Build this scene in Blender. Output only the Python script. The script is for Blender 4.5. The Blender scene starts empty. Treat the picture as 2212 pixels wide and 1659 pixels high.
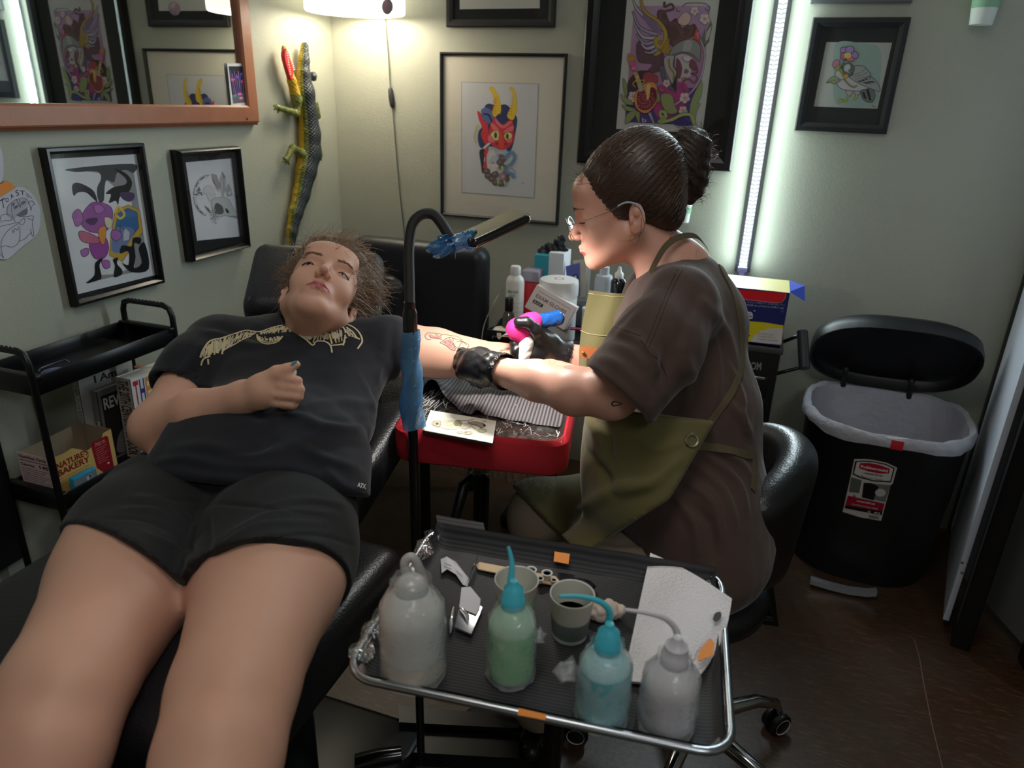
import bpy, bmesh, math, random
import numpy as np
from mathutils import Vector, Matrix
from mathutils.bvhtree import BVHTree
from mathutils.geometry import tessellate_polygon
random.seed(7); rng = np.random.default_rng(7)
S = bpy.context.scene
# ------------------------------------------------ camera
FPX = 1535.71; PITCH = 0.377776; YAW = 0.321929; ROLL = 0.0339415
CAM = np.array([0.0, 0.0, 1.5])
_cy, _sy, _cp, _sp = math.cos(YAW), math.sin(YAW), math.cos(PITCH), math.sin(PITCH)
FW = np.array([-_sy*_cp, _cy*_cp, -_sp]); _r = np.array([_cy, _sy, 0.0]); _u = np.cross(_r, FW)
RT = math.cos(ROLL)*_r + math.sin(ROLL)*_u; UP = -math.sin(ROLL)*_r + math.cos(ROLL)*_u
cam = bpy.data.cameras.new('camera'); co = bpy.data.objects.new('camera', cam); S.collection.objects.link(co)
co.matrix_world = Matrix(((RT[0], UP[0], -FW[0], CAM[0]), (RT[1], UP[1], -FW[1], CAM[1]), (RT[2], UP[2], -FW[2], CAM[2]), (0, 0, 0, 1)))
cam.sensor_width = 36; cam.lens = 36*FPX/2212; cam.clip_start = 0.05
cam.dof.use_dof = True; cam.dof.focus_distance = 1.5; cam.dof.aperture_fstop = 4.5
S.camera = co
S.view_settings.view_transform = 'Standard'; S.view_settings.look = 'None'; S.view_settings.gamma = 1; S.view_settings.use_curve_mapping = False
S.view_settings.exposure = 0.0
# ------------------------------------------------ world and added ceiling fill lights
w = bpy.data.worlds.new('world'); S.world = w; w.use_nodes = True
w.node_tree.nodes['Background'].inputs[0].default_value = (0.75, 0.8, 0.9, 1); w.node_tree.nodes['Background'].inputs[1].default_value = 0.02
def light(name, kind, loc, power, color, size=0.3, size_y=None, aim=None, **kw):
    l = bpy.data.lights.new(name, kind); l.energy = power; l.color = color
    if kind == 'AREA':
        l.size = size
        if size_y: l.shape = 'RECTANGLE'; l.size_y = size_y
    elif kind == 'POINT': l.shadow_soft_size = size
    elif kind == 'SPOT': l.shadow_soft_size = size; l.spot_size = kw.get('cone', 1.6); l.spot_blend = 0.6
    o = bpy.data.objects.new(name, l); S.collection.objects.link(o); o.location = loc
    if aim is not None: o.rotation_euler = (Vector(aim)-Vector(loc)).to_track_quat('-Z', 'Y').to_euler()
    return o
light('ceiling_fill_area', 'AREA', (-0.25, 0.55, 2.62), 5.0, (1.0, 0.95, 0.9), 0.6, 0.6, aim=(-0.25, 0.55, 0))
light('ceiling_fill_area', 'AREA', (0.9, -0.9, 2.62), 11, (0.9, 0.96, 1.0), 0.6, 0.6, aim=(0.9, -0.9, 0))
# ------------------------------------------------ pixel helpers: a pixel of the photo and a depth or plane give a place in the room
def ray(x, y): return FW*FPX + RT*(x-1106) + UP*(829.5-y)
def P(x, y, d): return CAM + ray(x, y)*(d/FPX)
def onX(X): return lambda x, y: CAM + ray(x, y)*((X-CAM[0])/ray(x, y)[0])
def onY(Y): return lambda x, y: CAM + ray(x, y)*((Y-CAM[1])/ray(x, y)[1])
def onZ(Z): return lambda x, y: CAM + ray(x, y)*((Z-CAM[2])/ray(x, y)[2])
def onPl(p0, n):
    p0 = np.array(p0, float); n = np.array(n, float)
    return lambda x, y: CAM + ray(x, y)*(((p0-CAM)@n)/(ray(x, y)@n))
def unit(v): v = np.array(v, float); return v/np.linalg.norm(v)
def viewvec(px, py):
    z = -unit(ray(px, py)); x = unit(np.cross(UP, z)); y = np.cross(z, x); return lambda a, b, c: x*a+y*b+z*c   # right, up, towards the eye as seen at that pixel
def camvec(x, y, z): return RT*x + UP*y - FW*z          # x right, y up, z towards the camera
# ------------------------------------------------ materials
def lin(c): return tuple(((v/255)/12.92 if v <= 10 else (((v/255)+0.055)/1.055)**2.4) for v in c)
MATS = {}
def mat(name, col, rough=0.5, metal=0.0, spec=0.5, bump=None, noise=None, coat=0, sss=0, emit=None, trans=0, alpha=1, sheen=0):
    """bump=(scale,strength,kind)  noise=(scale,amount,colour2)"""
    if name in MATS: return MATS[name]
    m = bpy.data.materials.new(name); m.use_nodes = True; nt = m.node_tree; b = nt.nodes['Principled BSDF']
    c = lin(col)+(1,)
    b.inputs['Base Color'].default_value = c; b.inputs['Roughness'].default_value = rough; b.inputs['Metallic'].default_value = metal
    b.inputs['Specular IOR Level'].default_value = spec; b.inputs['Coat Weight'].default_value = coat; b.inputs['Coat Roughness'].default_value = 0.08
    b.inputs['Transmission Weight'].default_value = trans; b.inputs['Alpha'].default_value = alpha
    b.inputs['Sheen Weight'].default_value = sheen
    if sss:
        b.inputs['Subsurface Weight'].default_value = sss; b.inputs['Subsurface Radius'].default_value = (0.012, 0.004, 0.002); b.inputs['Subsurface Scale'].default_value = 1
    if emit: b.inputs['Emission Color'].default_value = lin(emit[0])+(1,); b.inputs['Emission Strength'].default_value = emit[1]
    tc = nt.nodes.new('ShaderNodeTexCoord')
    if bump:
        k = bump[2] if len(bump) > 2 else 'noise'
        if k == 'noise': t = nt.nodes.new('ShaderNodeTexNoise'); t.inputs['Scale'].default_value = bump[0]; t.inputs['Detail'].default_value = 4; out = t.outputs['Fac']
        elif k == 'voronoi': t = nt.nodes.new('ShaderNodeTexVoronoi'); t.inputs['Scale'].default_value = bump[0]; out = t.outputs['Distance']
        else:
            t = nt.nodes.new('ShaderNodeTexWave'); t.inputs['Scale'].default_value = bump[0]; t.bands_direction = k; t.inputs['Distortion'].default_value = 0.3; out = t.outputs['Fac']
        nt.links.new(tc.outputs['Object'], t.inputs['Vector'])
        bn = nt.nodes.new('ShaderNodeBump'); bn.inputs['Strength'].default_value = bump[1]; bn.inputs['Distance'].default_value = bump[3] if len(bump) > 3 else 0.002
        nt.links.new(out, bn.inputs['Height']); nt.links.new(bn.outputs[0], b.inputs['Normal'])
    if noise:
        t = nt.nodes.new('ShaderNodeTexNoise'); t.inputs['Scale'].default_value = noise[0]; t.inputs['Detail'].default_value = 6
        nt.links.new(tc.outputs['Object'], t.inputs['Vector'])
        r = nt.nodes.new('ShaderNodeMapRange'); r.inputs[1].default_value = 0.35; r.inputs[2].default_value = 0.65; r.inputs[3].default_value = 0; r.inputs[4].default_value = noise[1]
        nt.links.new(t.outputs['Fac'], r.inputs[0])
        mx = nt.nodes.new('ShaderNodeMix'); mx.data_type = 'RGBA'; mx.inputs[6].default_value = c; mx.inputs[7].default_value = lin(noise[2])+(1,)
        nt.links.new(r.outputs[0], mx.inputs[0]); nt.links.new(mx.outputs[2], b.inputs['Base Color'])
    MATS[name] = m; return m
def ink(c):
    if isinstance(c, str): return MATS[c]
    return mat('ink_%d_%d_%d' % tuple(c), c, 0.65, spec=0.25)
def glassy(name, col=(255, 255, 255), gl=0.15, rough=0.02, tint=1.0, bump=None, diff=0.0):
    """thin clear sheet: mostly see-through with a reflection on top"""
    if name in MATS: return MATS[name]
    m = bpy.data.materials.new(name); m.use_nodes = True; nt = m.node_tree; nt.nodes.remove(nt.nodes['Principled BSDF']); out = nt.nodes['Material Output']
    t = nt.nodes.new('ShaderNodeBsdfTransparent'); t.inputs[0].default_value = lin(col)+(1,)
    g = nt.nodes.new('ShaderNodeBsdfGlossy'); g.inputs['Roughness'].default_value = rough
    fr = nt.nodes.new('ShaderNodeLayerWeight'); fr.inputs[0].default_value = 0.5
    pw = nt.nodes.new('ShaderNodeMath'); pw.operation = 'POWER'; pw.inputs[1].default_value = 4.0; nt.links.new(fr.outputs['Facing'], pw.inputs[0])
    mp = nt.nodes.new('ShaderNodeMath'); mp.operation = 'MULTIPLY_ADD'; mp.inputs[1].default_value = tint; mp.inputs[2].default_value = gl+0.04; mp.use_clamp = True
    nt.links.new(pw.outputs[0], mp.inputs[0])
    mx = nt.nodes.new('ShaderNodeMixShader'); nt.links.new(mp.outputs[0], mx.inputs[0]); nt.links.new(t.outputs[0], mx.inputs[1]); nt.links.new(g.outputs[0], mx.inputs[2]); nt.links.new(mx.outputs[0], out.inputs[0])
    if diff:
        df = nt.nodes.new('ShaderNodeBsdfDiffuse'); df.inputs[0].default_value = lin(col)+(1,); m2 = nt.nodes.new('ShaderNodeMixShader'); m2.inputs[0].default_value = diff; nt.links.new(mx.outputs[0], m2.inputs[1]); nt.links.new(df.outputs[0], m2.inputs[2]); nt.links.new(m2.outputs[0], out.inputs[0])
    if bump:
        tc = nt.nodes.new('ShaderNodeTexCoord'); n = nt.nodes.new('ShaderNodeTexNoise'); n.inputs['Scale'].default_value = bump[0]; n.inputs['Distortion'].default_value = 1.5
        mpn = nt.nodes.new('ShaderNodeMapping'); mpn.inputs['Scale'].default_value = bump[2] if len(bump) > 2 else (1, 1, 1)
        nt.links.new(tc.outputs['Object'], mpn.inputs[0]); nt.links.new(mpn.outputs[0], n.inputs['Vector'])
        bn = nt.nodes.new('ShaderNodeBump'); bn.inputs['Strength'].default_value = bump[1]; bn.inputs['Distance'].default_value = 0.004
        nt.links.new(n.outputs['Fac'], bn.inputs['Height']); nt.links.new(bn.outputs[0], g.inputs['Normal']); nt.links.new(bn.outputs[0], fr.inputs['Normal'])
    MATS[name] = m; return m
# ------------------------------------------------ mesh collecting
class MB:
    def __init__(s): s.v = []; s.f = []; s.m = []; s.mats = []; s.smooth = []
    def mi(s, m):
        if m is None: return 0
        if m not in s.mats: s.mats.append(m)
        return s.mats.index(m)
    def add(s, V, F, m=None, smooth=False):
        n = len(s.v); s.v.extend([tuple(map(float, p)) for p in V]); i = s.mi(m)
        for f in F: s.f.append([a+n for a in f]); s.m.append(i); s.smooth.append(smooth)
        return s
    def box(s, c, d, m=None, R=None, bev=0.0, seg=2):
        bm = bmesh.new(); bmesh.ops.create_cube(bm, size=1)
        for v in bm.verts: v.co = Vector((v.co.x*d[0], v.co.y*d[1], v.co.z*d[2]))
        if bev > 0: bmesh.ops.bevel(bm, geom=bm.edges[:]+bm.verts[:], offset=min(bev, min(d)*0.49), segments=seg, affect='EDGES', profile=0.5)
        R = np.eye(3) if R is None else np.array(R)
        V = [np.array(c)+R@np.array(v.co) for v in bm.verts]; bm.verts.index_update()
        F = [[v.index for v in f.verts] for f in bm.faces]; bm.free()
        return s.add(V, F, m, bev > 0)
    def tube(s, pts, r, m=None, n=12, cap=True, closed=False):
        pts = [np.array(p, float) for p in pts]; k = len(pts)
        rs = [r]*k if np.isscalar(r) else list(r)
        V = []; t0 = unit(pts[1]-pts[0]); a = np.array([0, 0, 1.]) if abs(t0[2]) < .9 else np.array([1., 0, 0]); nrm = unit(np.cross(t0, a))
        for i, p in enumerate(pts):
            if closed: t = unit(pts[(i+1) % k]-pts[i-1])
            else: t = unit(pts[min(i+1, k-1)]-pts[max(i-1, 0)])
            nrm = unit(nrm - t*(nrm@t)); b = np.cross(t, nrm)
            for j in range(n):
                an = 2*math.pi*j/n; V.append(p+rs[i]*(math.cos(an)*nrm+math.sin(an)*b))
        F = []
        for i in range(k if closed else k-1):
            for j in range(n):
                i2 = (i+1) % k; F.append([i*n+j, i*n+(j+1) % n, i2*n+(j+1) % n, i2*n+j])
        if cap and not closed: F.append(list(range(n))[::-1]); F.append([(k-1)*n+j for j in range(n)])
        return s.add(V, F, m, True)
    def lathe(s, c, prof, m=None, n=32, axis=(0, 0, 1), sx=1.0, cap=True):
        """prof: list of (radius, height) along axis"""
        ax = unit(axis); a = np.array([1., 0, 0]) if abs(ax[0]) < .9 else np.array([0, 1., 0]); u = unit(np.cross(ax, a)); v = np.cross(ax, u)
        V = []; F = []; k = len(prof)
        for (r, h) in prof:
            for j in range(n):
                an = 2*math.pi*j/n; V.append(np.array(c)+ax*h+r*(math.cos(an)*u*sx+math.sin(an)*v))
        for i in range(k-1):
            for j in range(n): F.append([i*n+j, i*n+(j+1) % n, (i+1)*n+(j+1) % n, (i+1)*n+j])
        if cap:
            if prof[0][0] > 1e-4: F.append(list(range(n))[::-1])
            if prof[-1][0] > 1e-4: F.append([(k-1)*n+j for j in range(n)])
        return s.add(V, F, m, True)
    def prism(s, pts, h, m=None, smooth=False):
        """closed outline of 3D points pushed along vector h"""
        n = len(pts); h = np.array(h, float); V = [np.array(p, float) for p in pts]; V += [p+h for p in V[:n]]
        F = [list(range(n))[::-1], [n+i for i in range(n)]]+[[i, (i+1) % n, n+(i+1) % n, n+i] for i in range(n)]
        return s.add(V, F, m, smooth)
    def grid(s, G, m=None, smooth=True, closed=False):
        """G[i][j] of points"""
        a = len(G); b = len(G[0]); V = [p for row in G for p in row]; F = []
        for i in range(a-1):
            for j in range(b if closed else b-1): F.append([i*b+j, i*b+(j+1) % b, (i+1)*b+(j+1) % b, (i+1)*b+j])
        return s.add(V, F, m, smooth)
    def ball(s, c, r, m=None, n=16, R=None):
        r = (r, r, r) if np.isscalar(r) else r; R = np.eye(3) if R is None else np.array(R)
        G = [[np.array(c)+R@np.array((r[0]*math.sin(t)*math.cos(p), r[1]*math.sin(t)*math.sin(p), r[2]*math.cos(t))) for p in [2*math.pi*j/n for j in range(n)]] for t in [math.pi*i/(n//2) for i in range(n//2+1)]]
        return s.grid(G, m, True, True)
ORG = {}
def link(name, b, m=None, parent=None, base=None, weld=False):
    """mesh object; b collects world coordinates, origin at the parent's origin or at the mesh's base"""
    V = np.array(b.v, float).reshape(-1, 3)
    if parent is not None: o0 = ORG[parent.name]
    elif base is not None: o0 = np.array(base, float)
    else: o0 = np.array([(V[:, 0].min()+V[:, 0].max())/2, (V[:, 1].min()+V[:, 1].max())/2, V[:, 2].min()])
    me = bpy.data.meshes.new(name); me.from_pydata((V-o0).tolist(), [], b.f)
    ms = b.mats if b.mats else [m]
    for x in ms: me.materials.append(x if x is not None else m)
    me.polygons.foreach_set('material_index', b.m); me.polygons.foreach_set('use_smooth', b.smooth)
    if any(b.smooth) and not all(b.smooth): pass
    me.update()
    o = bpy.data.objects.new(name, me); S.collection.objects.link(o)
    if any(b.smooth):
        try: me.set_sharp_from_angle(angle=math.radians(50))
        except Exception: pass
    if parent is not None: o.parent = parent
    else: o.location = o0
    ORG[o.name] = o0
    return o
def thing(name, label, cat, loc, group=None):
    o = bpy.data.objects.new(name, None); S.collection.objects.link(o); o.location = tuple(map(float, loc)); o.empty_display_size = 0.05
    ORG[o.name] = np.array(loc, float); o['label'] = label; o['category'] = cat
    if group: o['group'] = group
    return o
def tag(o, label, cat, group=None, kind=None):
    o['label'] = label; o['category'] = cat
    if group: o['group'] = group
    if kind: o['kind'] = kind
    return o
def struct(name, b, m):
    o = link(name, b, m); o['kind'] = 'structure'; return o
def copytree(o, delta, label, group=None):
    def cp(a, par):
        c = a.copy(); S.collection.objects.link(c); c.parent = par; ORG[c.name] = ORG[a.name]
        for ch in [x for x in S.objects if x.parent == a]: cp(ch, c)
        return c
    c = cp(o, None); c.location = Vector(o.location)+Vector([float(x) for x in delta]); c['label'] = label
    if group: c['group'] = group
    return c
# ------------------------------------------------ flat printed things (lettering and drawings on real surfaces)
def crom(pts, n=6, closed=True):
    pts = [np.array(p, float) for p in pts]; k = len(pts); out = []
    rngi = range(k) if closed else range(k-1)
    for i in rngi:
        p0, p1, p2, p3 = (pts[(i-1) % k], pts[i], pts[(i+1) % k], pts[(i+2) % k]) if closed else (pts[max(i-1, 0)], pts[i], pts[i+1], pts[min(i+2, k-1)])
        for j in range(n):
            t = j/n; out.append(0.5*((2*p1)+(-p0+p2)*t+(2*p0-5*p1+4*p2-p3)*t*t+(-p0+3*p1-3*p2+p3)*t**3))
    if not closed: out.append(pts[-1])
    return out
_tx = {}
def textmesh(s, bold=False):
    k = (s, bold)
    if k in _tx: return _tx[k]
    c = bpy.data.curves.new('t', 'FONT'); c.body = s; c.resolution_u = 3
    if bold: c.offset = 0.025
    o = bpy.data.objects.new('t', c); S.collection.objects.link(o); bpy.context.view_layer.update()
    me = bpy.data.meshes.new_from_object(o.evaluated_get(bpy.context.evaluated_depsgraph_get()))
    V = np.array([tuple(v.co) for v in me.vertices]).reshape(-1, 3)[:, :2]; F = [list(p.vertices) for p in me.polygons]
    bpy.data.objects.remove(o); bpy.data.curves.remove(c); bpy.data.meshes.remove(me)
    if len(V): mn = V.min(0); mx = V.max(0); V = (V-mn)/np.maximum(mx-mn, 1e-6)
    _tx[k] = (V, F); return _tx[k]
class Decal(MB):
    def __init__(s, fmap, lift=0.0004, sc=1.0, off=(0, 0), tilt=0.00003):
        super().__init__(); s.fm = fmap; s.lift = lift; s.sc = sc; s.off = off; s.k = 0; s.step = tilt
    def to(s, p):
        q = s.fm(s.off[0]+p[0]*s.sc, s.off[1]+p[1]*s.sc); d = unit(CAM-q); return q+d*(s.lift+s.k*s.step)
    def poly(s, pts, c, sm=0, out=None, ow=1.0):
        if sm: pts = crom(pts, sm)
        s.k += 1; V = [s.to(p) for p in pts]; s.add(V, [list(range(len(V)))], ink(c))
        if out is not None: s.stroke(list(pts)+[pts[0]], ow, out)
        return s
    def stroke(s, pts, wd, c, sm=0):
        if sm: pts = crom(pts, sm, False)
        pts = [np.array(p, float) for p in pts]; L = []; R = []; k = len(pts); s.k += 1
        for i, p in enumerate(pts):
            t = pts[min(i+1, k-1)]-pts[max(i-1, 0)]; t = t/(np.linalg.norm(t)+1e-9); nn = np.array([-t[1], t[0]])
            ww = wd if np.isscalar(wd) else wd[0]+(wd[1]-wd[0])*i/max(k-1, 1)
            L.append(p+nn*ww/2); R.append(p-nn*ww/2)
        V = [s.to(p) for p in L]+[s.to(p) for p in R]
        return s.add(V, [[i, i+1, k+i+1, k+i] for i in range(k-1)], ink(c))
    def disc(s, c, rx, col, ry=None, n=16, out=None, ow=1):
        ry = ry or rx; return s.poly([(c[0]+rx*math.cos(2*math.pi*i/n), c[1]+ry*math.sin(2*math.pi*i/n)) for i in range(n)], col, 0, out, ow)
    def text(s, st, quad, c, bold=False):
        """quad: pixel corners top-left, top-right, bottom-right, bottom-left of the lettering"""
        V, F = textmesh(st, bold); s.k += 1; q = [np.array(p, float) for p in quad]; W = []
        for (u, v) in V: W.append(s.to((q[3]*(1-u)+q[2]*u)*(1-v)+(q[0]*(1-u)+q[1]*u)*v))
        return s.add(W, F, ink(c))
# ------------------------------------------------ smooth bodies: a distance field of tapered limbs and ellipsoids turned into one skin
class Field:
    def __init__(s): s.p = []
    def _a(s, fn, lo, hi, k, op): s.p.append((fn, np.array(lo, float), np.array(hi, float), k, op)); return s
    def cone(s, a, b, ra, rb, k=0.02, op='u', flat=None):
        """rounded cone from a (radius ra) to b (radius rb); flat=(axis vector, factor) squashes it"""
        a = np.array(a, float); b = np.array(b, float); ba = b-a; l2 = ba@ba; rr = ra-rb; a2 = l2-rr*rr; il2 = 1/l2
        M = None; sc = 1.0
        if flat is not None:
            ax = unit(flat[0]); M = np.eye(3)+(1/flat[1]-1)*np.outer(ax, ax); sc = flat[1]
            mid = (a+b)/2; a_, b_ = M@(a-mid), M@(b-mid); ba = b_-a_; l2 = ba@ba; a2 = l2-rr*rr; il2 = 1/l2
            aa = a_
        def fn(X):
            Y = (X-mid)@M.T-aa if M is not None else X-a
            y = Y@ba; z = y-l2; xx = Y*l2-y[..., None]*ba; x2 = (xx*xx).sum(-1); y2 = y*y*l2; z2 = z*z*l2
            kk = math.copysign(1, rr)*rr*rr*x2
            c1 = np.sign(z)*a2*z2 > kk; c2 = np.sign(y)*a2*y2 < kk
            d = (np.sqrt(np.maximum(x2*a2*il2, 0))+y*rr)*il2-ra
            d = np.where(c2, np.sqrt(x2+y2)*il2-ra, d); d = np.where(c1, np.sqrt(x2+z2)*il2-rb, d)
            return d*(max(sc, 0.5) if M is not None and sc < 1 else 1)
        m = max(ra, rb)*(max(1, sc))
        return s._a(fn, np.minimum(a, b)-m, np.maximum(a, b)+m, k, op)
    def ell(s, c, r, R=None, k=0.02, op='u'):
        c = np.array(c, float); r = np.array(r, float); R = np.eye(3) if R is None else np.array(R)   # columns of R = the axes
        def fn(X):
            q = (X-c)@R; k0 = np.sqrt(((q/r)**2).sum(-1)); k1 = np.sqrt(((q/(r*r))**2).sum(-1)); return k0*(k0-1)/np.maximum(k1, 1e-6)
        m = r.max(); return s._a(fn, c-m, c+m, k, op)
    def box(s, c, h, R=None, rad=0.01, k=0.01, op='u'):
        c = np.array(c, float); h = np.array(h, float); R = np.eye(3) if R is None else np.array(R)
        def fn(X):
            q = np.abs((X-c)@R)-(h-rad); return np.sqrt((np.maximum(q, 0)**2).sum(-1))+np.minimum(q.max(-1), 0)-rad
        m = np.linalg.norm(h); return s._a(fn, c-m, c+m, k, op)
    def chain(s, pts, rs, k=0.02, op='u', flat=None):
        for i in range(len(pts)-1): s.cone(pts[i], pts[i+1], rs[i], rs[i+1], k, op, flat)
        return s
    def plane(s, p0, n, k=0.002, op='s'):
        """cuts away everything on the side the normal points to"""
        p0 = np.array(p0, float); n = unit(n)
        return s._a(lambda X: -((X-p0)@n), [-9]*3, [9]*3, k, op)
    def val(s, X, lo=None, hi=None):
        d = np.full(X.shape[:-1], 1.0)
        for fn, a, b, k, op in s.p:
            mg = k+0.03
            if lo is not None and ((a-mg > hi).any() or (b+mg < lo).any()): continue
            e = fn(X)
            if op == 'u':
                if k > 0: h = np.maximum(k-np.abs(d-e), 0)/k; d = np.minimum(d, e)-h*h*k*0.25
                else: d = np.minimum(d, e)
            else:
                e = -e
                if op == 'i': e = -e
                if k > 0: h = np.maximum(k-np.abs(d-e), 0)/k; d = np.maximum(d, e)+h*h*k*0.25
                else: d = np.maximum(d, e)
        return d
    def mesh(s, h=0.003, keep=None, drop=None):
        """surface nets on sparse blocks; keep=(lo,hi) only that box, drop=(lo,hi) leave that box out"""
        lo = np.min([p[1] for p in s.p if p[4] == 'u'], 0)-0.02; hi = np.max([p[2] for p in s.p if p[4] == 'u'], 0)+0.02
        if keep is not None: lo = np.maximum(lo, np.array(keep[0])-2*h); hi = np.minimum(hi, np.array(keep[1])+2*h)
        i0 = np.floor(lo/h).astype(int); i1 = np.ceil(hi/h).astype(int); N = 24
        nb = (i1-i0)//N+1; Vk = []; Vp = []; Fq = []; BIG = np.int64(1 << 20)
        half = (N/2+1)*h*math.sqrt(3)
        for bx in range(nb[0]):
            for by in range(nb[1]):
                for bz in range(nb[2]):
                    b0 = i0+np.array([bx, by, bz])*N; c = (b0+N/2)*h; l_, h_ = (b0-1.5)*h, (b0+N+1.5)*h
                    v = s.val(c[None, :], l_-half, h_+half)[0]
                    if abs(v) > half*1.25+0.02: continue
                    ax = [np.arange(b0[i]-1, b0[i]+N+1) for i in range(3)]
                    G = np.stack(np.meshgrid(*ax, indexing='ij'), -1); D = s.val(G*h, l_, h_); sg = D < 0
                    if sg.all() or not sg.any(): continue
                    c8 = [sg[x:x+N+1, y:y+N+1, z:z+N+1] for x in (0, 1) for y in (0, 1) for z in (0, 1)]
                    cnt = np.sum(c8, 0); act = np.argwhere((cnt > 0) & (cnt < 8))
                    if len(act) == 0: continue
                    acc = np.zeros((len(act), 3)); num = np.zeros(len(act)); a0, a1, a2 = act.T
                    for e in range(3):
                        o1, o2 = [q for q in range(3) if q != e]
                        for u in (0, 1):
                            for w_ in (0, 1):
                                p = act.copy(); p[:, o1] += u; p[:, o2] += w_; q = p.copy(); q[:, e] += 1
                                dp = D[p[:, 0], p[:, 1], p[:, 2]]; dq = D[q[:, 0], q[:, 1], q[:, 2]]; m = (dp < 0) != (dq < 0)
                                t = np.where(m, dp/np.where(m, dp-dq, 1), 0); pos = p.astype(float); pos[:, e] += t
                                acc += pos*m[:, None]; num += m
                    pos = (acc/num[:, None]+(b0-1))*h
                    key = lambda A: ((A[:, 0]+b0[0]-1-i0[0]+4).astype(np.int64)*4096+(A[:, 1]+b0[1]-1-i0[1]+4))*4096+(A[:, 2]+b0[2]-1-i0[2]+4)
                    Vk.append(key(act)); Vp.append(pos)
                    for e in range(3):
                        o1, o2 = (e+1) % 3, (e+2) % 3
                        A = sg[1:N+1, 1:N+1, 1:N+1]; sl = [slice(1, N+1)]*3; sl[e] = slice(2, N+2); B = sg[tuple(sl)]
                        for flip, W in ((False, A & ~B), (True, ~A & B)):
                            q = np.argwhere(W)
                            if len(q) == 0: continue
                            q = q+1; qs = []
                            for du, dv in ((-1, -1), (0, -1), (0, 0), (-1, 0)):
                                r = q.copy(); r[:, o1] += du; r[:, o2] += dv; qs.append(key(r))
                            qs = np.stack(qs, 1); Fq.append(qs[:, ::-1] if flip else qs)
        K_ = np.concatenate(Vk); Pp = np.concatenate(Vp); F = np.concatenate(Fq)
        uk, ui = np.unique(K_, return_index=True); V = Pp[ui]; F = np.searchsorted(uk, F)
        cen = V[F].mean(1)
        m = np.ones(len(F), bool)
        if keep is not None: m &= ((cen >= keep[0]) & (cen <= keep[1])).all(1)
        if drop is not None: m &= ~((cen >= np.array(drop[0])) & (cen <= np.array(drop[1]))).all(1)
        F = F[m]; used, inv = np.unique(F, return_inverse=True); return V[used], inv.reshape(F.shape)
def normals(V, F):
    n = np.cross(V[F[:, 2]]-V[F[:, 0]], V[F[:, 3]]-V[F[:, 1]]); N = np.zeros_like(V)
    for i in range(4): np.add.at(N, F[:, i], n)
    return N/np.maximum(np.linalg.norm(N, axis=1, keepdims=True), 1e-12)
def smoothv(V, F, it=2, lam=0.5):
    a = np.concatenate([F[:, [0, 1]], F[:, [1, 2]], F[:, [2, 3]], F[:, [3, 0]]]); a = np.concatenate([a, a[:, ::-1]])
    deg = np.bincount(a[:, 0], minlength=len(V))[:, None]
    for _ in range(it):
        S_ = np.zeros_like(V)
        for c in range(3): S_[:, c] = np.bincount(a[:, 0], V[a[:, 1], c], minlength=len(V))
        V = V+lam*(S_/np.maximum(deg, 1)-V)
    return V
class Skin:
    """mesh arrays with helpers for folds, colour zones and for laying marks on the surface"""
    def __init__(s, V, F, it=1): s.V = smoothv(V, F, it) if it else V; s.F = F; s.mi = np.zeros(len(F), int); s._b = None
    def bvh(s):
        if s._b is None: s._b = BVHTree.FromPolygons(s.V.tolist(), s.F.tolist())
        return s._b
    def hit(s, x, y):
        r = s.bvh().ray_cast(Vector(CAM), Vector(unit(ray(x, y))))
        if r[0] is None: return None
        p, n = np.array(r[0]), np.array(r[1]); return (p, n if n@(CAM-p) > 0 else -n)
    def disp(s, fn): s.V = s.V+normals(s.V, s.F)*fn(s.V)[:, None]; s._b = None; return s
    def fold(s, pts, wid, hgt, sm=4, pinch=1.0):
        """raised (or sunk) crease running under the given photo pixels, fading at both ends"""
        ps = [s.hit(*p) for p in crom(pts, sm, False)]; ps = [p[0] for p in ps if p is not None]
        if len(ps) < 2: return s
        ps = np.array(ps); best = np.full(len(s.V), 9.0); par = np.zeros(len(s.V)); n = len(ps)-1
        bb = (s.V > ps.min(0)-3*wid).all(1) & (s.V < ps.max(0)+3*wid).all(1); X = s.V[bb]; bd = np.full(len(X), 9.0); bp = np.zeros(len(X))
        for i in range(n):
            ab = ps[i+1]-ps[i]; t = np.clip((X-ps[i])@ab/max(ab@ab, 1e-9), 0, 1); dd = np.linalg.norm(X-ps[i]-t[:, None]*ab, axis=1)
            m = dd < bd; bd[m] = dd[m]; bp[m] = ((i+t)/n)[m]
        amp = hgt*np.exp(-(bd/wid)**2)*np.sin(np.pi*np.clip(bp, 0.04, 0.96))**0.6*1.0
        s.V = s.V.copy(); s.V[bb] += normals(s.V, s.F)[bb]*amp[:, None]; s._b = None; return s
    def zone(s, fn, idx):
        c = s.V[s.F].mean(1); s.mi[fn(c)] = idx; return s
    def mb(s, mats):
        b = MB(); b.v = s.V; b.f = s.F.tolist(); b.m = s.mi.tolist(); b.mats = list(mats); b.smooth = [True]*len(s.F); return b
def join(parts):
    V = []; F = []; n = 0
    for v, f in parts: V.append(v); F.append(f+n); n += len(v)
    return np.concatenate(V), np.concatenate(F)
def sines(V, f, seed=0, n=5):
    r = np.random.default_rng(seed); o = np.zeros(len(V))
    for i in range(n): o += np.sin(V@(r.normal(size=3)*f)+r.uniform(0, 6.28)+0.8*np.sin(V@(r.normal(size=3)*f*0.6)))
    return o/n
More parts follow.
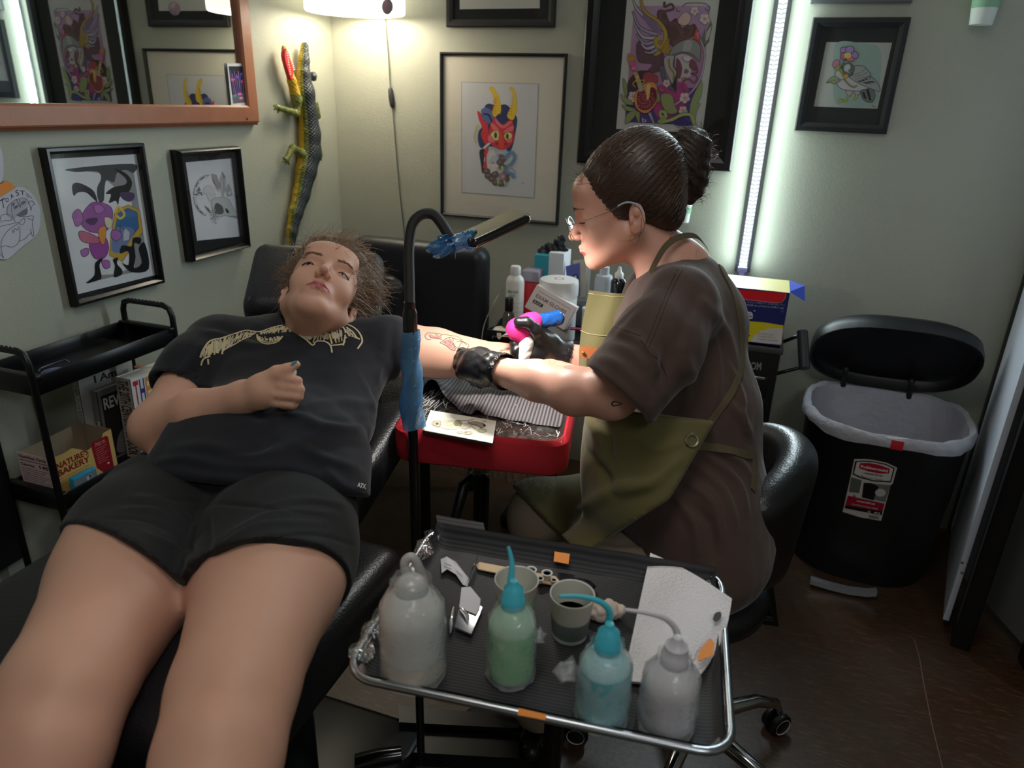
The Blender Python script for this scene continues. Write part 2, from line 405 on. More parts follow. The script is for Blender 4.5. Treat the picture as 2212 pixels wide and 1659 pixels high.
class Drape(MB):
    """ribbons laid on a surface under the given photo pixels"""
    def __init__(s, skin, lift=0.0006): super().__init__(); s.sk = skin; s.lift = lift
    def stroke(s, pts, wd, c, sm=0, depth_tol=0.05):
        if sm: pts = crom(pts, sm, False)
        pts = [np.array(p, float) for p in pts]; q = []
        for i, p in enumerate(pts):
            h = s.sk.hit(*p)
            if h is None: continue
            q.append((h[0]+h[1]*s.lift, h[1], wd if np.isscalar(wd) else wd[0]+(wd[1]-wd[0])*i/max(len(pts)-1, 1)))
        if len(q) < 2: return s
        runs = [[q[0]]]
        for a, b in zip(q, q[1:]):
            if np.linalg.norm(a[0]-b[0]) > depth_tol: runs.append([b])
            else: runs[-1].append(b)
        for q in runs:
            if len(q) < 2: continue
            L = []; R = []; k = len(q)
            for i, (p, n, w_) in enumerate(q):
                t = unit(q[min(i+1, k-1)][0]-q[max(i-1, 0)][0]+1e-9); sd = unit(np.cross(n, t)+1e-9); d = np.linalg.norm(p-CAM); wm = w_*d/FPX
                L.append(p+sd*wm/2); R.append(p-sd*wm/2)
            s.add(L+R, [[i, i+1, k+i+1, k+i] for i in range(k-1)], ink(c), True)
        return s
    def poly(s, pts, c, sm=0, sub=0):
        if sm: pts = crom(pts, sm)
        if sub:
            pts = [np.array(p, float) for p in pts]; T = [[pts[i] for i in t] for t in tessellate_polygon([[Vector((p[0], p[1], 0)) for p in pts]])]
            for _ in range(sub): T = [q for a, b, d in T for m, n, o in [((a+b)/2, (b+d)/2, (a+d)/2)] for q in ([a, m, o], [m, b, n], [o, n, d], [m, n, o])]
            for t in T:
                h = [s.sk.hit(*p) for p in t]
                if all(x is not None for x in h): s.add([x[0]+x[1]*s.lift*1.3 for x in h], [[0, 1, 2]], ink(c), True)
            return s
        tris = tessellate_polygon([[Vector((p[0], p[1], 0)) for p in pts]]); V = []
        for p in pts:
            h = s.sk.hit(*p); V.append(h[0]+h[1]*s.lift*1.3 if h else None)
        for t in tris:
            if all(V[i] is not None for i in t): s.add([V[i] for i in t], [[0, 1, 2]], ink(c), True)
        return s
    def text(s, st, quad, c, bold=False):
        V, F = textmesh(st, bold); q = [np.array(p, float) for p in quad]; W = []
        for (u, v) in V:
            p = (q[3]*(1-u)+q[2]*u)*(1-v)+(q[0]*(1-u)+q[1]*u)*v; h = s.sk.hit(*p); W.append(h[0]+h[1]*s.lift*1.4 if h else None)
        for f in F:
            if all(W[i] is not None for i in f): s.add([W[i] for i in f], [list(range(len(f)))], ink(c), True)
        return s
# ================================================= room
LX = -1.775; BY = 2.82
M_wall = mat('sage_wall_paint', (180, 181, 166), 0.55, bump=(190, 0.35, 'noise', 0.003), spec=0.35)
M_ceil = mat('ceiling_paint', (200, 200, 195), 0.8)
M_floor = mat('stained_concrete', (62, 36, 19), 0.42, bump=(60, 0.25), noise=(5, 0.9, (66, 52, 42)))
nt = M_floor.node_tree
# streaky trowel marks over the stain
tc = nt.nodes.new('ShaderNodeTexCoord'); mp = nt.nodes.new('ShaderNodeMapping'); mp.inputs['Scale'].default_value = (14, 90, 1); mp.inputs['Rotation'].default_value = (0, 0, 0.5)
nz = nt.nodes.new('ShaderNodeTexNoise'); nz.inputs['Scale'].default_value = 1.6; nz.inputs['Detail'].default_value = 8; nz.inputs['Roughness'].default_value = 0.7
nt.links.new(tc.outputs['Object'], mp.inputs[0]); nt.links.new(mp.outputs[0], nz.inputs['Vector'])
rr = nt.nodes.new('ShaderNodeMapRange'); rr.inputs[1].default_value = 0.52; rr.inputs[2].default_value = 0.72; rr.inputs[4].default_value = 0.55; nt.links.new(nz.outputs['Fac'], rr.inputs[0])
old = [l for l in nt.links if l.to_socket.name == 'Base Color'][0].from_socket
mx = nt.nodes.new('ShaderNodeMix'); mx.data_type = 'RGBA'; mx.inputs[7].default_value = lin((128, 94, 64))+(1,)
nt.links.new(rr.outputs[0], mx.inputs[0]); nt.links.new(old, mx.inputs[6]); nt.links.new(mx.outputs[2], nt.nodes['Principled BSDF'].inputs['Base Color'])
struct('floor', MB().box((0.3, 0.2, -0.05), (4.4, 5.5, 0.1)), M_floor)
struct('ceiling', MB().box((0.3, 0.2, 2.75), (4.4, 5.5, 0.1)), M_ceil)
struct('wall_back', MB().box((0.3, BY+0.05, 1.35), (4.4, 0.1, 2.7)), M_wall)
struct('wall_left', MB().box((LX-0.05, 0.15, 1.35), (0.1, 5.4, 2.7)), M_wall)
struct('wall_right', MB().box((2.45, 0.15, 1.35), (0.1, 5.4, 2.7)), M_wall)
struct('wall_front', MB().box((0.3, -2.5, 1.35), (4.4, 0.1, 2.7)), M_wall)
# saw-cut joint in the concrete
fz = onZ(0.001); b = MB(); j = [fz(x, y) for x, y in ((1974, 1378), (1986, 1420), (1996, 1480), (2012, 1560), (2036, 1659), (2050, 1720))]
b.grid([[p+np.array((-0.0014, 0, 0)) for p in j], [p+np.array((0.0014, 0, 0)) for p in j]]); struct('trim_1', b, mat('joint_dust', (112, 88, 68), 0.9))
# ------------------------------------------------ unseen ceiling fixtures, added to give soft fill from above and from the camera side
M_em = mat('fill_panel', (255, 255, 255), 0.5, emit=((255, 246, 235), 1.5))
for c, l in (((-0.25, 0.55, 2.66), 'added square ceiling fill lamp out of view over the tattoo chair'), ((0.9, -0.9, 2.66), 'added square ceiling fill lamp out of view behind the camera')):
    t = thing('ceiling_fill_light', l, 'added ceiling light', (c[0], c[1], 2.64))
    link('light_frame', MB().box((c[0], c[1], 2.685), (0.66, 0.66, 0.03), bev=0.006), mat('white_enamel', (225, 225, 222), 0.4), t)
    link('diffuser', MB().box((c[0], c[1], 2.665), (0.6, 0.6, 0.012)), M_em, t)
# ------------------------------------------------ picture frames
M_blk = mat('black_frame_lacquer', (16, 16, 19), 0.28, bump=(60, 0.1))
M_blkm = mat('black_frame_matte', (22, 22, 25), 0.5)
M_matb = mat('black_mat_board', (26, 25, 28), 0.85)
M_matw = mat('cream_mat_board', (226, 220, 206), 0.85, bump=(400, 0.1))
M_pap = mat('drawing_paper', (216, 216, 216), 0.8)
M_glass = glassy('picture_glass', gl=0.02, tint=1.0)
def rect(f, px): return [f(*p) for p in px]
def frame(label, ax, wall, tl, br, bw, dep, fm, mm, prof='flat', zc=None, glass=True):
    """ax 'x' = on the left wall, 'y' = on the back wall; tl, br are photo pixels of the outer corners on the frame's face"""
    f = onX(wall+dep) if ax == 'x' else onY(wall-dep); a, c = f(*tl), f(*br)
    i = 1 if ax == 'x' else 0; u0, u1 = sorted((a[i], c[i])); z0, z1 = sorted((a[2], c[2]))
    def pt(u, z, d): return (wall+d, u, z) if ax == 'x' else (u, wall-d, z)
    t = thing('picture_frame', label, 'picture frame', pt((u0+u1)/2, z0, 0.001))
    b = MB(); lv = [(0, 0.001), (0, dep*0.85), (0.12*bw, dep), (0.55*bw, dep), (0.85*bw, dep*0.82), (bw, dep*0.72), (bw, 0.004)] if prof == 'flat' else \
        [(0, 0.001), (0, dep*0.6), (0.15*bw, dep*0.9), (0.35*bw, dep), (0.6*bw, dep*0.85), (0.8*bw, dep*0.6), (bw, dep*0.55), (bw, 0.004)]
    b.grid([[np.array(pt(u, z, d)) for u, z in ((u0+o, z0+o), (u1-o, z0+o), (u1-o, z1-o), (u0+o, z1-o))] for o, d in lv], fm, False, True)
    link('frame_moulding', b, fm, t)
    link('mat_board', MB().prism([pt(u, z, 0.003) for u, z in ((u0+bw*.9, z0+bw*.9), (u1-bw*.9, z0+bw*.9), (u1-bw*.9, z1-bw*.9), (u0+bw*.9, z1-bw*.9))], np.array(pt(0, 0, 0.006))-np.array(pt(0, 0, 0.003))), mm, t)
    if glass: link('glass_pane', MB().add([pt(u, z, dep*0.6) for u, z in ((u0+bw*.9, z0+bw*.9), (u1-bw*.9, z0+bw*.9), (u1-bw*.9, z1-bw*.9), (u0+bw*.9, z1-bw*.9))], [[0, 1, 2, 3]]), M_glass, t)
    fd = onX(wall+0.0065) if ax == 'x' else onY(wall-0.0065)
    return t, fd
K = (30, 26, 30)
# --- mirror
fm_ = onX(LX+0.035); a = fm_(566, 270); zb = a[2]; yb = a[1]; bw = 0.065; dp = 0.035
t = thing('wall_mirror', 'large rectangular mirror in a copper-brown wooden frame on the left wall', 'mirror', (LX+0.001, 1.0, zb))
y0 = 0.1; zt = 2.45
M_cop = mat('copper_brown_wood', (176, 112, 82), 0.4, bump=(120, 0.4, 'noise', 0.001), noise=(14, 0.4, (150, 90, 64)))
b = MB(); b.grid([[np.array((LX+d, y, z)) for y, z in ((y0+o, zb+o), (yb-o, zb+o), (yb-o, zt-o), (y0+o, zt-o))] for o, d in ((0, 0.002), (0, 0.018), (0.008, 0.024), (0.010, 0.033), (0.014, 0.035), (bw-0.006, 0.035), (bw, 0.03), (bw, 0.004))], M_cop, False, True)
link('mirror_frame', b, M_cop, t)
M_mir = mat('mirror_silver', (215, 219, 216), 0.015, metal=1)
link('mirror_glass', MB().box((LX+0.012, (y0+yb)/2, (zb+zt)/2), (0.008, yb-y0-2*bw+0.02, zt-zb-2*bw+0.02)), M_mir, t)
b = MB(); b.ball(onX(LX+0.036)(534, 257), 0.003); link('nail_hole', b, K and mat('dark_hole', (30, 15, 10), 0.9), t)
# card tucked into the mirror
fc = onX(LX+0.022); c4 = rect(fc, ((490, 137), (530, 137), (537, 232), (500, 235)))
t = thing('art_card', 'small card with pink and blue reeds print tucked in the mirror corner', 'card', c4[3])
link('card', MB().prism(c4, (0.0015, 0, 0)), mat('card_white', (235, 235, 240), 0.5), t)
d = Decal(onX(LX+0.0237)); d.poly(((494, 143), (526, 143), (533, 221), (504, 224)), (38, 36, 44)); d.poly(((502, 205), (532, 200), (533, 221), (504, 224)), (110, 108, 120))
for i in range(7): d.stroke(((506+i*3.4, 205), (497+i*4.4, 152+(i*7) % 13)), 0.9, ((150, 120, 235), (225, 130, 215), (120, 130, 230))[i % 3])
for x, y, c in ((503, 172, (225, 90, 160)), (524, 176, (225, 90, 160)), (507, 207, (80, 160, 180)), (518, 203, (240, 120, 180)), (521, 212, (250, 150, 190)), (529, 200, (80, 110, 200)), (513, 166, (110, 90, 220)), (522, 160, (110, 90, 220))): d.disc((x, y), 4.2, c, 3)
link('print', d, None, t)
# --- left wall: tall frame (its picture shows a cartoon animal: replaced by plain shapes)
t, fd = frame('black picture frame of a purple and gold painting with curling black smoke', 'x', LX, (98, 320), (358, 611), 0.017, 0.028, M_blk, M_matb)
d = Decal(fd, off=(70, 300), sc=1/4.483)
d.poly(((178, 195), (1012, 148), (1195, 1318), (438, 1505)), (222, 222, 228))
d.poly(((345, 290), (968, 240), (1128, 1258), (520, 1396), (620, 1320), (800, 1310), (990, 1240), (960, 600), (900, 560), (720, 400), (640, 330)), (150, 150, 154))
d.poly(((345, 290), (968, 240), (980, 330), (900, 300), (820, 330), (790, 420), (720, 400), (700, 470), (690, 600), (640, 600), (625, 480), (665, 380), (620, 315), (420, 320)), (70, 70, 74), 4)
d.poly(((790, 290), (900, 330), (965, 420), (930, 520), (850, 560), (830, 640), (805, 600), (740, 620), (760, 540), (710, 530), (780, 470), (900, 440), (900, 380)), (30, 30, 34), 4)
d.poly(((385, 450), (450, 425), (590, 500), (630, 610), (600, 590), (520, 520), (440, 520), (400, 552)), (52, 44, 60), 4)
d.poly(((850, 520), (970, 520), (990, 570), (940, 610), (870, 580)), (80, 60, 100), 3)
d.poly(((800, 690), (930, 640), (1040, 690), (1070, 900), (870, 1190), (745, 1130), (760, 950)), (206, 164, 70), 0, (96, 66, 20), 5)
d.poly(((830, 720), (925, 670), (1015, 710), (1030, 860), (860, 1090), (765, 1075), (790, 930)), (62, 112, 164), 0, (60, 50, 30), 4)
d.poly(((800, 880), (900, 850), (990, 900), (860, 1090), (765, 1075)), (116, 130, 176), 3)
d.poly(((880, 900), (905, 865), (945, 905), (935, 980), (880, 990)), (190, 196, 210), 0, (70, 70, 90), 3)
d.stroke(((800, 720), (830, 660), (870, 690), (890, 740), (850, 770), (815, 740)), 22, (226, 190, 90), 4)
d.stroke(((850, 810), (850, 900)), 5, (20, 60, 80)); d.stroke(((815, 830), (890, 870)), 5, (20, 60, 80))
for p, c in ((((500, 700), (600, 610), (760, 660), (770, 800), (700, 900), (560, 900), (470, 820)), (164, 96, 168)), (((560, 1000), (690, 940), (740, 1050), (700, 1150), (610, 1160), (560, 1080)), (156, 80, 160)), (((450, 900), (520, 900), (640, 960), (640, 1010), (540, 1010), (470, 980)), (196, 110, 140)), (((390, 730), (440, 680), (480, 720), (490, 800), (430, 850), (400, 790)), (176, 112, 178)), (((780, 880), (850, 900), (860, 950), (810, 990), (760, 940)), (170, 104, 176)), (((670, 1180), (740, 1180), (750, 1240), (700, 1255)), (176, 112, 178)), (((470, 1080), (540, 1060), (540, 1120), (490, 1140)), (176, 112, 178))): d.poly(p, c, 4, (74, 34, 84), 5)
for p, c in ((((640, 880), (710, 850), (700, 1010), (660, 1000)), (226, 150, 70)), (((700, 760), (770, 780), (760, 860), (715, 850)), (222, 214, 180)), (((600, 640), (680, 650), (690, 700), (620, 720)), (186, 120, 190)), (((520, 780), (630, 770), (600, 830), (540, 820)), (96, 60, 100))): d.poly(p, c, 4, (60, 40, 60), 3)
for p in (((520, 1396), (600, 1320), (610, 1200), (690, 1150), (650, 1220), (670, 1340), (620, 1375)), ((790, 1335), (800, 1230), (780, 1170), (830, 1150), (820, 1210), (870, 1270), (860, 1318)), ((870, 1200), (930, 1220), (930, 1090), (850, 1110), (870, 1030), (960, 1040), (975, 960), (1050, 960), (1040, 1020), (985, 1010), (1000, 1140), (985, 1250), (1060, 1200), (1030, 1060), (1090, 1010), (1128, 1258), (960, 1290)), ): d.poly(p, (20, 20, 22), 4)
link('artwork', d, None, t)
# --- left wall: small frame with the pencil drawing
t, fd = frame('small black picture frame holding a pencil drawing of a bird skull and crystals', 'x', LX, (388, 325), (545, 535), 0.02, 0.04, M_blk, M_matb, 'round')
d = Decal(fd, off=(400, 340), sc=1/9.214)
d.poly(((10, 100), (1030, 8), (1225, 1560), (240, 1659), (245, 1710)), (222, 222, 230))
G1, G2, G3, G4 = (90, 90, 94), (150, 150, 154), (188, 188, 192), (48, 48, 50)
d.stroke([(470+300*math.cos(a_)*1.02, 760+400*math.sin(a_)*1.02) for a_ in np.linspace(1.75, 4.75, 26)], 34, G3)
d.stroke([(470+300*math.cos(a_), 760+400*math.sin(a_)) for a_ in np.linspace(1.75, 4.75, 26)], 9, G1)
d.stroke([(470+260*math.cos(a_), 760+370*math.sin(a_)) for a_ in np.linspace(1.7, 4.7, 26)], 6, G1)
for a0 in (2.0, 2.35, 3.6, 4.1): d.stroke([(470+282*math.cos(a_), 760+385*math.sin(a_)) for a_ in np.linspace(a0, a0+0.28, 8)], (16, 12), G4)
d.poly(((515, 330), (620, 350), (700, 560), (680, 640), (560, 500)), (160, 160, 165), 0, G1, 6)
d.poly(((690, 430), (737, 275), (800, 390), (800, 620), (750, 820), (700, 640)), (184, 184, 188), 0, G1, 6); d.stroke(((737, 275), (760, 430), (770, 700)), 5, G1); d.poly(((737, 275), (800, 390), (760, 430)), (130, 130, 134))
d.poly(((805, 640), (865, 520), (910, 630), (940, 750), (840, 780)), (176, 176, 180), 0, G1, 6); d.poly(((180, 750), (280, 580), (350, 760)), (120, 120, 124), 0, G4, 6); d.stroke(((150, 770), (230, 780), (300, 830), (380, 800)), 26, (212, 212, 214), 4)
for x, y in ((215, 715), (240, 690), (268, 735), (300, 680), (300, 745), (880, 720), (900, 690)): d.disc((x, y), 15, (235, 235, 238))
d.poly(((350, 700), (400, 570), (500, 560), (570, 640), (600, 800), (480, 860), (420, 740)), (206, 206, 212), 3, G2, 5)
d.poly(((520, 860), (700, 790), (860, 830), (960, 1000), (1110, 1190), (1115, 1240), (980, 1200), (830, 1160), (640, 1180), (560, 1060)), (196, 196, 200), 4, G1, 6)
d.poly(((590, 960), (640, 910), (740, 980), (760, 1100), (680, 1130), (590, 1100)), (96, 96, 100), 3, G4, 6); d.poly(((800, 1010), (860, 1050), (870, 1110), (820, 1090)), G4, 3)
d.poly(((830, 1170), (1040, 1160), (1060, 1200), (930, 1195)), G2, 0)
for i in range(26): a_ = i*0.8; r_ = 8+i*3.4; d.disc((575+r_*math.cos(a_)*0.9, 1170+r_*math.sin(a_)*1.6), 15, G2 if i % 2 else (205, 205, 208), 12, 8, G1, 2.5)
for i in range(9): d.stroke(((380+i*10, 960+i*14), (470+i*8, 1020+i*12)), 5, G1)
for i in range(7): d.stroke(((540+i*14, 380+i*26), (620+i*12, 640+i*10)), 3, G2)
link('drawing', d, None, t)
# --- papers taped to the wall at the far left
fp = onX(LX+0.003); t = thing('paper_drawing', 'cut-out paper sketch of a winged hooded figure lettered TOAST, taped to the wall', 'drawing', fp(40, 560))
out = crom(((-40, 440), (0, 425), (35, 404), (62, 412), (82, 440), (87, 470), (80, 505), (45, 535), (18, 558), (0, 560), (-40, 560)), 5)
link('paper', MB().prism([fp(*p) for p in out], (0.0008, 0, 0)), mat('sketch_paper', (205, 203, 216), 0.8), t)
d = Decal(onX(LX+0.0039), off=(0, 360), sc=1/7.9); Kp = (66, 62, 74)
for s_, q in (('T', ((0, 575), (75, 530), (92, 695), (40, 720))), ('O', ((80, 545), (135, 520), (155, 590), (105, 615))), ('A', ((160, 480), (220, 455), (245, 520), (195, 555))), ('S', ((258, 405), (310, 395), (330, 480), (285, 510))), ('T', ((335, 405), (430, 410), (415, 480), (365, 490)))): d.text(s_, q, Kp)
d.poly(((330, 800), (520, 590), (430, 530), (240, 560), (125, 700), (120, 820), (220, 930)), (186, 182, 196), 0)
for st in (((120, 810), (130, 690), (210, 600), (340, 540), (430, 545), (500, 640), (535, 750)), ((200, 610), (200, 780), (265, 950)), ((240, 745), (270, 690), (300, 690)), ((365, 665), (385, 600), (440, 610)), ((270, 815), (340, 850), (440, 850)), ((290, 820), (420, 770), (465, 680)), ((330, 960), (400, 880), (430, 930), (380, 995), (330, 960)), ((430, 860), (560, 840), (560, 905), (470, 880)), ((560, 905), (560, 1000), (578, 1170), (550, 1170), (520, 1060)), ((535, 1125), (480, 1170), (430, 1230), (330, 1270)), ((330, 960), (150, 1080), (40, 1240), (20, 1400), (65, 1560)), ((20, 1370), (100, 1350), (220, 1370), (330, 1270), (345, 1040)), ((0, 1020), (130, 990), (320, 950)), ((10, 930), (20, 840), (110, 810), (200, 850), (190, 910), (60, 925), (25, 955)), ((485, 630), (540, 580), (595, 640), (550, 660), (530, 740)), ((210, 1070), (235, 1130), (255, 1050), (300, 1085), (325, 1015)), ((0, 1480), (65, 1560)), ((450, 450), (550, 540)), ((455, 485), (490, 525)), ((280, 555), (350, 700), (330, 550))): d.stroke(st, 6, Kp, 4)
for p in (((240, 680), (310, 655), (300, 700), (250, 720)), ((370, 600), (435, 585), (430, 625), (370, 650)), ((300, 820), (455, 710), (465, 800), (400, 840)), ((210, 640), (250, 605), (250, 640), (222, 675))): d.poly(p, (120, 114, 130), 3)
link('sketch', d, None, t)
fpu = onX(LX+0.004)
o = link('paper_sheet', MB().prism([fpu(*p) for p in crom(((-60, 200), (-8, 300), (4, 330), (7, 360), (6, 384), (-4, 398), (-60, 430)), 4)], (0.0008, 0, 0)), MATS['sketch_paper'])
tag(o, 'edge of a second paper cut-out above the taped sketch at the left edge', 'paper')
o = link('masking_tape', MB().prism([onX(LX+0.0055)(*p) for p in ((-20, 405), (0, 398), (16, 389), (34, 405), (0, 425), (-20, 435))], (0.0004, 0, 0)), mat('orange_tape', (232, 140, 52), 0.6))
tag(o, 'orange masking tape holding the taped sketch on the left wall', 'tape')
# --- back wall frames
t, fd = frame('thin black frame with wide cream mat around a red horned mask painting', 'y', BY, (949, 112), (1204, 487), 0.011, 0.02, M_blkm, M_matw)
d = Decal(fd, off=(990, 170), sc=1/6.144)
d.poly(((38, 40), (1070, 66), (1010, 1588), (42, 1512)), (170, 166, 158)); d.poly(((46, 48), (1060, 74), (1002, 1578), (50, 1504)), (218, 218, 222))
N1, N2 = (60, 68, 116), (104, 122, 176)
d.poly(((340, 400), (400, 330), (520, 360), (620, 340), (700, 400), (780, 520), (770, 660), (700, 950), (560, 930), (400, 900), (300, 920), (260, 820), (270, 700), (320, 620)), N1, 4)
d.poly(((300, 420), (380, 385), (460, 450), (480, 540), (430, 600), (340, 560)), N2, 4); d.stroke(((330, 470), (400, 480), (440, 560), (430, 590)), 22, (38, 42, 70), 4)
d.poly(((280, 960), (350, 940), (340, 1100), (370, 1200), (320, 1255), (300, 1140)), (56, 54, 74), 4)
for q in (((412, 130), (450, 105), (500, 160), (550, 280), (568, 420), (530, 505), (470, 500), (450, 440), (480, 330), (460, 220)), ((680, 130), (710, 110), (760, 190), (778, 330), (765, 460), (720, 550), (650, 510), (660, 450), (720, 330), (720, 200))): d.poly(q, (238, 204, 70), 4, (190, 150, 40), 3)
for i in range(7): d.stroke(((458, 455-i*32+6*i), (500+i*2, 462-i*36)), 8, (226, 130, 40)); d.stroke(((668+i*6, 470-i*38), (715+i*3, 478-i*40)), 8, (226, 130, 40))
R1, R2, R3 = (226, 62, 70), (240, 120, 132), (176, 40, 56)
d.poly(((255, 430), (300, 470), (330, 560), (390, 610), (400, 860), (350, 860), (300, 740), (320, 660), (275, 540)), R1, 4, R3, 4)
d.poly(((480, 520), (560, 590), (600, 610), (660, 560), (720, 560), (735, 690), (740, 800), (680, 900), (580, 945), (470, 900), (400, 800), (420, 640)), R1, 4, R3, 4)
d.poly(((500, 500), (580, 455), (650, 500), (640, 570), (590, 605), (530, 570)), N1, 4)
d.poly(((430, 600), (470, 600), (540, 680), (550, 740), (470, 690)), R2, 4); d.poly(((600, 700), (720, 620), (730, 680), (640, 720)), R2, 4); d.poly(((490, 520), (590, 620), (690, 560), (700, 590), (600, 660), (510, 600)), R2, 4)
d.poly(((425, 750), (460, 700), (530, 700), (540, 800), (500, 820), (440, 800)), (238, 232, 150), 4, K, 5); d.poly(((605, 760), (640, 715), (705, 725), (710, 790), (640, 820)), (238, 232, 150), 4, K, 5)
d.disc((495, 750), 20, (60, 80, 40), 42); d.disc((650, 765), 18, (60, 80, 40), 38)
d.poly(((385, 790), (420, 745), (480, 820), (470, 850), (410, 840)), R2, 4, R3, 3); d.poly(((635, 820), (700, 790), (715, 830), (670, 855)), R2, 4, R3, 3)
d.poly(((545, 740), (590, 760), (600, 930), (560, 930), (530, 830)), (238, 84, 72), 4)
d.disc((515, 860), 24, R3, 20); d.disc((630, 870), 22, R3, 18); d.poly(((330, 910), (400, 850), (430, 860), (350, 930)), (236, 232, 226), 3, K, 3)
d.poly(((440, 900), (560, 950), (640, 940), (630, 1060), (520, 1080), (450, 1000)), (178, 196, 220), 4)
for i in range(5): d.disc((515+i*22, 985+(4 if i % 2 else 0)), 10, (240, 238, 232), 13, 8, (120, 110, 120), 2)
d.poly(((530, 1010), (600, 1010), (570, 1100)), (160, 130, 140), 3); d.poly(((340, 980), (400, 900), (380, 1010), (380, 1150), (350, 1200), (325, 1160), (360, 1080)), R1, 4, R3, 3)
d.poly(((380, 1000), (470, 940), (520, 1060), (530, 1180), (460, 1260), (390, 1200)), (226, 222, 224), 4, (130, 130, 140), 3)
d.poly(((400, 1100), (480, 1010), (520, 1100), (440, 1140)), (206, 206, 212), 4); d.disc((460, 1115), 24, (120, 110, 120), 6); d.disc((430, 1190), 22, (232, 200, 206), 16); d.disc((505, 1190), 16, (232, 200, 206), 14)
for i, (x, y) in enumerate(((375, 1230), (400, 1290), (450, 1330), (500, 1380), (570, 1390), (630, 1330), (640, 1260), (590, 1180), (555, 1110), (590, 1060), (490, 1270))): d.disc((x, y), 48, (124, 104, 108), 40, 12, (66, 52, 58), 5); d.disc((x-8, y-10), 20, (160, 138, 138), 14)
d.stroke(((620, 1060), (700, 970), (750, 1040), (700, 1130), (620, 1190), (650, 1240), (720, 1270), (735, 1320)), 42, (120, 152, 190), 5); d.stroke(((660, 1160), (740, 1220), (745, 1290)), 16, (160, 186, 210), 5)
d.disc((585, 1295), 46, (186, 140, 180), 48, 12, (120, 80, 120), 3); d.disc((590, 1300), 18, (222, 190, 130)); d.poly(((565, 1160), (600, 1170), (595, 1240), (570, 1235)), (196, 206, 120), 3); d.poly(((510, 1340), (550, 1330), (530, 1420)), (180, 200, 130), 2); d.poly(((590, 1340), (630, 1360), (625, 1430)), (180, 200, 130), 2)
d.stroke(((270, 620), (225, 690), (210, 780), (235, 860)), 12, (204, 196, 90), 5); d.stroke(((250, 610), (220, 660)), 8, (204, 196, 90)); d.text('M', ((845, 1375), (875, 1375), (875, 1400), (845, 1400)), (150, 145, 145))
link('artwork', d, None, t)
t, fd = frame('dark frame high on the back wall above the red mask painting', 'y', BY, (962, -330), (1197, 58), 0.026, 0.02, mat('charcoal_frame', (44, 42, 44), 0.6, bump=(90, 0.3)), M_matb)
d = Decal(fd); d.poly(((993, -300), (1166, -300), (1166, 18), (993, 20)), (218, 216, 210)); link('artwork', d, None, t)
t, fd = frame('large black double-moulded frame with a winged helmet painting beside the light strip', 'y', BY, (1293, -420), (1579, 371), 0.05, 0.03, M_blk, M_matb)
d = Decal(fd, off=(1320, 0), sc=1/5.531)
d.poly(((260, -900), (1380, -900), (1295, 0), (1090, 1590), (60, 1540), (190, 0)), (206, 202, 198))
d.poly(((275, 70), (1190, 70), (1150, 330), (990, 1500), (165, 1460), (240, 480)), (186, 150, 184))
d.poly(((240, 480), (1150, 480), (1070, 1050), (195, 1050)), (182, 136, 172)); d.poly(((195, 1050), (1065, 1050), (990, 1500), (165, 1460)), (96, 66, 140)); d.poly(((520, 1050), (900, 1000), (870, 1300), (560, 1420)), (190, 66, 140), 3)
HB, HD = (104, 72, 74), (66, 46, 52)
d.poly(((300, 560), (350, 490), (500, 620), (620, 640), (640, 760), (560, 860), (420, 870), (490, 770), (330, 740)), (110, 78, 92), 4, HD, 4)
d.poly(((210, 960), (330, 850), (480, 860), (400, 960), (290, 1080), (210, 1100)), (84, 58, 66), 4, HD, 4)
# helmet crest hair curls
d.poly(((560, 130), (640, 130), (700, 260), (780, 220), (840, 330), (1000, 290), (1010, 400), (900, 480), (840, 520), (760, 560), (700, 520), (660, 380), (560, 230)), HB, 5, HD, 5)
for q in (((640, 20), (640, 80), (720, 50), (740, 110), (600, 150), (590, 230), (680, 270)), ((690, 290), (780, 300), (850, 420), (800, 480), (740, 520)), ((880, 300), (960, 330), (940, 420), (860, 480)), ((780, 250), (830, 330), (860, 400))): d.stroke(q, 34, (128, 92, 92), 5); d.stroke(q, 6, HD, 5)
# wing feathers
for i, q in enumerate((((262, 0), (330, 130), (600, 400)), ((255, 130), (350, 330), (590, 430)), ((285, 290), (380, 440), (560, 450)), ((300, 400), (400, 520), (540, 490)), ((360, 520), (430, 580), (540, 540)), ((400, 620), (480, 630), (560, 580)))):
    d.stroke(q, (26, 60), (70, 58, 76), 6); d.stroke(q, (12, 42), ((198, 186, 206), (172, 160, 186))[i % 2], 6)
d.poly(((370, 170), (500, 220), (600, 380), (590, 420), (470, 340)), (140, 118, 150), 4)
# gold horn and scroll
d.stroke(((400, -120), (360, 20), (420, 150), (560, 250), (640, 360), (650, 470), (600, 560), (550, 540), (540, 480), (585, 450)), (34, 74), (92, 70, 22), 6)
d.stroke(((400, -120), (360, 20), (420, 150), (560, 250), (640, 360), (650, 470), (600, 560), (550, 540), (540, 480), (585, 450)), (24, 60), (186, 156, 74), 6)
d.poly(((690, 450), (700, 560), (750, 600), (730, 650), (640, 640), (600, 600)), (178, 142, 56), 3, (90, 64, 20), 4); d.disc((705, 605), 36, (190, 158, 80), 34, 14, (90, 64, 20), 4); d.disc((705, 605), 16, (140, 108, 40), 15); d.poly(((500, 660), (580, 600), (590, 640), (540, 665)), (190, 158, 60), 3, (90, 64, 20), 3)
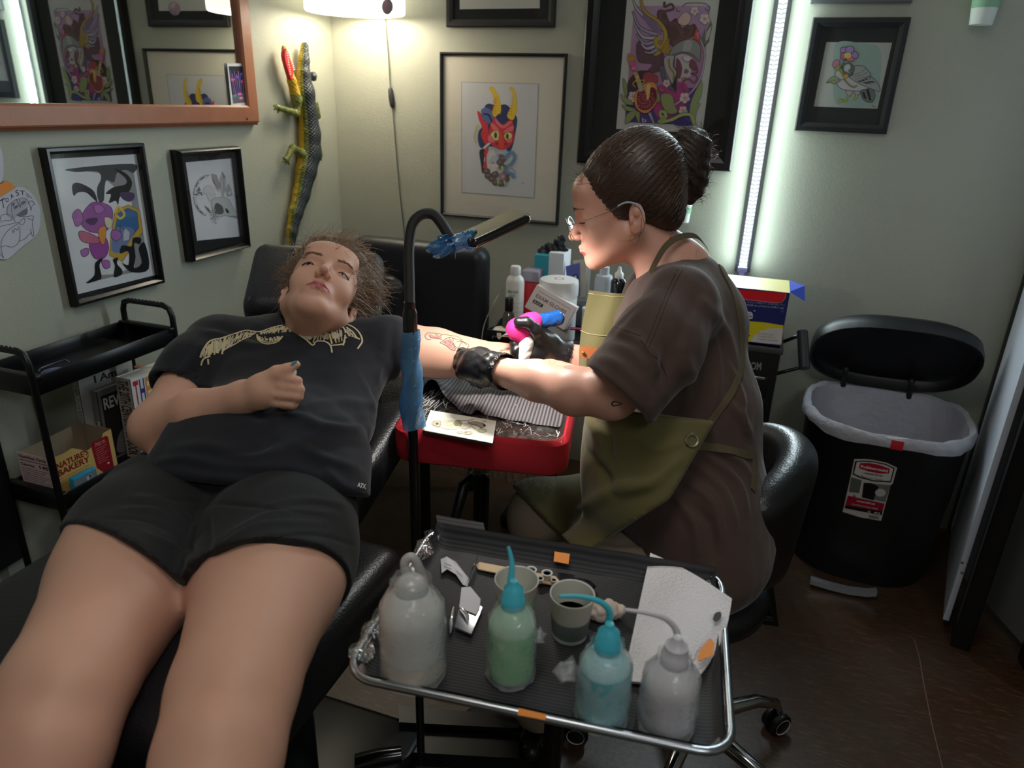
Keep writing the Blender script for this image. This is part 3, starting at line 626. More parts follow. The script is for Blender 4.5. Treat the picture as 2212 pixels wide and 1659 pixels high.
# helmet
d.poly(((750, 550), (870, 480), (980, 470), (1060, 540), (1070, 640), (1050, 740), (960, 660), (850, 630), (720, 680), (700, 640)), (150, 146, 146), 4, (50, 46, 50), 5); d.poly(((880, 500), (960, 490), (950, 600), (860, 610)), (176, 172, 170), 3); d.stroke(((720, 660), (860, 620), (970, 650), (1050, 720)), 14, (112, 108, 110), 4)
d.poly(((980, 450), (1025, 330), (1060, 430), (1060, 540), (1020, 480)), (190, 96, 40), 3, (70, 30, 20), 4); d.poly(((1015, 400), (1050, 380), (1052, 470), (1030, 450)), (222, 110, 160), 3)
# face
d.poly(((770, 680), (870, 650), (970, 690), (1000, 780), (950, 860), (960, 900), (860, 960), (800, 960), (780, 840)), (196, 184, 184), 4); d.poly(((860, 680), (940, 670), (960, 730), (880, 740)), (216, 206, 204), 3, (120, 100, 104), 3)
d.stroke(((840, 690), (900, 740), (950, 725)), 8, (90, 66, 74), 4); d.poly(((890, 820), (930, 850), (905, 880), (870, 870)), (130, 100, 110), 3); d.poly(((840, 930), (900, 920), (870, 970), (840, 970)), (176, 120, 134), 3)
d.poly(((780, 700), (830, 740), (850, 830), (820, 940), (780, 900)), (128, 74, 88), 4); d.poly(((960, 700), (1020, 760), (1040, 850), (960, 830), (930, 780)), (124, 72, 84), 4)
for q in (((940, 740), (1010, 800), (1030, 870), (960, 880), (1030, 920), (990, 990), (930, 940), (870, 970), (850, 1050), (900, 1090)), ((1000, 780), (1035, 850), (1000, 880))): d.stroke(q, 22, (132, 78, 96), 6)
# cheek plate and blades
d.poly(((640, 680), (760, 670), (750, 800), (790, 860), (780, 1000), (740, 1020), (680, 900), (640, 800)), (182, 172, 168), 3, (60, 54, 60), 4); d.stroke(((690, 700), (700, 800), (750, 880), (740, 960)), 22, (150, 126, 62), 5)
d.stroke(((760, 680), (745, 790), (785, 860), (770, 1000), (740, 1030)), 14, (80, 80, 88), 5)
d.poly(((570, 790), (620, 780), (680, 1000), (740, 1020), (780, 1110), (700, 1070), (610, 960)), (104, 102, 112), 0, (40, 38, 44), 4); d.poly(((720, 1030), (790, 860), (780, 1110)), (60, 58, 66))
# long stem and leaves
d.stroke(((1070, 480), (1120, 620), (1110, 760), (1060, 950), (930, 1130), (750, 1260)), 26, (60, 60, 66), 6); d.stroke(((1070, 480), (1120, 620), (1110, 760), (1060, 950), (930, 1130), (750, 1260)), 17, (196, 176, 200), 6)
for q in (((1080, 470), (1120, 350), (1115, 560)), ((1110, 560), (1180, 430), (1170, 500)), ((1140, 380), (1200, 290), (1180, 270))): d.poly(q, (110, 126, 92), 0, (50, 60, 44), 4)
d.stroke(((850, 80), (900, 40), (1000, 35), (1120, 40), (1180, 90), (1160, 130), (1120, 100)), 9, (90, 100, 80), 5); d.stroke(((1170, 120), (1170, 200), (1205, 300), (1180, 420)), 9, (110, 120, 100), 5); d.stroke(((830, 130), (780, 130), (790, 90)), 9, (90, 100, 80), 4)
d.poly(((870, 150), (940, 170), (950, 240), (900, 300), (820, 290), (800, 240)), (222, 186, 180), 4, (90, 80, 70), 4)
PK, PO = (226, 204, 206), (120, 84, 84)
for x, y, r in ((998, 130, 50), (1118, 225, 62), (880, 1170, 62), (860, 1320, 52), (265, 1155, 62), (663, 995, 44)):
    for k in range(5): a_ = k*1.257+0.3; d.disc((x+r*.55*math.cos(a_), y+r*.6*math.sin(a_)), r*.5, PK, None, 10, PO, 3)
    d.disc((x, y), r*.3, (214, 140, 130)); d.disc((x, y), r*.16, (206, 176, 96))
# pomegranate and dagger
d.poly(((380, 900), (440, 860), (500, 880), (560, 920), (530, 1000), (400, 1000)), (170, 74, 84), 3, (96, 40, 50), 4)
d.poly(((290, 1110), (400, 1000), (520, 990), (560, 1120), (540, 1240), (430, 1350), (330, 1320), (280, 1230)), (224, 156, 96), 4, (130, 50, 40), 5)
d.poly(((310, 1120), (400, 1080), (420, 1200), (440, 1060), (530, 1060), (540, 1200), (450, 1310), (330, 1290)), (128, 34, 48), 4)
for i in range(60): a_ = i*2.4; r_ = 14*math.sqrt(i); d.disc((422+r_*math.cos(a_)*1.05, 1195+r_*math.sin(a_)*1.0), 9, ((206, 120, 130), (176, 70, 84))[i % 2])
d.poly(((425, 1030), (470, 1020), (450, 1180), (430, 1180)), (230, 196, 120), 3)
d.poly(((275, 870), (320, 860), (385, 1050), (380, 1090), (335, 1100)), (186, 170, 160), 0, (90, 76, 70), 4); d.poly(((440, 1355), (475, 1340), (550, 1560)), (168, 168, 182), 0, (70, 66, 80), 4)
for x, y, r, c in ((240, 700, 50, (190, 156, 70)), (250, 760, 42, (222, 90, 160)), (272, 815, 34, (230, 120, 176)), (290, 880, 32, (196, 160, 84)), (310, 920, 28, (226, 186, 170)), (220, 660, 26, (206, 130, 120)), (320, 960, 34, (206, 180, 80))): d.disc((x, y), r, c, r*.8, 12, (110, 60, 50), 3)
for q in (((300, 960), (260, 1000), (290, 1040)), ((350, 960), (400, 960), (370, 1010))): d.stroke(q, 12, (190, 170, 80), 4)
LG, LO = (150, 158, 104), (70, 84, 50)
for q in (((140, 930), (190, 1010), (190, 1150), (150, 1080)), ((115, 1120), (270, 1240), (200, 1250), (140, 1200)), ((130, 1250), (300, 1310), (220, 1330), (160, 1300)), ((170, 1480), (190, 1360), (310, 1320), (260, 1420)), ((290, 1360), (340, 1340), (335, 1470)), ((560, 1010), (600, 1060), (640, 1080), (600, 1090)), ((545, 1080), (585, 1160), (570, 1230), (550, 1180)),
          ((600, 1130), (720, 1130), (760, 1260), (790, 1340), (690, 1360), (610, 1260)), ((960, 1200), (1085, 960), (1080, 1130), (1030, 1230), (1070, 1240), (1020, 1340), (1000, 1500), (940, 1400))): d.poly(q, LG, 3, LO, 4)
d.stroke(((640, 1390), (600, 1400), (590, 1340), (640, 1340), (650, 1400), (570, 1460), (720, 1430), (850, 1370), (960, 1380), (995, 1490)), 46, LO, 6); d.stroke(((640, 1390), (600, 1400), (590, 1340), (640, 1340), (650, 1400), (570, 1460), (720, 1430), (850, 1370), (960, 1380), (995, 1490)), 36, (166, 176, 116), 6)
d.poly(((750, 1490), (860, 1410), (960, 1500)), (62, 44, 120), 3); d.text('b', ((372, 1410), (420, 1410), (420, 1460), (372, 1460)), (226, 210, 226))
link('artwork', d, None, t)
t, fd = frame('square black frame with a small bird holding a pink poppy, right of the light strip', 'y', BY, (1757, 37), (1915, 290), 0.028, 0.022, M_blkm, mat('navy_black_mat', (22, 23, 28), 0.8))
d = Decal(fd, off=(1750, 70), sc=1/8.295)
d.poly(((290, 172), (1468, 185), (1205, 1368), (65, 1328)), (188, 188, 182)); d.poly(((460, 200), (900, 190), (1250, 300), (1250, 900), (1150, 1300), (560, 1320), (420, 1150), (420, 700)), (160, 180, 172), 5)
KB = (34, 44, 46)
d.poly(((910, 1060), (1060, 990), (1160, 1080), (1150, 1200), (1080, 1260), (950, 1200)), (120, 124, 122), 4, KB, 10); d.poly(((1000, 1030), (1050, 1010), (1100, 1220), (1060, 1220)), (24, 24, 26)); d.poly(((930, 1080), (970, 1060), (1020, 1200), (960, 1180)), (40, 42, 44))
for q in (((640, 1040), (760, 1050), (710, 1150), (670, 1120)), ((790, 1050), (900, 1060), (850, 1130), (815, 1120))): d.poly(q, (190, 176, 178), 3, KB, 8)
for q in (((700, 1120), (650, 1190), (600, 1220), (500, 1200)), ((640, 1200), (660, 1260)), ((600, 1220), (490, 1250)), ((840, 1110), (820, 1170), (775, 1215))): d.stroke(q, 38, KB, 3); d.stroke(q, 24, (196, 196, 96), 3)
d.poly(((450, 740), (520, 660), (700, 600), (900, 800), (1060, 980), (960, 1020), (880, 1050), (700, 1040), (560, 1010), (480, 920)), (200, 194, 196), 4, KB, 10)
d.poly(((790, 610), (880, 595), (980, 620), (1080, 740), (1090, 790), (1190, 880), (1250, 1000), (1230, 1060), (1050, 990), (880, 920), (700, 800), (760, 760)), (168, 170, 168), 4, KB, 10)
for i in range(5): d.stroke(((760+i*18, 760-i*12+i*42), (900+i*30, 720+i*44), (1000+i*34, 650+i*58)), 7, (70, 76, 76), 4)
for q in (((860, 870), (910, 860), (920, 885), (880, 890)), ((920, 850), (970, 835), (980, 865), (930, 875)), ((970, 830), (1040, 800), (1010, 850)), ((1030, 800), (1090, 785), (1080, 812)), ((1000, 880), (1120, 870), (1180, 900), (1050, 900)), ((930, 890), (1040, 905), (1140, 930), (1000, 920))): d.poly(q, (20, 22, 24))
d.poly(((560, 600), (640, 550), (730, 560), (785, 620), (780, 700), (720, 780), (660, 790), (600, 740), (580, 680)), (104, 116, 112), 4, KB, 11); d.poly(((620, 600), (700, 570), (720, 640), (650, 700), (610, 680)), (198, 200, 198), 3)
d.disc((688, 695), 30, (226, 220, 210), 28, 14, KB, 5); d.disc((695, 692), 16, (60, 30, 20)); d.poly(((600, 780), (650, 740), (690, 780), (620, 830)), (222, 160, 80), 3, KB, 6)
d.stroke(((640, 480), (590, 560), (600, 790)), 22, KB, 4); d.stroke(((640, 480), (590, 560), (600, 790)), 12, (120, 130, 60), 4)
d.stroke(((500, 640), (560, 720), (600, 800)), 36, (150, 150, 70), 4); d.stroke(((600, 830), (690, 930), (780, 980), (840, 950)), 30, KB, 4); d.stroke(((600, 830), (690, 930), (780, 980), (840, 950)), 18, (160, 156, 80), 4)
d.poly(((290, 905), (370, 810), (450, 790), (540, 840), (520, 880), (420, 920), (360, 890)), (150, 160, 120), 3, KB, 7); d.stroke(((300, 900), (420, 860), (600, 840)), 7, (80, 90, 60), 3)
d.poly(((400, 560), (440, 500), (510, 490), (530, 560), (500, 640), (440, 640), (400, 600)), (198, 130, 160), 3, KB, 8); d.poly(((440, 640), (520, 570), (535, 640), (510, 690)), (166, 160, 70), 3, KB, 5)
for x, y, rx, ry, c in ((600, 320, 62, 62, (176, 140, 190)), (710, 310, 78, 66, (182, 142, 192)), (800, 410, 62, 66, (176, 140, 190)), (600, 425, 60, 66, (206, 110, 130)), (720, 480, 76, 46, (216, 120, 122))): d.disc((x, y), rx, c, ry, 14, KB, 10)
d.disc((675, 415), 68, (232, 216, 190), 56, 16, KB, 5); d.disc((675, 420), 52, (226, 200, 80), 42)
d.text('M/m', ((1110, 1305), (1195, 1310), (1190, 1345), (1105, 1340)), KB)
link('artwork', d, None, t)
f = onY(BY-0.02); a = f(1775, 0); c = f(1971, 5)
t, fd = frame('narrow edge of a frame hung above the bird painting', 'y', BY, (1785, -200), (1970, 5), 0.02, 0.02, mat('grey_frame', (90, 90, 92), 0.5), M_matw)
# ------------------------------------------------ crocodile on the left wall
# ------------------------------------------------ drum lamp, cord and switch
# drum shade lamp on the back wall with its cord and in-line switch
sh = np.array([-1.54, 2.62, 1.79]); M_shade = mat('lamp_shade_fabric', (255, 250, 236), 0.7, emit=((255, 247, 226), 1.6))
t = thing('wall_lamp', 'glowing white drum shade lamp in the corner with a cord hanging below', 'lamp', sh)
b = MB(); b.lathe(sh, [(0.181, 0), (0.185, 0.004), (0.185, 0.2), (0.181, 0.204), (0.181, 0.004)], n=48, cap=False); link('lamp_shade', b, M_shade, t)
b = MB(); b.tube([sh+(0, 0, 0.15), sh+(0, 0.19, 0.15)], 0.008); b.box(sh+(0, 0.192, 0.15), (0.05, 0.012, 0.1), bev=0.004); link('lamp_arm', b, mat('steel_grey', (120, 120, 120), 0.4, metal=0.8), t)
b = MB(); b.ball(sh+(0, 0, 0.1), 0.035); link('bulb', b, mat('bulb_glow', (255, 250, 235), 0.5, emit=((255, 240, 210), 10)), t)
f = onY(BY-0.008); cd = [f(*p) for p in ((832, 30), (834, 60), (839, 120), (843, 190))]; cd2 = [f(*p) for p in ((848, 230), (852, 280), (857, 340), (864, 420), (873, 500), (880, 600), (884, 760))]
b = MB(); b.tube(crom(cd, 5, False), 0.0022, n=6); b.tube(crom(cd2, 5, False), 0.0022, n=6); link('power_cord', b, mat('grey_cord', (92, 94, 92), 0.5), t)
p0, p1 = f(843, 190), f(848, 232); b = MB(); b.tube([p0, p0*.9+p1*.1, p0*.5+p1*.5, p0*.1+p1*.9, p1], [0.006, 0.01, 0.012, 0.01, 0.006], n=10); link('cord_switch', b, mat('dark_switch', (58, 60, 60), 0.45), t)
fs = onY(2.44); c = fs(838, 15); b = MB(); b.lathe(c, [(0.0001, 0), (0.022, 0.0005), (0.024, 0.003), (0.022, 0.004), (0.0001, 0.004)], axis=(-0.2, -1, 0.05), n=24)
o = link('holographic_sticker', b, mat('holo_foil', (150, 165, 195), 0.3, noise=(60, 0.9, (220, 160, 170))), t)
light('wall_lamp_glow', 'POINT', tuple(sh+(0, 0, 0.06)), 7.5, (1.0, 0.93, 0.78), 0.08)
# LED light strip
t = thing('light_strip', 'vertical glowing LED strip in a grey channel on the back wall', 'light strip', (-0.03, BY, 0.94))
xs = -0.033; b = MB(); b.box((xs, BY-0.004, 1.83), (0.052, 0.006, 1.8)); link('channel', b, mat('aluminium_channel', (150, 152, 150), 0.45, metal=0.6), t)
b = MB()
for s_ in (-1, 1): b.box((xs+s_*0.027, BY-0.008, 1.83), (0.003, 0.016, 1.8))
link('channel_side', b, mat('aluminium_side', (120, 124, 122), 0.5), t)
M_led = mat('led_diffuser', (240, 245, 240), 0.4, emit=((222, 240, 255), 0.3)); M_ledd = mat('led_chip', (255, 255, 255), 0.4, emit=((238, 248, 255), 1.7))
b = MB(); b.box((xs, BY-0.009, 1.835), (0.03, 0.006, 1.78), bev=0.002); link('diffuser', b, M_led, t)
b = MB()
for i in range(118):
    z = 0.955+i*0.0142
    if z < 2.65:
        for s_ in (-1, 0, 1): b.box((xs+s_*0.0095, BY-0.0128+abs(s_)*0.0004, z+abs(s_)*0.003), (0.0072, 0.002, 0.0095), bev=0.001, seg=1)
link('light_dots', b, M_ledd, t)
b = MB(); b.box((xs, BY-0.012, 0.938), (0.034, 0.02, 0.02), bev=0.003); b.prism([(xs-0.011, BY-0.018, 0.928), (xs+0.011, BY-0.018, 0.928), (xs+0.006, BY-0.018, 0.87), (xs-0.004, BY-0.018, 0.87)], (0, 0.012, 0)); link('end_connector', b, mat('lilac_plastic', (176, 172, 206), 0.4, emit=((170, 170, 230), 0.15)), t)
for s_ in (-1, 1):
    l = light('light_strip_glow', 'AREA', (xs+s_*0.0185, BY-0.0135, 1.83), 8.5, (0.78, 0.94, 1.0), 0.005, 1.75); l.rotation_euler = (math.radians(-90), 0, 0)
    light('light_strip_side_glow', 'AREA', (xs+s_*0.034, BY-0.045, 1.8), 2.2, (0.80, 1.0, 0.98), 0.012, 1.7, aim=(xs+s_*0.4, BY+0.06, 1.8))
# paper cups stuck on the wall
def wall_cup(cx, z0, h, r, lab):
    t = thing('paper_cup', lab, 'cup', (cx, BY-0.04, z0)); c = np.array((cx, BY-0.045, z0)); b = MB()
    b.lathe(c, [(0.0001, 0.002), (r*0.72, 0.002), (r*0.74, 0), (r, h), (r*1.04, h+0.001), (r*1.04, h+0.004), (r*0.97, h+0.003), (r*0.7, 0.004), (0.0001, 0.004)], n=28); link('cup_wall', b, mat('cup_paper', (226, 232, 226), 0.6), t)
    b = MB(); b.lathe(c, [(r*0.745+0.0005, 0.008), (r*0.765+0.0005, 0.015)], n=28, cap=False); b.lathe(c, [(r*0.85+.0006, h*0.45), (r*0.92+.0006, h*0.72)], n=28, cap=False); link('green_print', b, mat('cup_green', (150, 196, 160), 0.6), t)
    b = MB(); b.box(c+(0, 0.022, h*0.9), (0.012, 0.044, 0.02)); link('wall_clip', b, mat('dark_clip', (50, 52, 54), 0.4), t)
wall_cup(0.553, 1.765, 0.1, 0.042, 'white paper cup with green print clipped to the top right of the wall')
wall_cup(-0.268, 1.10, 0.075, 0.026, 'small white paper cup on the wall under the helmet painting, behind the hair bun')
# ------------------------------------------------ crocodile
def croc():
    f = onX(LX+0.035)
    spine = [f(*p) for p in ((658, 100), (656, 130), (655, 160), (658, 200), (664, 240), (668, 290), (668, 330), (660, 370), (650, 420), (638, 460), (630, 500), (627, 540))]
    rad = [0.013, 0.018, 0.023, 0.034, 0.034, 0.040, 0.042, 0.038, 0.031, 0.025, 0.019, 0.013]
    F_ = Field(); F_.chain(spine, rad, 0.012)
    jaw = [f(*p) for p in ((613, 104), (619, 135), (630, 175), (640, 215))]; F_.chain(jaw, [0.008, 0.0105, 0.014, 0.02], 0.012)
    eye = [f(652, 158)+(0.012, 0, 0), f(672, 165)+(0.01, 0, 0)]
    for e in eye: F_.ell(e, (0.012, 0.012, 0.016), k=0.006)
    for a_ in (((642, 215), (640, 245), (600, 232)), ((655, 335), (632, 320), (618, 345)), ((678, 225), (686, 250)), ((680, 300), (690, 335))):
        ps = [f(*p) for p in a_]; F_.chain(ps, [0.016, 0.012, 0.008][:len(ps)], 0.008)
    for a0, tips in ((f(603, 234), ((592, 228), (592, 236), (596, 224), (600, 244))), (f(620, 345), ((610, 340), (611, 350), (618, 356), (626, 357))), (f(690, 335), ((696, 340), (694, 346)))):
        for tp in tips: F_.cone(a0, f(*tp), 0.005, 0.002, 0.004)
    V, F = F_.mesh(0.0028); sk = Skin(V, F, 1); sp = np.array(spine)
    def bumps(X):
        d = np.linalg.norm(X[:, None, :]-sp[None], axis=2); i = d.argmin(1); side = (X[:, 0]-LX)/0.07
        r = 0.5+0.5*np.sin(X[:, 2]*520)*np.sin((X[:, 1]-sp[i][:, 1])*520); return 0.0052*np.clip(r, 0, 1)*np.clip(side, 0, 1)
    sk.disp(bumps)
    c = sk.V[sk.F].mean(1); zz = sp[::-1, 2]; yc = np.interp(c[:, 2], zz, sp[::-1, 1]); rr = np.interp(c[:, 2], zz, np.array(rad)[::-1])
    off = (yc-c[:, 1]); up_ = (c[:, 0]-LX-0.035); an = off/rr-up_/rr      # towards the belly side
    sk.mi[:] = 0; sk.mi[an > 0.35] = 1; sk.mi[an > 0.95] = 2; far = (np.hypot(c[:, 1]-yc, up_) > rr*1.3) & (c[:, 2] < f(645, 205)[2]); sk.mi[far] = 1
    fr = c[:, 1] < f(645, 200)[1]; 
    jw = np.min(np.linalg.norm(c[:, None]-np.array(jaw)[None, :3], axis=2), 1) < 0.03; sk.mi[jw & (c[:, 2] > f(640, 180)[2])] = 2
    b = sk.mb([mat('croc_grey', (60, 64, 68), 0.4), mat('croc_green', (92, 104, 56), 0.45, noise=(60, 0.8, (150, 150, 70))), mat('croc_yellow', (206, 168, 40), 0.45)])
    o = link('crocodile_figure', b); tag(o, 'grey and yellow rubber crocodile with open red mouth mounted upright on the wall', 'crocodile figure')
    M = MB(); g = onX(LX+0.052); M.prism([g(*p) for p in crom(((619, 105), (626, 125), (634, 150), (630, 172), (622, 150), (615, 120)), 3)], (-0.016, 0, 0)); link('mouth', M, mat('croc_red', (226, 40, 52), 0.4), o)
    M = MB()
    for i in range(12):
        u = i/11
        for (a_, b_, dx) in (((617, 104), (626, 160), -4), ((624, 104), (637, 150), 4)):
            p = g(a_[0]+(b_[0]-a_[0])*u, a_[1]+(b_[1]-a_[1])*u); q = g(a_[0]+(b_[0]-a_[0])*u-dx, a_[1]+(b_[1]-a_[1])*u+1); M.tube([p, (p+q)/2, q], [0.0022, 0.0016, 0.0003], n=5)
    link('teeth', M, mat('croc_teeth', (236, 226, 206), 0.4), o)['kind'] = 'stuff'
    M = MB(); M.ball(eye[0]+(0.008, -0.001, 0.002), (0.006, 0.006, 0.009)); link('eye', M, mat('croc_eye', (206, 150, 70), 0.15, coat=1), o)
croc()
# ================================================= chairs, stands, carts
M_lea = mat('black_leather', (24, 24, 27), 0.36, bump=(260, 0.35, 'voronoi', 0.001), spec=0.5)
M_lea2 = mat('charcoal_leather', (38, 38, 44), 0.42, bump=(260, 0.35, 'voronoi', 0.001))
M_bmet = mat('black_powder_metal', (14, 14, 15), 0.35, metal=0.3)
M_bpl = mat('black_plastic', (15, 15, 16), 0.4)
M_chr = mat('chrome', (200, 202, 205), 0.12, metal=1)
M_alu = mat('brushed_aluminium', (178, 182, 188), 0.26, metal=1)
M_red = mat('red_bandage_wrap', (200, 26, 44), 0.75, bump=(420, 0.6, 'Z', 0.0006))
M_wrapc = glassy('clear_wrap', gl=0.10, rough=0.06, tint=0.8, bump=(60, 1.0, (1, 5, 1)))
M_org = mat('orange_tape', (232, 140, 52), 0.6)
M_stitch = mat('stitch_thread', (200, 200, 200), 0.8)
def basis(o, a, b):
    """axes from origin corner: u towards a, v towards b (made square), n up"""
    u = unit(np.array(a)-o); v = np.array(b)-o; v = unit(v-u*(v@u)); return u, v, np.cross(u, v)
def pad(name, c, size, R, m, parent, rad=0.03, puff=0.01, h=0.006):
    F_ = Field(); s = np.array(size)/2; F_.box(c, s, R, rad, 0); V, F = F_.mesh(h); sk = Skin(V, F, 2)
    q = (sk.V-c)@R; f_ = np.clip(1-(q[:, 0]/s[0])**2, 0, 1)*np.clip(1-(q[:, 1]/s[1])**2, 0, 1)
    sk.V = sk.V+(np.sign(q[:, 2])*np.clip(np.abs(q[:, 2])/s[2], 0, 1)*f_*puff)[:, None]*np.array(R)[:, 2]; return link(name, sk.mb([m]), m, parent)
# --- client's tattoo chair
tc_ = thing('tattoo_chair', 'black leather reclining tattoo chair under the lying client', 'tattoo chair', (-0.83, 0.75, 0))
A = P(520, 660, 1.70); B = P(822, 680, 1.76); T = P(590, 508, 1.88)
u, v, n = basis(A, B, T); w_ = 0.335; hgt = 0.25; c = (A+B)/2+v*hgt/2-n*0.045
pad('headrest', c, (w_, hgt, 0.10), np.stack([u, v, n], 1), M_lea2, tc_, 0.035, 0.012)
for x, y in ((633, 546), (830, 655)):
    b = MB(); b.lathe(P(x, y, 1.80), [(0.010, 0), (0.010, 0.003), (0.0075, 0.003), (0.0001, 0.002)], axis=n, n=20); link('headrest_button', b, M_lea, tc_)
_q = unit((0, 1, 0.36)); R = np.stack([(1, 0, 0), _q, np.cross((1, 0, 0), _q)], 1)
pad('backrest', np.array((-0.89, 1.24, 0.83)), (0.50, 0.60, 0.09), R, M_lea, tc_, 0.035, 0.01)
pad('seat_cushion', np.array((-0.80, 0.72, 0.695)), (0.58, 0.50, 0.12), np.eye(3), M_lea, tc_, 0.035, 0.012)
Rl = np.stack([(1, 0, 0), unit((0.0, 1, 0.04)), np.cross((1, 0, 0), unit((0.0, 1, 0.04)))], 1)
pad('leg_pad', np.array((-0.565, 0.07, 0.655)), (0.22, 0.78, 0.10), Rl, M_lea, tc_, 0.03, 0.012)
pad('leg_pad', np.array((-0.93, 0.07, 0.655)), (0.24, 0.78, 0.10), Rl, M_lea, tc_, 0.03, 0.012)
b = MB(); b.box((-0.83, 0.8, 0.545), (0.34, 0.42, 0.07), bev=0.01); b.box((-0.83, 0.85, 0.30), (0.2, 0.22, 0.45), bev=0.02); b.box((-0.83, 0.8, 0.03), (0.5, 0.8, 0.06), bev=0.02); b.box((-0.80, 0.42, 0.5), (0.3, 0.5, 0.04), bev=0.01); b.tube([(-0.89, 1.0, 0.6), (-0.9, 1.3, 0.72), (-0.92, 1.5, 0.86), (-1.03, 1.62, 1.0)], 0.02); link('chair_base', b, M_bmet, tc_)
# stitched seam along the shoulder edge of the backrest
b = MB(); sp = [np.array((-1.14, 1.24, .83))+_q*(.27-.02*k_)+np.array((.004*(k_ == 0), 0, 0)) for k_ in range(5)]
for i, p in enumerate(crom(sp, 5, False)): b.box(p, (0.002, 0.004, 0.003))
link('seam_stitching', b, M_stitch, tc_)['kind'] = 'stuff'
# --- second leather chair by the corner
t = thing('leather_armchair', 'empty black leather chair standing behind the client in the corner', 'chair', (-1.15, 2.35, 0))
f = onY(2.38); a_, b_ = f(757, 512), f(1047, 545)
w0 = b_[0]-a_[0]; pad('backrest', np.array(((a_[0]+b_[0])/2, 2.42, b_[2]-0.27)), (w0, 0.11, 0.56), np.eye(3), M_lea2, t, 0.045, 0.0)
pad('seat', np.array(((a_[0]+b_[0])/2, 2.14, 0.5)), (w0, 0.46, 0.14), np.eye(3), M_lea, t, 0.04, 0.012)
c = onY(2.31)(845, 665); F_ = Field(); F_.cone(c+(0, 0, 0.06), c-(0, 0, 0.14), 0.062, 0.062, 0.01, flat=((0, 1, 0), 0.6)); V, F = F_.mesh(0.006); link('side_bolster', Skin(V, F, 2).mb([M_lea2]), M_lea2, t)
xm = (a_[0]+b_[0])/2
for sx in (-1, 1):
    for yy in (1.97, 2.4): b = MB(); b.tube([(xm+sx*(w0/2-0.05), yy, 0.45), (xm+sx*(w0/2-0.05), yy, 0.0)], 0.018); link('chair_leg', b, M_bmet, t)
# --- artist's stool
t = thing('artist_stool', 'black leather rolling stool with curved backrest under the seated artist', 'stool', (0.03, 1.37, 0))
b = MB(); sc_ = np.array((-0.03, 1.37, 0.475)); b.lathe(sc_, [(0.0001, 0), (0.14, 0), (0.17, 0.02), (0.175, 0.05), (0.16, 0.075), (0.1, 0.085), (0.0001, 0.085)], n=40); link('seat', b, M_lea, t)
F_ = Field(); bc = P(1632, 1085, 1.49)
for a_ in np.linspace(-1, 1, 17):
    p = bc+np.array((0.05-0.07*a_*a_, 0.17*a_, 0)); hh = 0.11*math.sqrt(1-0.55*a_*a_); F_.cone(p+(0.015, 0, hh), p-(0.0, 0, hh), 0.026, 0.026, 0.04)
V, F = F_.mesh(0.006); link('backrest', Skin(V, F, 8).mb([M_lea]), M_lea, t)
b = MB(); b.tube([bc+(0.05, 0, -0.05), bc+(0.05, 0, -.2), (0.16, 1.38, 0.47), (0.05, 1.37, 0.47)], 0.018); b.tube([(0.03, 1.37, 0.5), (0.03, 1.37, 0.14)], 0.028); link('gas_column', b, M_bmet, t)
CAST = []
for i in range(5):
    an = math.radians(42+i*72); d = np.array((math.cos(an), math.sin(an), 0)); c0 = np.array((0.03, 1.37, 0.13))
    b = MB(); b.tube([c0, c0+d*0.08+(0, 0, 0.012), c0+d*0.19-(0, 0, 0.0), c0+d*0.26-(0, 0, 0.035), c0+d*0.275-(0, 0, 0.07)], [0.022, 0.02, 0.016, 0.013, 0.011]); lg = link('base_leg', b, M_chr, t)
    e = c0+d*0.275; e[2] = 0.032; sd = np.array((-d[1], d[0], 0)); b = MB()
    for s_ in (-1, 1): b.lathe(e+sd*s_*0.006, [(0.0001, 0), (0.026, 0), (0.031, 0.004*s_), (0.031, 0.014*s_), (0.026, 0.018*s_), (0.0001, 0.018*s_)], axis=sd, n=20)
    link('caster_wheel', b, M_bpl, lg);
    for s_ in (-1, 1): b = MB(); b.lathe(e+sd*s_*0.0245, [(0.021, 0), (0.023, s_*0.001), (0.023, s_*0.002)], axis=sd, n=20, cap=False); link('caster_ring', b, mat('pale_ring', (190, 186, 178), 0.5), lg)
# --- armrest stand with red trim
FL, FR = onZ(0.885)(842, 925), onZ(0.885)(1226, 962); u = unit(FR-FL); v = np.array((-u[1], u[0], 0)); W = np.linalg.norm(FR-FL); L = 0.60; TH = 0.062
AR = np.stack([u, v, (0, 0, 1)], 1); AC = FL+u*W/2+v*L/2
t = thing('armrest', 'padded armrest wrapped in clear film with red bandage trim, holding the client arm', 'armrest', (AC[0], AC[1], 0)); T_arm = t
def rrect(hw, hd, r, n=6):
    o = []
    for cx, cy, a0 in ((hw-r, hd-r, 0), (-hw+r, hd-r, 90), (-hw+r, -hd+r, 180), (hw-r, -hd+r, 270)):
        for i in range(n+1): a_ = math.radians(a0+90*i/n); o.append((cx+r*math.cos(a_), cy+r*math.sin(a_)))
    return o
def loft(c, R, levels, m=None, b=None, capb=True, capt=True):
    """levels: (half width, half depth, corner radius, height) rings of a rounded slab"""
    b = b or MB(); G = [[np.array(c)+np.array(R)@np.array((x, y, z)) for x, y in rrect(hw, hd, r)] for hw, hd, r, z in levels]
    b.grid(G, m, True, True); n = len(G[0])
    if capt: b.add(G[-1], [list(range(n))], m, True)
    if capb: b.add(G[0], [list(range(n))[::-1]], m, True)
    return b
hw, hd = W/2, L/2; top = AC.copy(); top[2] = 0.885
link('cushion', loft(top, AR, [(hw-.006, hd-.006, .04, -.075), (hw-.003, hd-.003, .045, -.06), (hw-.003, hd-.003, .045, -.012), (hw-.012, hd-.012, .045, -.002), (hw-.035, hd-.035, .05, .001), (hw-.1, hd-.1, .05, .003)]), mat('pad_vinyl', (30, 29, 31), 0.35, bump=(30, 0.3)), t)
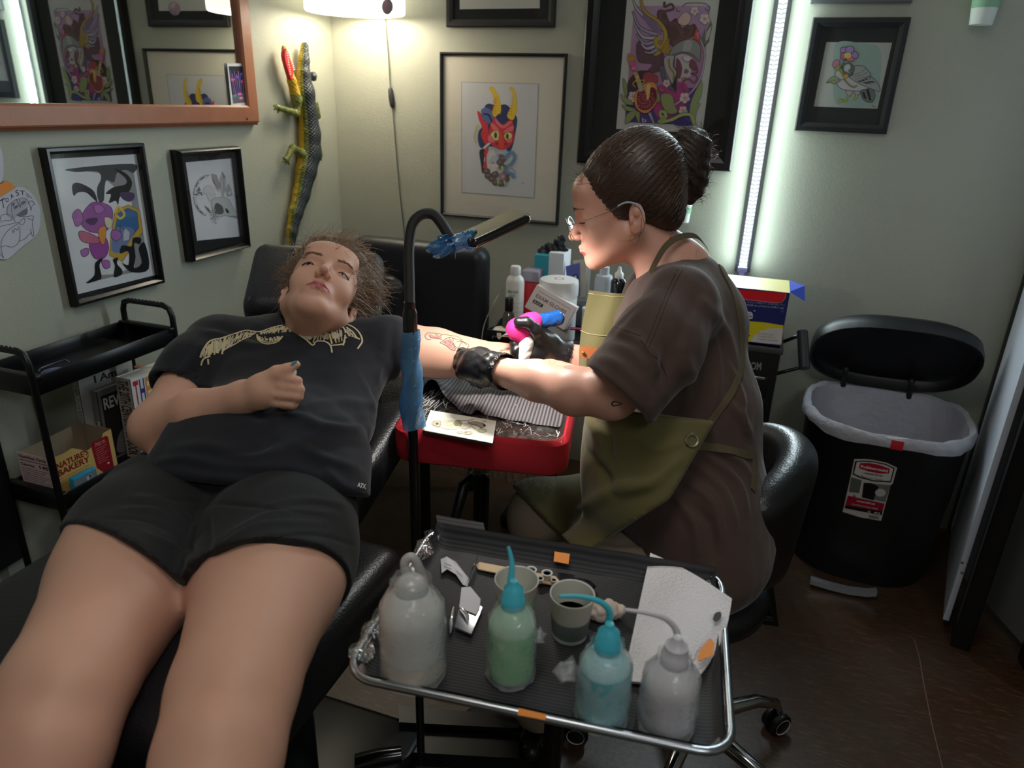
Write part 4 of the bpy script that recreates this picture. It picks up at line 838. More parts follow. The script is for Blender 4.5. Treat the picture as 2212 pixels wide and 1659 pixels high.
link('red_trim', loft(top, AR, [(hw-.002, hd-.002, .045, -.072), (hw+.001, hd+.001, .047, -.068), (hw+.0015, hd+.0015, .047, -.04), (hw+.001, hd+.001, .047, -.008), (hw-.008, hd-.008, .045, .0), (hw-.012, hd-.012, .045, -.001)], capb=False, capt=False), M_red, t)
# film: crumpled sheet over the cushion
F_n = 90; G = []
for i in range(F_n+1):
    row = []
    for j in range(F_n+1):
        x = (i/F_n*2-1)*(hw-.012); y = (j/F_n*2-1)*(hd-.012)
        q = .0022*abs(math.sin(x*61+2*math.sin(y*37))*math.sin(y*83+1.7*math.sin(x*45)))+.0016*abs(math.sin(x*140+y*60+3*math.sin(y*30)))
        edge = min(hw-.012-abs(x), hd-.012-abs(y)); row.append(top+AR@np.array((x*1.0, y, .0035+q-0.006*math.exp(-edge/.012))))
    G.append(row)
b = MB(); b.grid(G); link('clear_film', b, M_wrapc, t)
b = MB(); M_wl = mat('film_glint', (225, 228, 232), 0.15, spec=1, alpha=0.75)  # pale flat strips painted over the film as its glints
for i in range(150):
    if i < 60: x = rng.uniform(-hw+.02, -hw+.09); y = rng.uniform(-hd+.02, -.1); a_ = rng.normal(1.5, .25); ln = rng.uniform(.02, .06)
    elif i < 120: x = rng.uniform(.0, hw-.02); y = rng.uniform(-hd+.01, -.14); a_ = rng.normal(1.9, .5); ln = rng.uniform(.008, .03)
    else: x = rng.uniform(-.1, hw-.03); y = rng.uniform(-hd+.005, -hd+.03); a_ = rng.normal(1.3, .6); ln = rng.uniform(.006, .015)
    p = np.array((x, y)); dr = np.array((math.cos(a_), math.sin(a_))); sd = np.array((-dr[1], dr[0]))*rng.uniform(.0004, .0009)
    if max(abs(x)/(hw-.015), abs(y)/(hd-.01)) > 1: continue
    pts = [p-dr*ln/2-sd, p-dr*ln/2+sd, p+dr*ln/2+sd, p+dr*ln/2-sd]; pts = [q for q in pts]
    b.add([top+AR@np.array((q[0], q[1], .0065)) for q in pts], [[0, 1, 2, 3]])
link('film_glint_strips', b, M_wl, t)['kind'] = 'stuff'
# film hanging under the pad
f = onZ(0.805); b = MB(); rim = []
for i in range(50):
    s_ = i/49; p = FL+u*(0.32+0.66*s_)*W+v*0.012; dz = 0.015+0.05*s_*s_*(1-0.6*max(0, s_-.85)/.15)+0.012*abs(math.sin(i*1.3)); rim.append([p+np.array((0, 0, -.075)), p+np.array((0.003*math.sin(i), 0.004*math.sin(i*2.1), -.075-dz*.5)), p+np.array((0.004*math.sin(i*1.7), 0.02+0.01*math.sin(i*.9), -.075-dz))])
b.grid(rim); link('hanging_film', b, M_wrapc, t)
b = MB(); b.prism([onZ(0.8865)(*p) for p in ((855, 850), (880, 848), (880, 868), (850, 872))], (0, 0, 0.0006)); link('tape_piece', b, M_org, t)
b = MB(); cs = np.array((AC[0]-0.04, AC[1]-0.02, 0)); b.tube([cs+(0, 0, 0.80), cs+(0, 0, 0.05)], 0.02); b.box(cs+(0, 0, 0.795), (0.22, 0.22, 0.03), bev=0.005); link('stand_column', b, M_bmet, t)
b = MB(); b.tube([cs+(0.0, -0.02, 0.66), cs+(-0.02, -0.07, 0.64), cs+(-0.03, -0.1, 0.56)], [0.012, 0.016, 0.012]); b.ball(cs+(0, -0.02, 0.67), 0.02); link('clamp_lever', b, M_bpl, t)
# foot bars on the floor
for (q, z0) in ((((862, 1524), (1150, 1548), (1150, 1575), (862, 1560)), 0.075), (((872, 1580), (1150, 1590), (1150, 1640), (885, 1625)), 0.055)):
    f = onZ(z0); b = MB(); b.prism([f(*p) for p in q][::-1], (0, 0, -z0+0.012)); link('foot_bar', b, M_bmet, t)
b = MB(); e0 = onZ(0.1)(1148, 1560); b.box(e0+(0.03, 0, -0.045), (0.09, 0.12, 0.1), bev=0.01); link('foot_hub', b, M_bmet, t)
b = MB(); 
for x, y in ((780, 1632),):
    p = onZ(0.05)(770, 1650); q = onZ(0.06)(868, 1630); b.tube([p, (p+q)/2+(0, 0, .004), q*.9+p*.1, q], [0.022, 0.021, 0.02, 0.019], n=16)
link('rubber_foot', b, mat('gloss_black', (10, 10, 11), 0.15), t)
b = MB(); kn = onZ(0.12)(1148, 1625); b.ball(kn, 0.02); b.tube([kn, kn+(0.02, 0.02, 0.03)], 0.005); b.tube([kn, kn+(-0.02, 0.0, 0.012)], 0.006); link('adjusting_knob', b, M_bpl, t)
# black ribbed towel draped over the pad
zt_ = 0.893; f = onZ(zt_); ed = [(900, 848), (915, 842), (935, 845), (955, 862), (985, 880), (1010, 895), (1030, 892), (1060, 899), (1110, 908), (1160, 916), (1205, 922), (1216, 905)]
edge = crom([f(*p) for p in ed], 6, False); back = f(900, 800), f(1225, 850); Gt = []
for i, e in enumerate(edge):
    s_ = i/(len(edge)-1); bk = np.array(back[0])*(1-s_)+np.array(back[1])*s_; row = []
    lift = 0.03*math.exp(-((s_-0.2)/0.10)**2)+0.006*math.exp(-((s_-0.55)/0.04)**2)
    for j in range(13):
        k = j/12; p = e*(1-k)+bk*k; p = p.copy(); p[2] = zt_+lift*(1-k)**1.5+0.0012*math.sin(i*0.9); row.append(p)
    Gt.append(row)
Gt = [r+[r[-1]+v*0.10, r[-1]+v*0.22+(0, 0, 0.0)] for r in Gt]
M_tow = mat('black_ribbed_towel', (62, 60, 64), 0.7); nt = M_tow.node_tree; tcn = nt.nodes.new('ShaderNodeTexCoord'); wv = nt.nodes.new('ShaderNodeTexWave'); mpn = nt.nodes.new('ShaderNodeMapping'); mpn.inputs['Rotation'].default_value = (0, 0, -math.atan2(u[1], u[0])); wv.inputs['Scale'].default_value = 42
rp = nt.nodes.new('ShaderNodeMix'); rp.data_type = 'RGBA'; rp.inputs[6].default_value = lin((48, 46, 50))+(1,); rp.inputs[7].default_value = lin((120, 116, 118))+(1,)
nt.links.new(tcn.outputs['Object'], mpn.inputs[0]); nt.links.new(mpn.outputs[0], wv.inputs['Vector']); nt.links.new(wv.outputs['Fac'], rp.inputs[0]); nt.links.new(rp.outputs[2], nt.nodes['Principled BSDF'].inputs['Base Color'])
b = MB(); b.grid(Gt); o = link('disposable_towel', b, M_tow); tag(o, 'black ribbed disposable towel lying on the armrest under the client arm', 'towel')
# stencil card
f = onZ(0.899); cc = [f(*p) for p in ((930, 886), (1072, 909), (1064, 957), (914, 929))]; t2 = thing('drawing_card', 'small cream card with an ink drawing of a bird-like figure lying on the armrest', 'card', cc[3]-(0, 0, .007))
link('card_block', MB().prism([c_-np.array((0, 0, 0.0055)) for c_ in cc][::-1], (0, 0, 0.0055), m=None), mat('card_cream', (250, 246, 228), 0.7), t2)
b = MB(); b.prism([c_-np.array((0, 0, 0.0062)) for c_ in cc][::-1], (0, 0, 0.005)); 
b.v = [tuple(np.array(p)+(np.array(p)-np.mean(cc, 0))*np.array((0.004, 0.004, 0))) for p in b.v]; link('card_edge', b, mat('card_dark_edge', (44, 38, 30), 0.8), t2)
d = Decal(onZ(0.8992), off=(900, 870), sc=1/12.29, lift=0.0002); J, J2, J3 = (70, 66, 58), (150, 144, 126), (216, 208, 170)
d.poly(((620, 610), (760, 480), (990, 480), (1180, 470), (1200, 570), (1100, 690), (940, 710), (720, 690)), (236, 230, 200), 4, J2, 7)
d.poly(((400, 560), (440, 500), (560, 480), (640, 500), (620, 620), (560, 650), (500, 620), (440, 600)), (200, 190, 160), 4, J, 8); d.disc((545, 555), 34, (120, 90, 80), 24, 12, J, 6); d.poly(((510, 600), (610, 590), (545, 650)), (240, 226, 206), 0, J, 5)
for q in (((1010, 490), (1130, 460), (1200, 560), (1160, 610), (1010, 600)),): d.poly(q, (180, 174, 140), 3, J, 7)
for i in range(5): d.stroke(((1030, 510+i*22), (1090+i*10, 480+i*20), (1180, 500+i*24)), 6, J, 3)
d.stroke(((1150, 470), (1350, 470), (1520, 440)), 16, J2, 3); d.stroke(((1180, 560), (1330, 560), (1390, 480)), 8, J, 3); d.stroke(((760, 560), (860, 500), (960, 490), (980, 560), (880, 600), (760, 590)), 6, J2, 4)
d.poly(((1380, 520), (1560, 500), (1740, 540), (1830, 600), (1790, 640), (1700, 660), (1600, 600), (1420, 560)), (176, 160, 140), 4, J, 10); d.poly(((1740, 530), (1840, 600), (1790, 640), (1770, 590)), (30, 28, 26))
d.poly(((1180, 640), (1380, 570), (1440, 620), (1360, 680), (1250, 700)), (232, 220, 196), 4, J2, 6); d.poly(((1440, 590), (1600, 610), (1700, 680), (1620, 730), (1500, 650)), (240, 234, 206), 3, J, 6)
d.disc((1745, 740), 118, (214, 206, 176), 48, 16, J, 7); d.disc((1150, 780), 80, (224, 216, 190), 30, 14, J, 6); d.disc((1360, 800), 120, (214, 204, 176), 42, 16, J, 6); d.disc((1310, 785), 34, J, 10); d.text('NB', ((1740, 470), (1850, 470), (1840, 510), (1740, 500)), J2)
link('ink_drawing', d, None, t2)
# ------------------------------------------------ tattoo lamp
t = thing('floor_lamp', 'black gooseneck LED floor lamp with blue film around its pole and head', 'lamp', (-0.575, 1.13, 0)); pb = np.array((-0.575, 1.13, 0.0)); ptop = P(885, 662, 1.295)
b = MB(); b.tube([pb+(0, 0, 0.01), ptop], 0.0095, n=16); link('pole', b, mat('satin_black', (20, 20, 21), 0.3), t)
b = MB(); b.tube([ptop-(0, 0, 0.10), ptop-(0, 0, 0.095), ptop-(0, 0, 0.012), ptop-(0, 0, 0.004)], [0.0125, 0.0135, 0.0135, 0.011], n=20); b.tube([ptop-(0, 0, 0.004), ptop+(0, 0, 0.008)], 0.0105, n=20); link('control_grip', b, mat('grip_plastic', (26, 26, 28), 0.25), t)
gp = [P(x, y, 1.295) for x, y in ((885, 655), (884, 600), (883, 550), (885, 515), (891, 485), (903, 468), (920, 461), (938, 465), (953, 482), (966, 503), (978, 522))]
b = MB(); b.tube(crom(gp, 6, False), 0.0098, n=14); link('gooseneck', b, mat('gooseneck_rubber', (20, 19, 20), 0.5, bump=(900, 0.3, 'Z')), t)
hA = P(1003, 523, 1.295); hB = P(1132, 464, 1.33); ax = unit(hB-hA); nn = unit(np.cross(ax, np.cross((0.15, 0.1, 1.0), ax))); sd = np.cross(nn, ax); hl = np.linalg.norm(hB-hA); RH = np.stack([ax, sd, nn], 1); hc = (hA+hB)/2
b = loft(hc, RH, [(hl/2-.004, .029, .01, -.009), (hl/2, .033, .012, -.005), (hl/2, .033, .012, .005), (hl/2-.004, .029, .01, .009)]); link('lamp_head', b, mat('piano_black', (12, 12, 14), 0.06, coat=1), t)
b = loft(hc-nn*0.0095, RH, [(hl/2-.008, .024, .008, -.0008), (hl/2-.008, .024, .008, .0)]); link('led_panel', b, mat('led_panel', (255, 255, 255), 0.5, emit=((255, 250, 240), 5)), t)
lt = light('floor_lamp_beam', 'AREA', tuple(hc-nn*0.013), 1.9, (1.0, 0.96, 0.9), 0.1, 0.05); lt.data.spread = 2.4; lt.matrix_world = Matrix(((ax[0], sd[0], nn[0], lt.location[0]), (ax[1], sd[1], nn[1], lt.location[1]), (ax[2], sd[2], nn[2], lt.location[2]), (0, 0, 0, 1)))
b = MB(); b.tube([gp[-1], hA, hA+ax*0.01], [0.0098, 0.008, 0.008], n=12); link('head_joint', b, M_bpl, t)
M_bfilm = glassy('blue_barrier_film', (116, 176, 226), gl=0.06, rough=0.12, tint=0.8, bump=(90, 1.0), diff=0.38)
b = MB(); J0 = P(990, 525, 1.29)
for k, ((x, y), (x2, y2), wdt) in enumerate((((985, 520), (920, 540), 16), ((988, 528), (935, 553), 14), ((990, 520), (1010, 512), 14), ((985, 530), (983, 558), 6), ((1000, 515), (1030, 500), 11), ((975, 515), (945, 515), 10), ((1000, 530), (1020, 540), 6))):
    a0 = P(x, y, 1.28); a1 = P(x2, y2, 1.30-0.02*(k % 2)); G = []
    for i in range(8):
        s_ = i/7; c_ = a0*(1-s_)+a1*s_; wd_ = wdt/1190*math.sin(math.pi*(0.12+0.8*s_))
        G.append([c_+np.array((0, 0, 1))*wd_*q+FW*0.006*math.sin(q*5+i+k) for q in np.linspace(-1, 1, 7)])
    b.grid(G)
b.tube([J0-ax*0.012, J0, hA+ax*0.012], [0.014, 0.017, 0.0155], n=14, cap=False); link('blue_film', b, M_bfilm, t)
b = MB(); G = []
for i, z in enumerate(np.linspace(ptop[2]-0.045, ptop[2]-0.24, 22)):
    sc_ = 0.0155+0.0006*math.sin(i*.9)+0.00035*i; G.append([np.array((ptop[0]+(pb[0]-ptop[0])*(1-(z/ptop[2])), ptop[1]+(pb[1]-ptop[1])*(1-(z/ptop[2])), z))+sc_*(1+.18*math.sin(3*a_+i*.6))*np.array((math.cos(a_), math.sin(a_), 0)) for a_ in np.linspace(0, 6.283, 19)[:-1]])
b.grid(G, closed=True); link('blue_film', b, M_bfilm, t)
f = onZ(0.012); b = loft(f(985, 1650), np.stack([(1, 0, 0), (0, 1, 0), (0, 0, 1)], 1), [(.115, .10, .02, -.012), (.12, .105, .02, -.006), (.118, .103, .02, 0)]); b.v = [tuple(p) for p in b.v]; link('base_plate', b, mat('grey_base', (64, 64, 66), 0.35, metal=0.5), t)
b = MB(); cc_ = onZ(0.02)(912, 1650); b.tube([cc_+np.array((0.05*math.cos(a_), 0.05*math.sin(a_), 0.004*math.sin(2*a_))) for a_ in np.linspace(-0.6, 4.2, 26)], 0.003, n=6); b.tube(crom([onZ(.01)(x, y) for x, y in ((920, 1565), (960, 1575), (1000, 1600), (1030, 1620), (1035, 1659))], 5, False), 0.003, n=6); link('power_cord', b, M_bpl, t)
# ================================================= people
M_skin = mat('client_skin', (216, 168, 144), 0.57, sss=0.35, bump=(140, 0.12, 'noise', 0.001), noise=(7, 0.35, (204, 146, 124)))
M_skin2 = mat('artist_skin', (214, 164, 144), 0.45, sss=0.35, bump=(140, 0.12, 'noise', 0.001), noise=(9, 0.35, (206, 142, 124)))
M_lip = mat('lips', (176, 96, 100), 0.35, sss=0.2); M_brow = mat('eyebrow_hair', (136, 104, 82), 0.8)
M_white = mat('eye_white', (196, 190, 184), 0.15, coat=1); M_iris = mat('iris', (70, 56, 44), 0.1, coat=1)
def frame3(l, f, u):
    u = unit(u); f = unit(np.array(f)-u*(np.array(f)@u)); l_ = np.cross(f, u); l_ = l_ if l_@np.array(l) > 0 else -l_; return np.stack([l_, f, u], 1)
def head(Fd, E, R, s=1.0, slit=0.0022, chin2=0.0, mouth=0.0, ear_y=0.0, lof=1.0):
    W_ = lambda *p: np.array(E)+R@(np.array((p[0], p[1], p[2]*(lof if p[2] < 0 else 1)))*s); e = lambda c, r, k=0.012, op='u': Fd.ell(W_(*c), np.array(r)*s, R, k*s, op)
    cn = lambda a, b, ra, rb, k=0.01, op='u': Fd.cone(W_(*a), W_(*b), ra*s, rb*s, k*s, op)
    e((0, .004, .053), (.073, .092, .078), .02); e((0, .045, -.005), (.058, .052, .078), .03)
    for q in (-1, 1):
        cn((q*.050, .004, -.035), (q*.016, .074, -.084), .021, .015, .025); e((q*.037, .064, -.016), (.023, .021, .025), .018)
    e((0, .082, -.086), (.020, .014, .015), .016); cn((-.033, .087, .036), (.033, .087, .036), .0095, .0095, .016); e((0, .078, .068), (.055, .022, .03), .02)
    if chin2: e((0, .034, -.080), (.046*chin2, .044, .022), .025)
    e((0, .083, -.050), (.027, .018, .020), .014)
    for q in (-1, 1): e((q*.031, .101, .014), (.0165, .013, .0105), .010, 's')
    cn((0, .092, .026), (0, .1135, -.014), .0062, .0078, .010); e((0, .1155, -.0175), (.0085, .0085, .0075), .006)
    for q in (-1, 1):
        e((q*.0105, .1045, -.0215), (.0062, .0085, .0062), .005); e((q*.0052, .112, -.0275), (.0030, .0045, .0032), .0015, 's')
        e((q*.031, .0795, .013), (.0140, .0140, .0125), .004)
        cn((q*.018, .0895, .0195), (q*.046, .0815, .0195), .0032, .0030, .004)                    # upper lid fold
        for a_, b_ in (((.0195, .0925, .0115), (.031, .0955, .0095)), ((.031, .0955, .0095), (.0435, .0865, .0105))):
            cn((q*a_[0], a_[1], a_[2]), (q*b_[0], b_[1], b_[2]), slit*.7, slit, .0012, 's')
    up = [(-.0225, .091, -.0515), (-.008, .1015, -.0462), (0, .1025, -.0475), (.008, .1015, -.0462), (.0225, .091, -.0515)]; ur = [.0022, .0040, .0036, .0040, .0022]
    lo = [(-.0215, .090, -.0530), (-.009, .0995, -.0560), (0, .1005, -.0565), (.009, .0995, -.0560), (.0215, .090, -.0530)]; lr = [.0022, .0048, .0052, .0048, .0022]
    for i in range(4): cn(up[i], up[i+1], ur[i], ur[i+1], .003)
    for i in range(4): cn(lo[i], lo[i+1], lr[i], lr[i+1], .003)
    cn((-.021, .096, -.0518), (0, .1075, -.0515), .0008, .0011+mouth, .0015, 's'); cn((0, .1075, -.0515), (.021, .096, -.0518), .0011+mouth, .0008, .0015, 's')
    for q in (-1, 1):                                                                            # ears
        Re = R@np.array(((math.cos(.35*q), -math.sin(.35*q), 0), (math.sin(.35*q), math.cos(.35*q), 0), (0, 0, 1))); c = (q*.074, ear_y-.008, .002)
        Fd.ell(W_(*c), np.array((.0052, .0165, .028))*s, Re, .005*s); Fd.ell(W_(q*.0795, ear_y-.008, .007), np.array((.0045, .0105, .017))*s, Re, .003*s, 's')
        Fd.ell(W_(q*.073, ear_y-.001, -.021), np.array((.0042, .0075, .010))*s, R, .005*s); Fd.ell(W_(q*.077, ear_y-.0075, .012), np.array((.003, .006, .009))*s, Re, .004*s)
        Fd.ell(W_(q*.0765, ear_y+.003, -.002), np.array((.0035, .004, .007))*s, R, .003*s); Fd.ell(W_(q*.079, ear_y-.004, -.005), np.array((.003, .0045, .005))*s, R, .002*s, 's')
    return W_
def zones(sk, E, R, s, lipi, browi=None):
    c = (sk.V[sk.F].mean(1)-E)@R/s; ax_ = np.abs(c[:, 0])
    l = (c[:, 1] > .085) & (ax_ < .0245) & (c[:, 2] < -.0425+ax_*-.22) & (c[:, 2] > -.0620+ax_*.36); sk.mi[l] = lipi
def strand(b, pts, r=0.0005, n=3):
    k = len(pts); b.tube(pts, [r*(1-0.75*(i/(k-1))**2) for i in range(k)], None, n, cap=False)
def eyes(E, R, s, parent, look=(0, 0), col=M_iris):
    for q in (-1, 1):
        b = MB(); c = E+R@(np.array((q*.031, .0795, .013))*s); b.ball(c, .0128*s, n=20); o = link('eyeball', b, M_white, parent)
        dr = unit(R@np.array((look[0], 1, look[1]))); b = MB(); b.lathe(c+dr*.0112*s, [(.0068*s, -.0003), (.0062*s, .0012*s), (.0028*s, .0019*s)], axis=dr, n=20, cap=False); link('iris', b, col, o); b = MB(); b.lathe(c+dr*.0128*s, [(.003*s, 0), (.0001, .0006*s)], axis=dr, n=16); link('pupil', b, mat('pupil', (8, 8, 8), 0.05), o)
# ------------------------------------------------ the reclining client
cl = thing('person', 'person lying on the tattoo chair in navy t-shirt and black shorts, eyes half closed', 'person', (-0.85, 0.95, 0.0))
cE = P(689, 655, 1.5); vv = viewvec(689, 620); cR = frame3(vv(.96, -.25, .08), vv(.13, .70, .69), vv(.26, .66, -.70))
B1 = Field(); head(B1, cE, cR, 1.0, 0.0025, chin2=0.72, mouth=0.0004)
nb = P(695, 726, 1.60); B1.cone(cE+cR@np.array((0, -.026, -.045)), nb, .050, .060, .03)
lat = unit((0.95, 0.28, 0.0)); neck = nb; pel = P(505, 1085, 1.27); axs = unit(neck-pel); nrm_ = unit(np.cross(lat, axs)); axs = np.cross(nrm_, lat); BR = np.stack([lat, axs, nrm_], 1)
Rs, Ls = P(478, 758, 1.5), P(838, 752, 1.515)
B1.cone(Rs, Ls, .044, .044, .03); B1.cone(nb, P(610, 860, 1.52), .055, .075, .04); B1.cone(P(610, 860, 1.52), P(505, 1085, 1.31), .075, .08, .04)
Lel, Lwr = P(1085, 787, 1.585), P(1290, 838, 1.53)
B1.chain([Ls, P(880, 757, 1.53), P(940, 762, 1.55), Lel], [.046, .054, .051, .043], .02); B1.chain([Lel, P(1150, 797, 1.575), Lwr], [.043, .042, .029], .02)
B1.ell(Lwr+(.05, -.01, 0), (.045, .03, .018), k=.02)
for i in range(4): q = Lwr+np.array((.085, -.03+i*.018, -.0)); B1.chain([q, q+(.03, 0, -.005), q+(.03, 0.0, -.03), q+(.01, 0, -.04)], [.0088, .0085, .008, .0075], .004)
B1.chain([Lwr+(.03, -.03, 0), Lwr+(.06, -.05, -.01), Lwr+(.085, -.045, -.02)], [.012, .01, .009], .006)
Rel, Rwr = P(338, 922, 1.315), P(528, 858, 1.225)
B1.chain([Rs, P(400, 850, 1.40), Rel], [.047, .051, .045], .02); B1.chain([Rel, P(425, 893, 1.265), Rwr], [.043, .040, .0265], .02)
# right hand resting on the belly
HD = 1.20
B1.cone(Rwr, P(570, 845, HD+.005), .0255, .024, .02); B1.cone(P(560, 835, HD+.005), P(590, 822, HD+.002), .021, .012, .012); B1.cone(P(565, 858, HD+.01), P(590, 862, HD+.008), .021, .012, .012); B1.cone(P(572, 838, HD+.006), P(588, 842, HD+.006), .017, .014, .010)
for (a_, b_) in (((594, 812), (650, 822)), ((600, 833), (656, 841)), ((598, 852), (652, 858)), ((592, 870), (640, 875))):
    z0 = HD-.004 if a_[1] < 860 else HD+.002
    B1.chain([P(a_[0], a_[1], z0), P(b_[0]-6, b_[1], z0-.002), P(b_[0]-8, b_[1]+3, z0+.022), P(b_[0]-30, b_[1]+3, z0+.028)], [.0086, .0079, .0075, .007], .0012)
B1.chain([P(566, 824, HD), P(598, 804, HD-.004), P(622, 796, HD-.006), P(641, 787, HD-.004)], [.015, .0115, .0088, .0072], .006)
# legs
Rh, Rk, Ra = P(358, 1115, 1.255), P(142, 1490, .885), P(20, 1880, .75)
Lh, Lk, La = P(625, 1118, 1.25), P(503, 1500, .875), P(415, 1890, .70)
for h_, k_, a_ in ((Rh, Rk, Ra), (Lh, Lk, La)):
    m_ = h_*.55+k_*.45
    B1.chain([h_, h_*.75+k_*.25, m_, k_], [.112, .116, .105, .073], .03); B1.chain([k_, k_*.6+a_*.4, a_], [.070, .066, .050], .03)
    d_ = unit(a_-k_); an_ = k_+d_*.42; B1.chain([a_, an_], [.050, .036], .02); B1.chain([an_, an_+d_*.05+np.array((0, 0, .05)), an_+d_*.05+np.array((0, 0, .15))], [.036, .034, .022], .02); B1.cone(an_, an_+d_*.03+np.array((0, 0, -.02)), .032, .03, .02)
    dn = unit(CAM-k_); B1.ell(k_+dn*.048+unit(a_-k_)*.004, (.030, .030, .034), k=.022); B1.ell(k_+dn*.030+unit(a_-k_)*.075, (.032, .032, .05), k=.03); B1.ell(k_+dn*.02+unit(h_-k_)*.05, (.05, .05, .05), k=.04)
hb = (cE-0.135, cE+0.135); hb[0][2] = cE[2]-0.11; hb = (hb[0], hb[1])
hand_b = (np.minimum(P(520, 800, 1.1), P(680, 890, 1.3))-.0, np.maximum(P(520, 800, 1.1), P(680, 890, 1.3)))
sk1 = Skin(*B1.mesh(0.0016, keep=hb), it=1); V, F = B1.mesh(0.0042, drop=(hb[0]+.004, hb[1]-.004)); sk2 = Skin(V, F, 2)
CB = Skin(*join([(sk1.V, sk1.F), (sk2.V, sk2.F)]), it=0); zones(CB, cE, cR, 1.0, 1)
# ink: tattoos lie in the skin, laid on later
body = link('body', CB.mb([M_skin, M_lip]), M_skin, cl); eyes(cE, cR, 1.0, body, (-.22, -.18))
def onface(E, R, s, x, z): return E+R@(np.array((x, .2, z))*s)
def browset(sk, E, R, s, parent, hgt, m, n=170, dens=1):
    for q in (-1, 1):
        b = MB()
        for i in range(n):
            t_ = i/n; x = q*(.014+.036*t_); z = hgt+.006*math.sin(t_*2.4)-.004*t_+rng.normal(0, .0017)*(1.15-t_); o = E+R@(np.array((x, .16, z))*s)
            h_ = sk.bvh().ray_cast(Vector(o), Vector(-R[:, 1]))
            if h_[0] is None: continue
            p = np.array(h_[0]); nn_ = np.array(h_[1]); d = unit(R@np.array((q*1.0, -.1, .35-.6*t_))); strand(b, [p-nn_*.0003, p+d*.0035*s+nn_*.0009, p+d*.007*s+nn_*.0002], .00026)
        link('eyebrow', b, m, parent)
browset(CB, cE, cR, 1.0, body, .033, M_brow)
# eyelashes
def lashes(E, R, s, parent, down=-1):
    for q in (-1, 1):
        b = MB()
        for i in range(16):
            t_ = i/15; x = q*(.021+.024*t_); y = .0935-.009*(2*t_-.9)**2; z = .0125-.003*abs(2*t_-1); p = E+R@(np.array((x, y, z))*s); strand(b, [p, p+R@np.array((q*.001, .003, -.001))*s, p+R@np.array((q*.002+q*.003*t_, .005, .0005))*s], .00035)
        p0 = [E+R@(np.array((q*(.020+.028*t_), .0945-.011*(2*t_-.9)**2, .0118-.003*abs(2*t_-.9)+.003*max(0, t_-.7)))*s) for t_ in np.linspace(0, 1, 10)]; b.tube(p0, [.0004+.0009*i/9 for i in range(10)], n=5)
        link('eyelashes', b, mat('lash_black', (24, 18, 16), 0.6), parent)['kind'] = 'stuff'
lashes(cE, cR, 1.0, body)
# ------ t-shirt
T1 = Field(); T1.ell(P(655, 790, 1.53), (.178, .14, .10), BR, .04); T1.cone(P(470, 752, 1.505), P(842, 745, 1.525), .060, .058, .04)
T1.ell(P(560, 800, 1.47), (.075, .08, .058), BR, .05); T1.ell(P(745, 795, 1.49), (.075, .08, .058), BR, .05); T1.ell(P(605, 905, 1.42), (.190, .15, .115), BR, .06); T1.ell(P(562, 985, 1.295), (.203, .13, .116), BR, .05); T1.ell(P(548, 1055, 1.245), (.205, .10, .112), BR, .04)
T1.chain([P(478, 752, 1.5), P(425, 800, 1.44), P(375, 868, 1.385)], [.066, .066, .066], .03); cR0 = P(392, 838, 1.40); T1.cone(P(842, 745, 1.52), P(872, 755, 1.53), .062, .064, .02)
T1.chain([P(392, 842, 1.40), P(340, 905, 1.33)], [.056, .056], .004, 's')
sd_ = unit(P(372, 862, 1.385)-P(425, 795, 1.44)); T1.box(P(384, 848, 1.395)+sd_*.10, (.10, .10, .10), np.stack([sd_, unit(np.cross(sd_, (0, 0, 1))), np.cross(sd_, unit(np.cross(sd_, (0, 0, 1))))], 1), .004, .004, 's')
cl_ = unit(P(940, 762, 1.55)-Ls); T1.box(P(862, 752, 1.53)+cl_*.10, (.10, .12, .12), np.stack([cl_, unit(np.cross(cl_, (0, 0, 1))), np.cross(cl_, unit(np.cross(cl_, (0, 0, 1))))], 1), .004, .004, 's')
T1.cone(P(885, 755, 1.535), P(930, 760, 1.54), .052, .054, .004, 's')
T1.cone(nb*.45+cE*.55, cE, .060, .085, .006, 's')                              # neck opening
def eyecut(Fd, a_, b_, side, k=.004):
    """hem: cut along the sheet through two surface points of the garment, leaning with the view"""
    n_ = unit(np.cross(ray(*a_), ray(*b_))); n_ = n_ if n_@ray(*side) > 0 else -n_; fn = lambda X: np.maximum(-((X-CAM)@n_), ((X-P(*side, 1.2))**2).sum(-1)**.5-.40); Fd._a(fn, [-9]*3, [9]*3, k, 's')
eyecut(T1, (318, 1030), (790, 1074), (560, 1200))
V, F = T1.mesh(0.0038); TS = Skin(V, F, 2)
TS.disp(lambda X: .0016*sines(X, 34, 3)+.0010*sines(X, 90, 5))
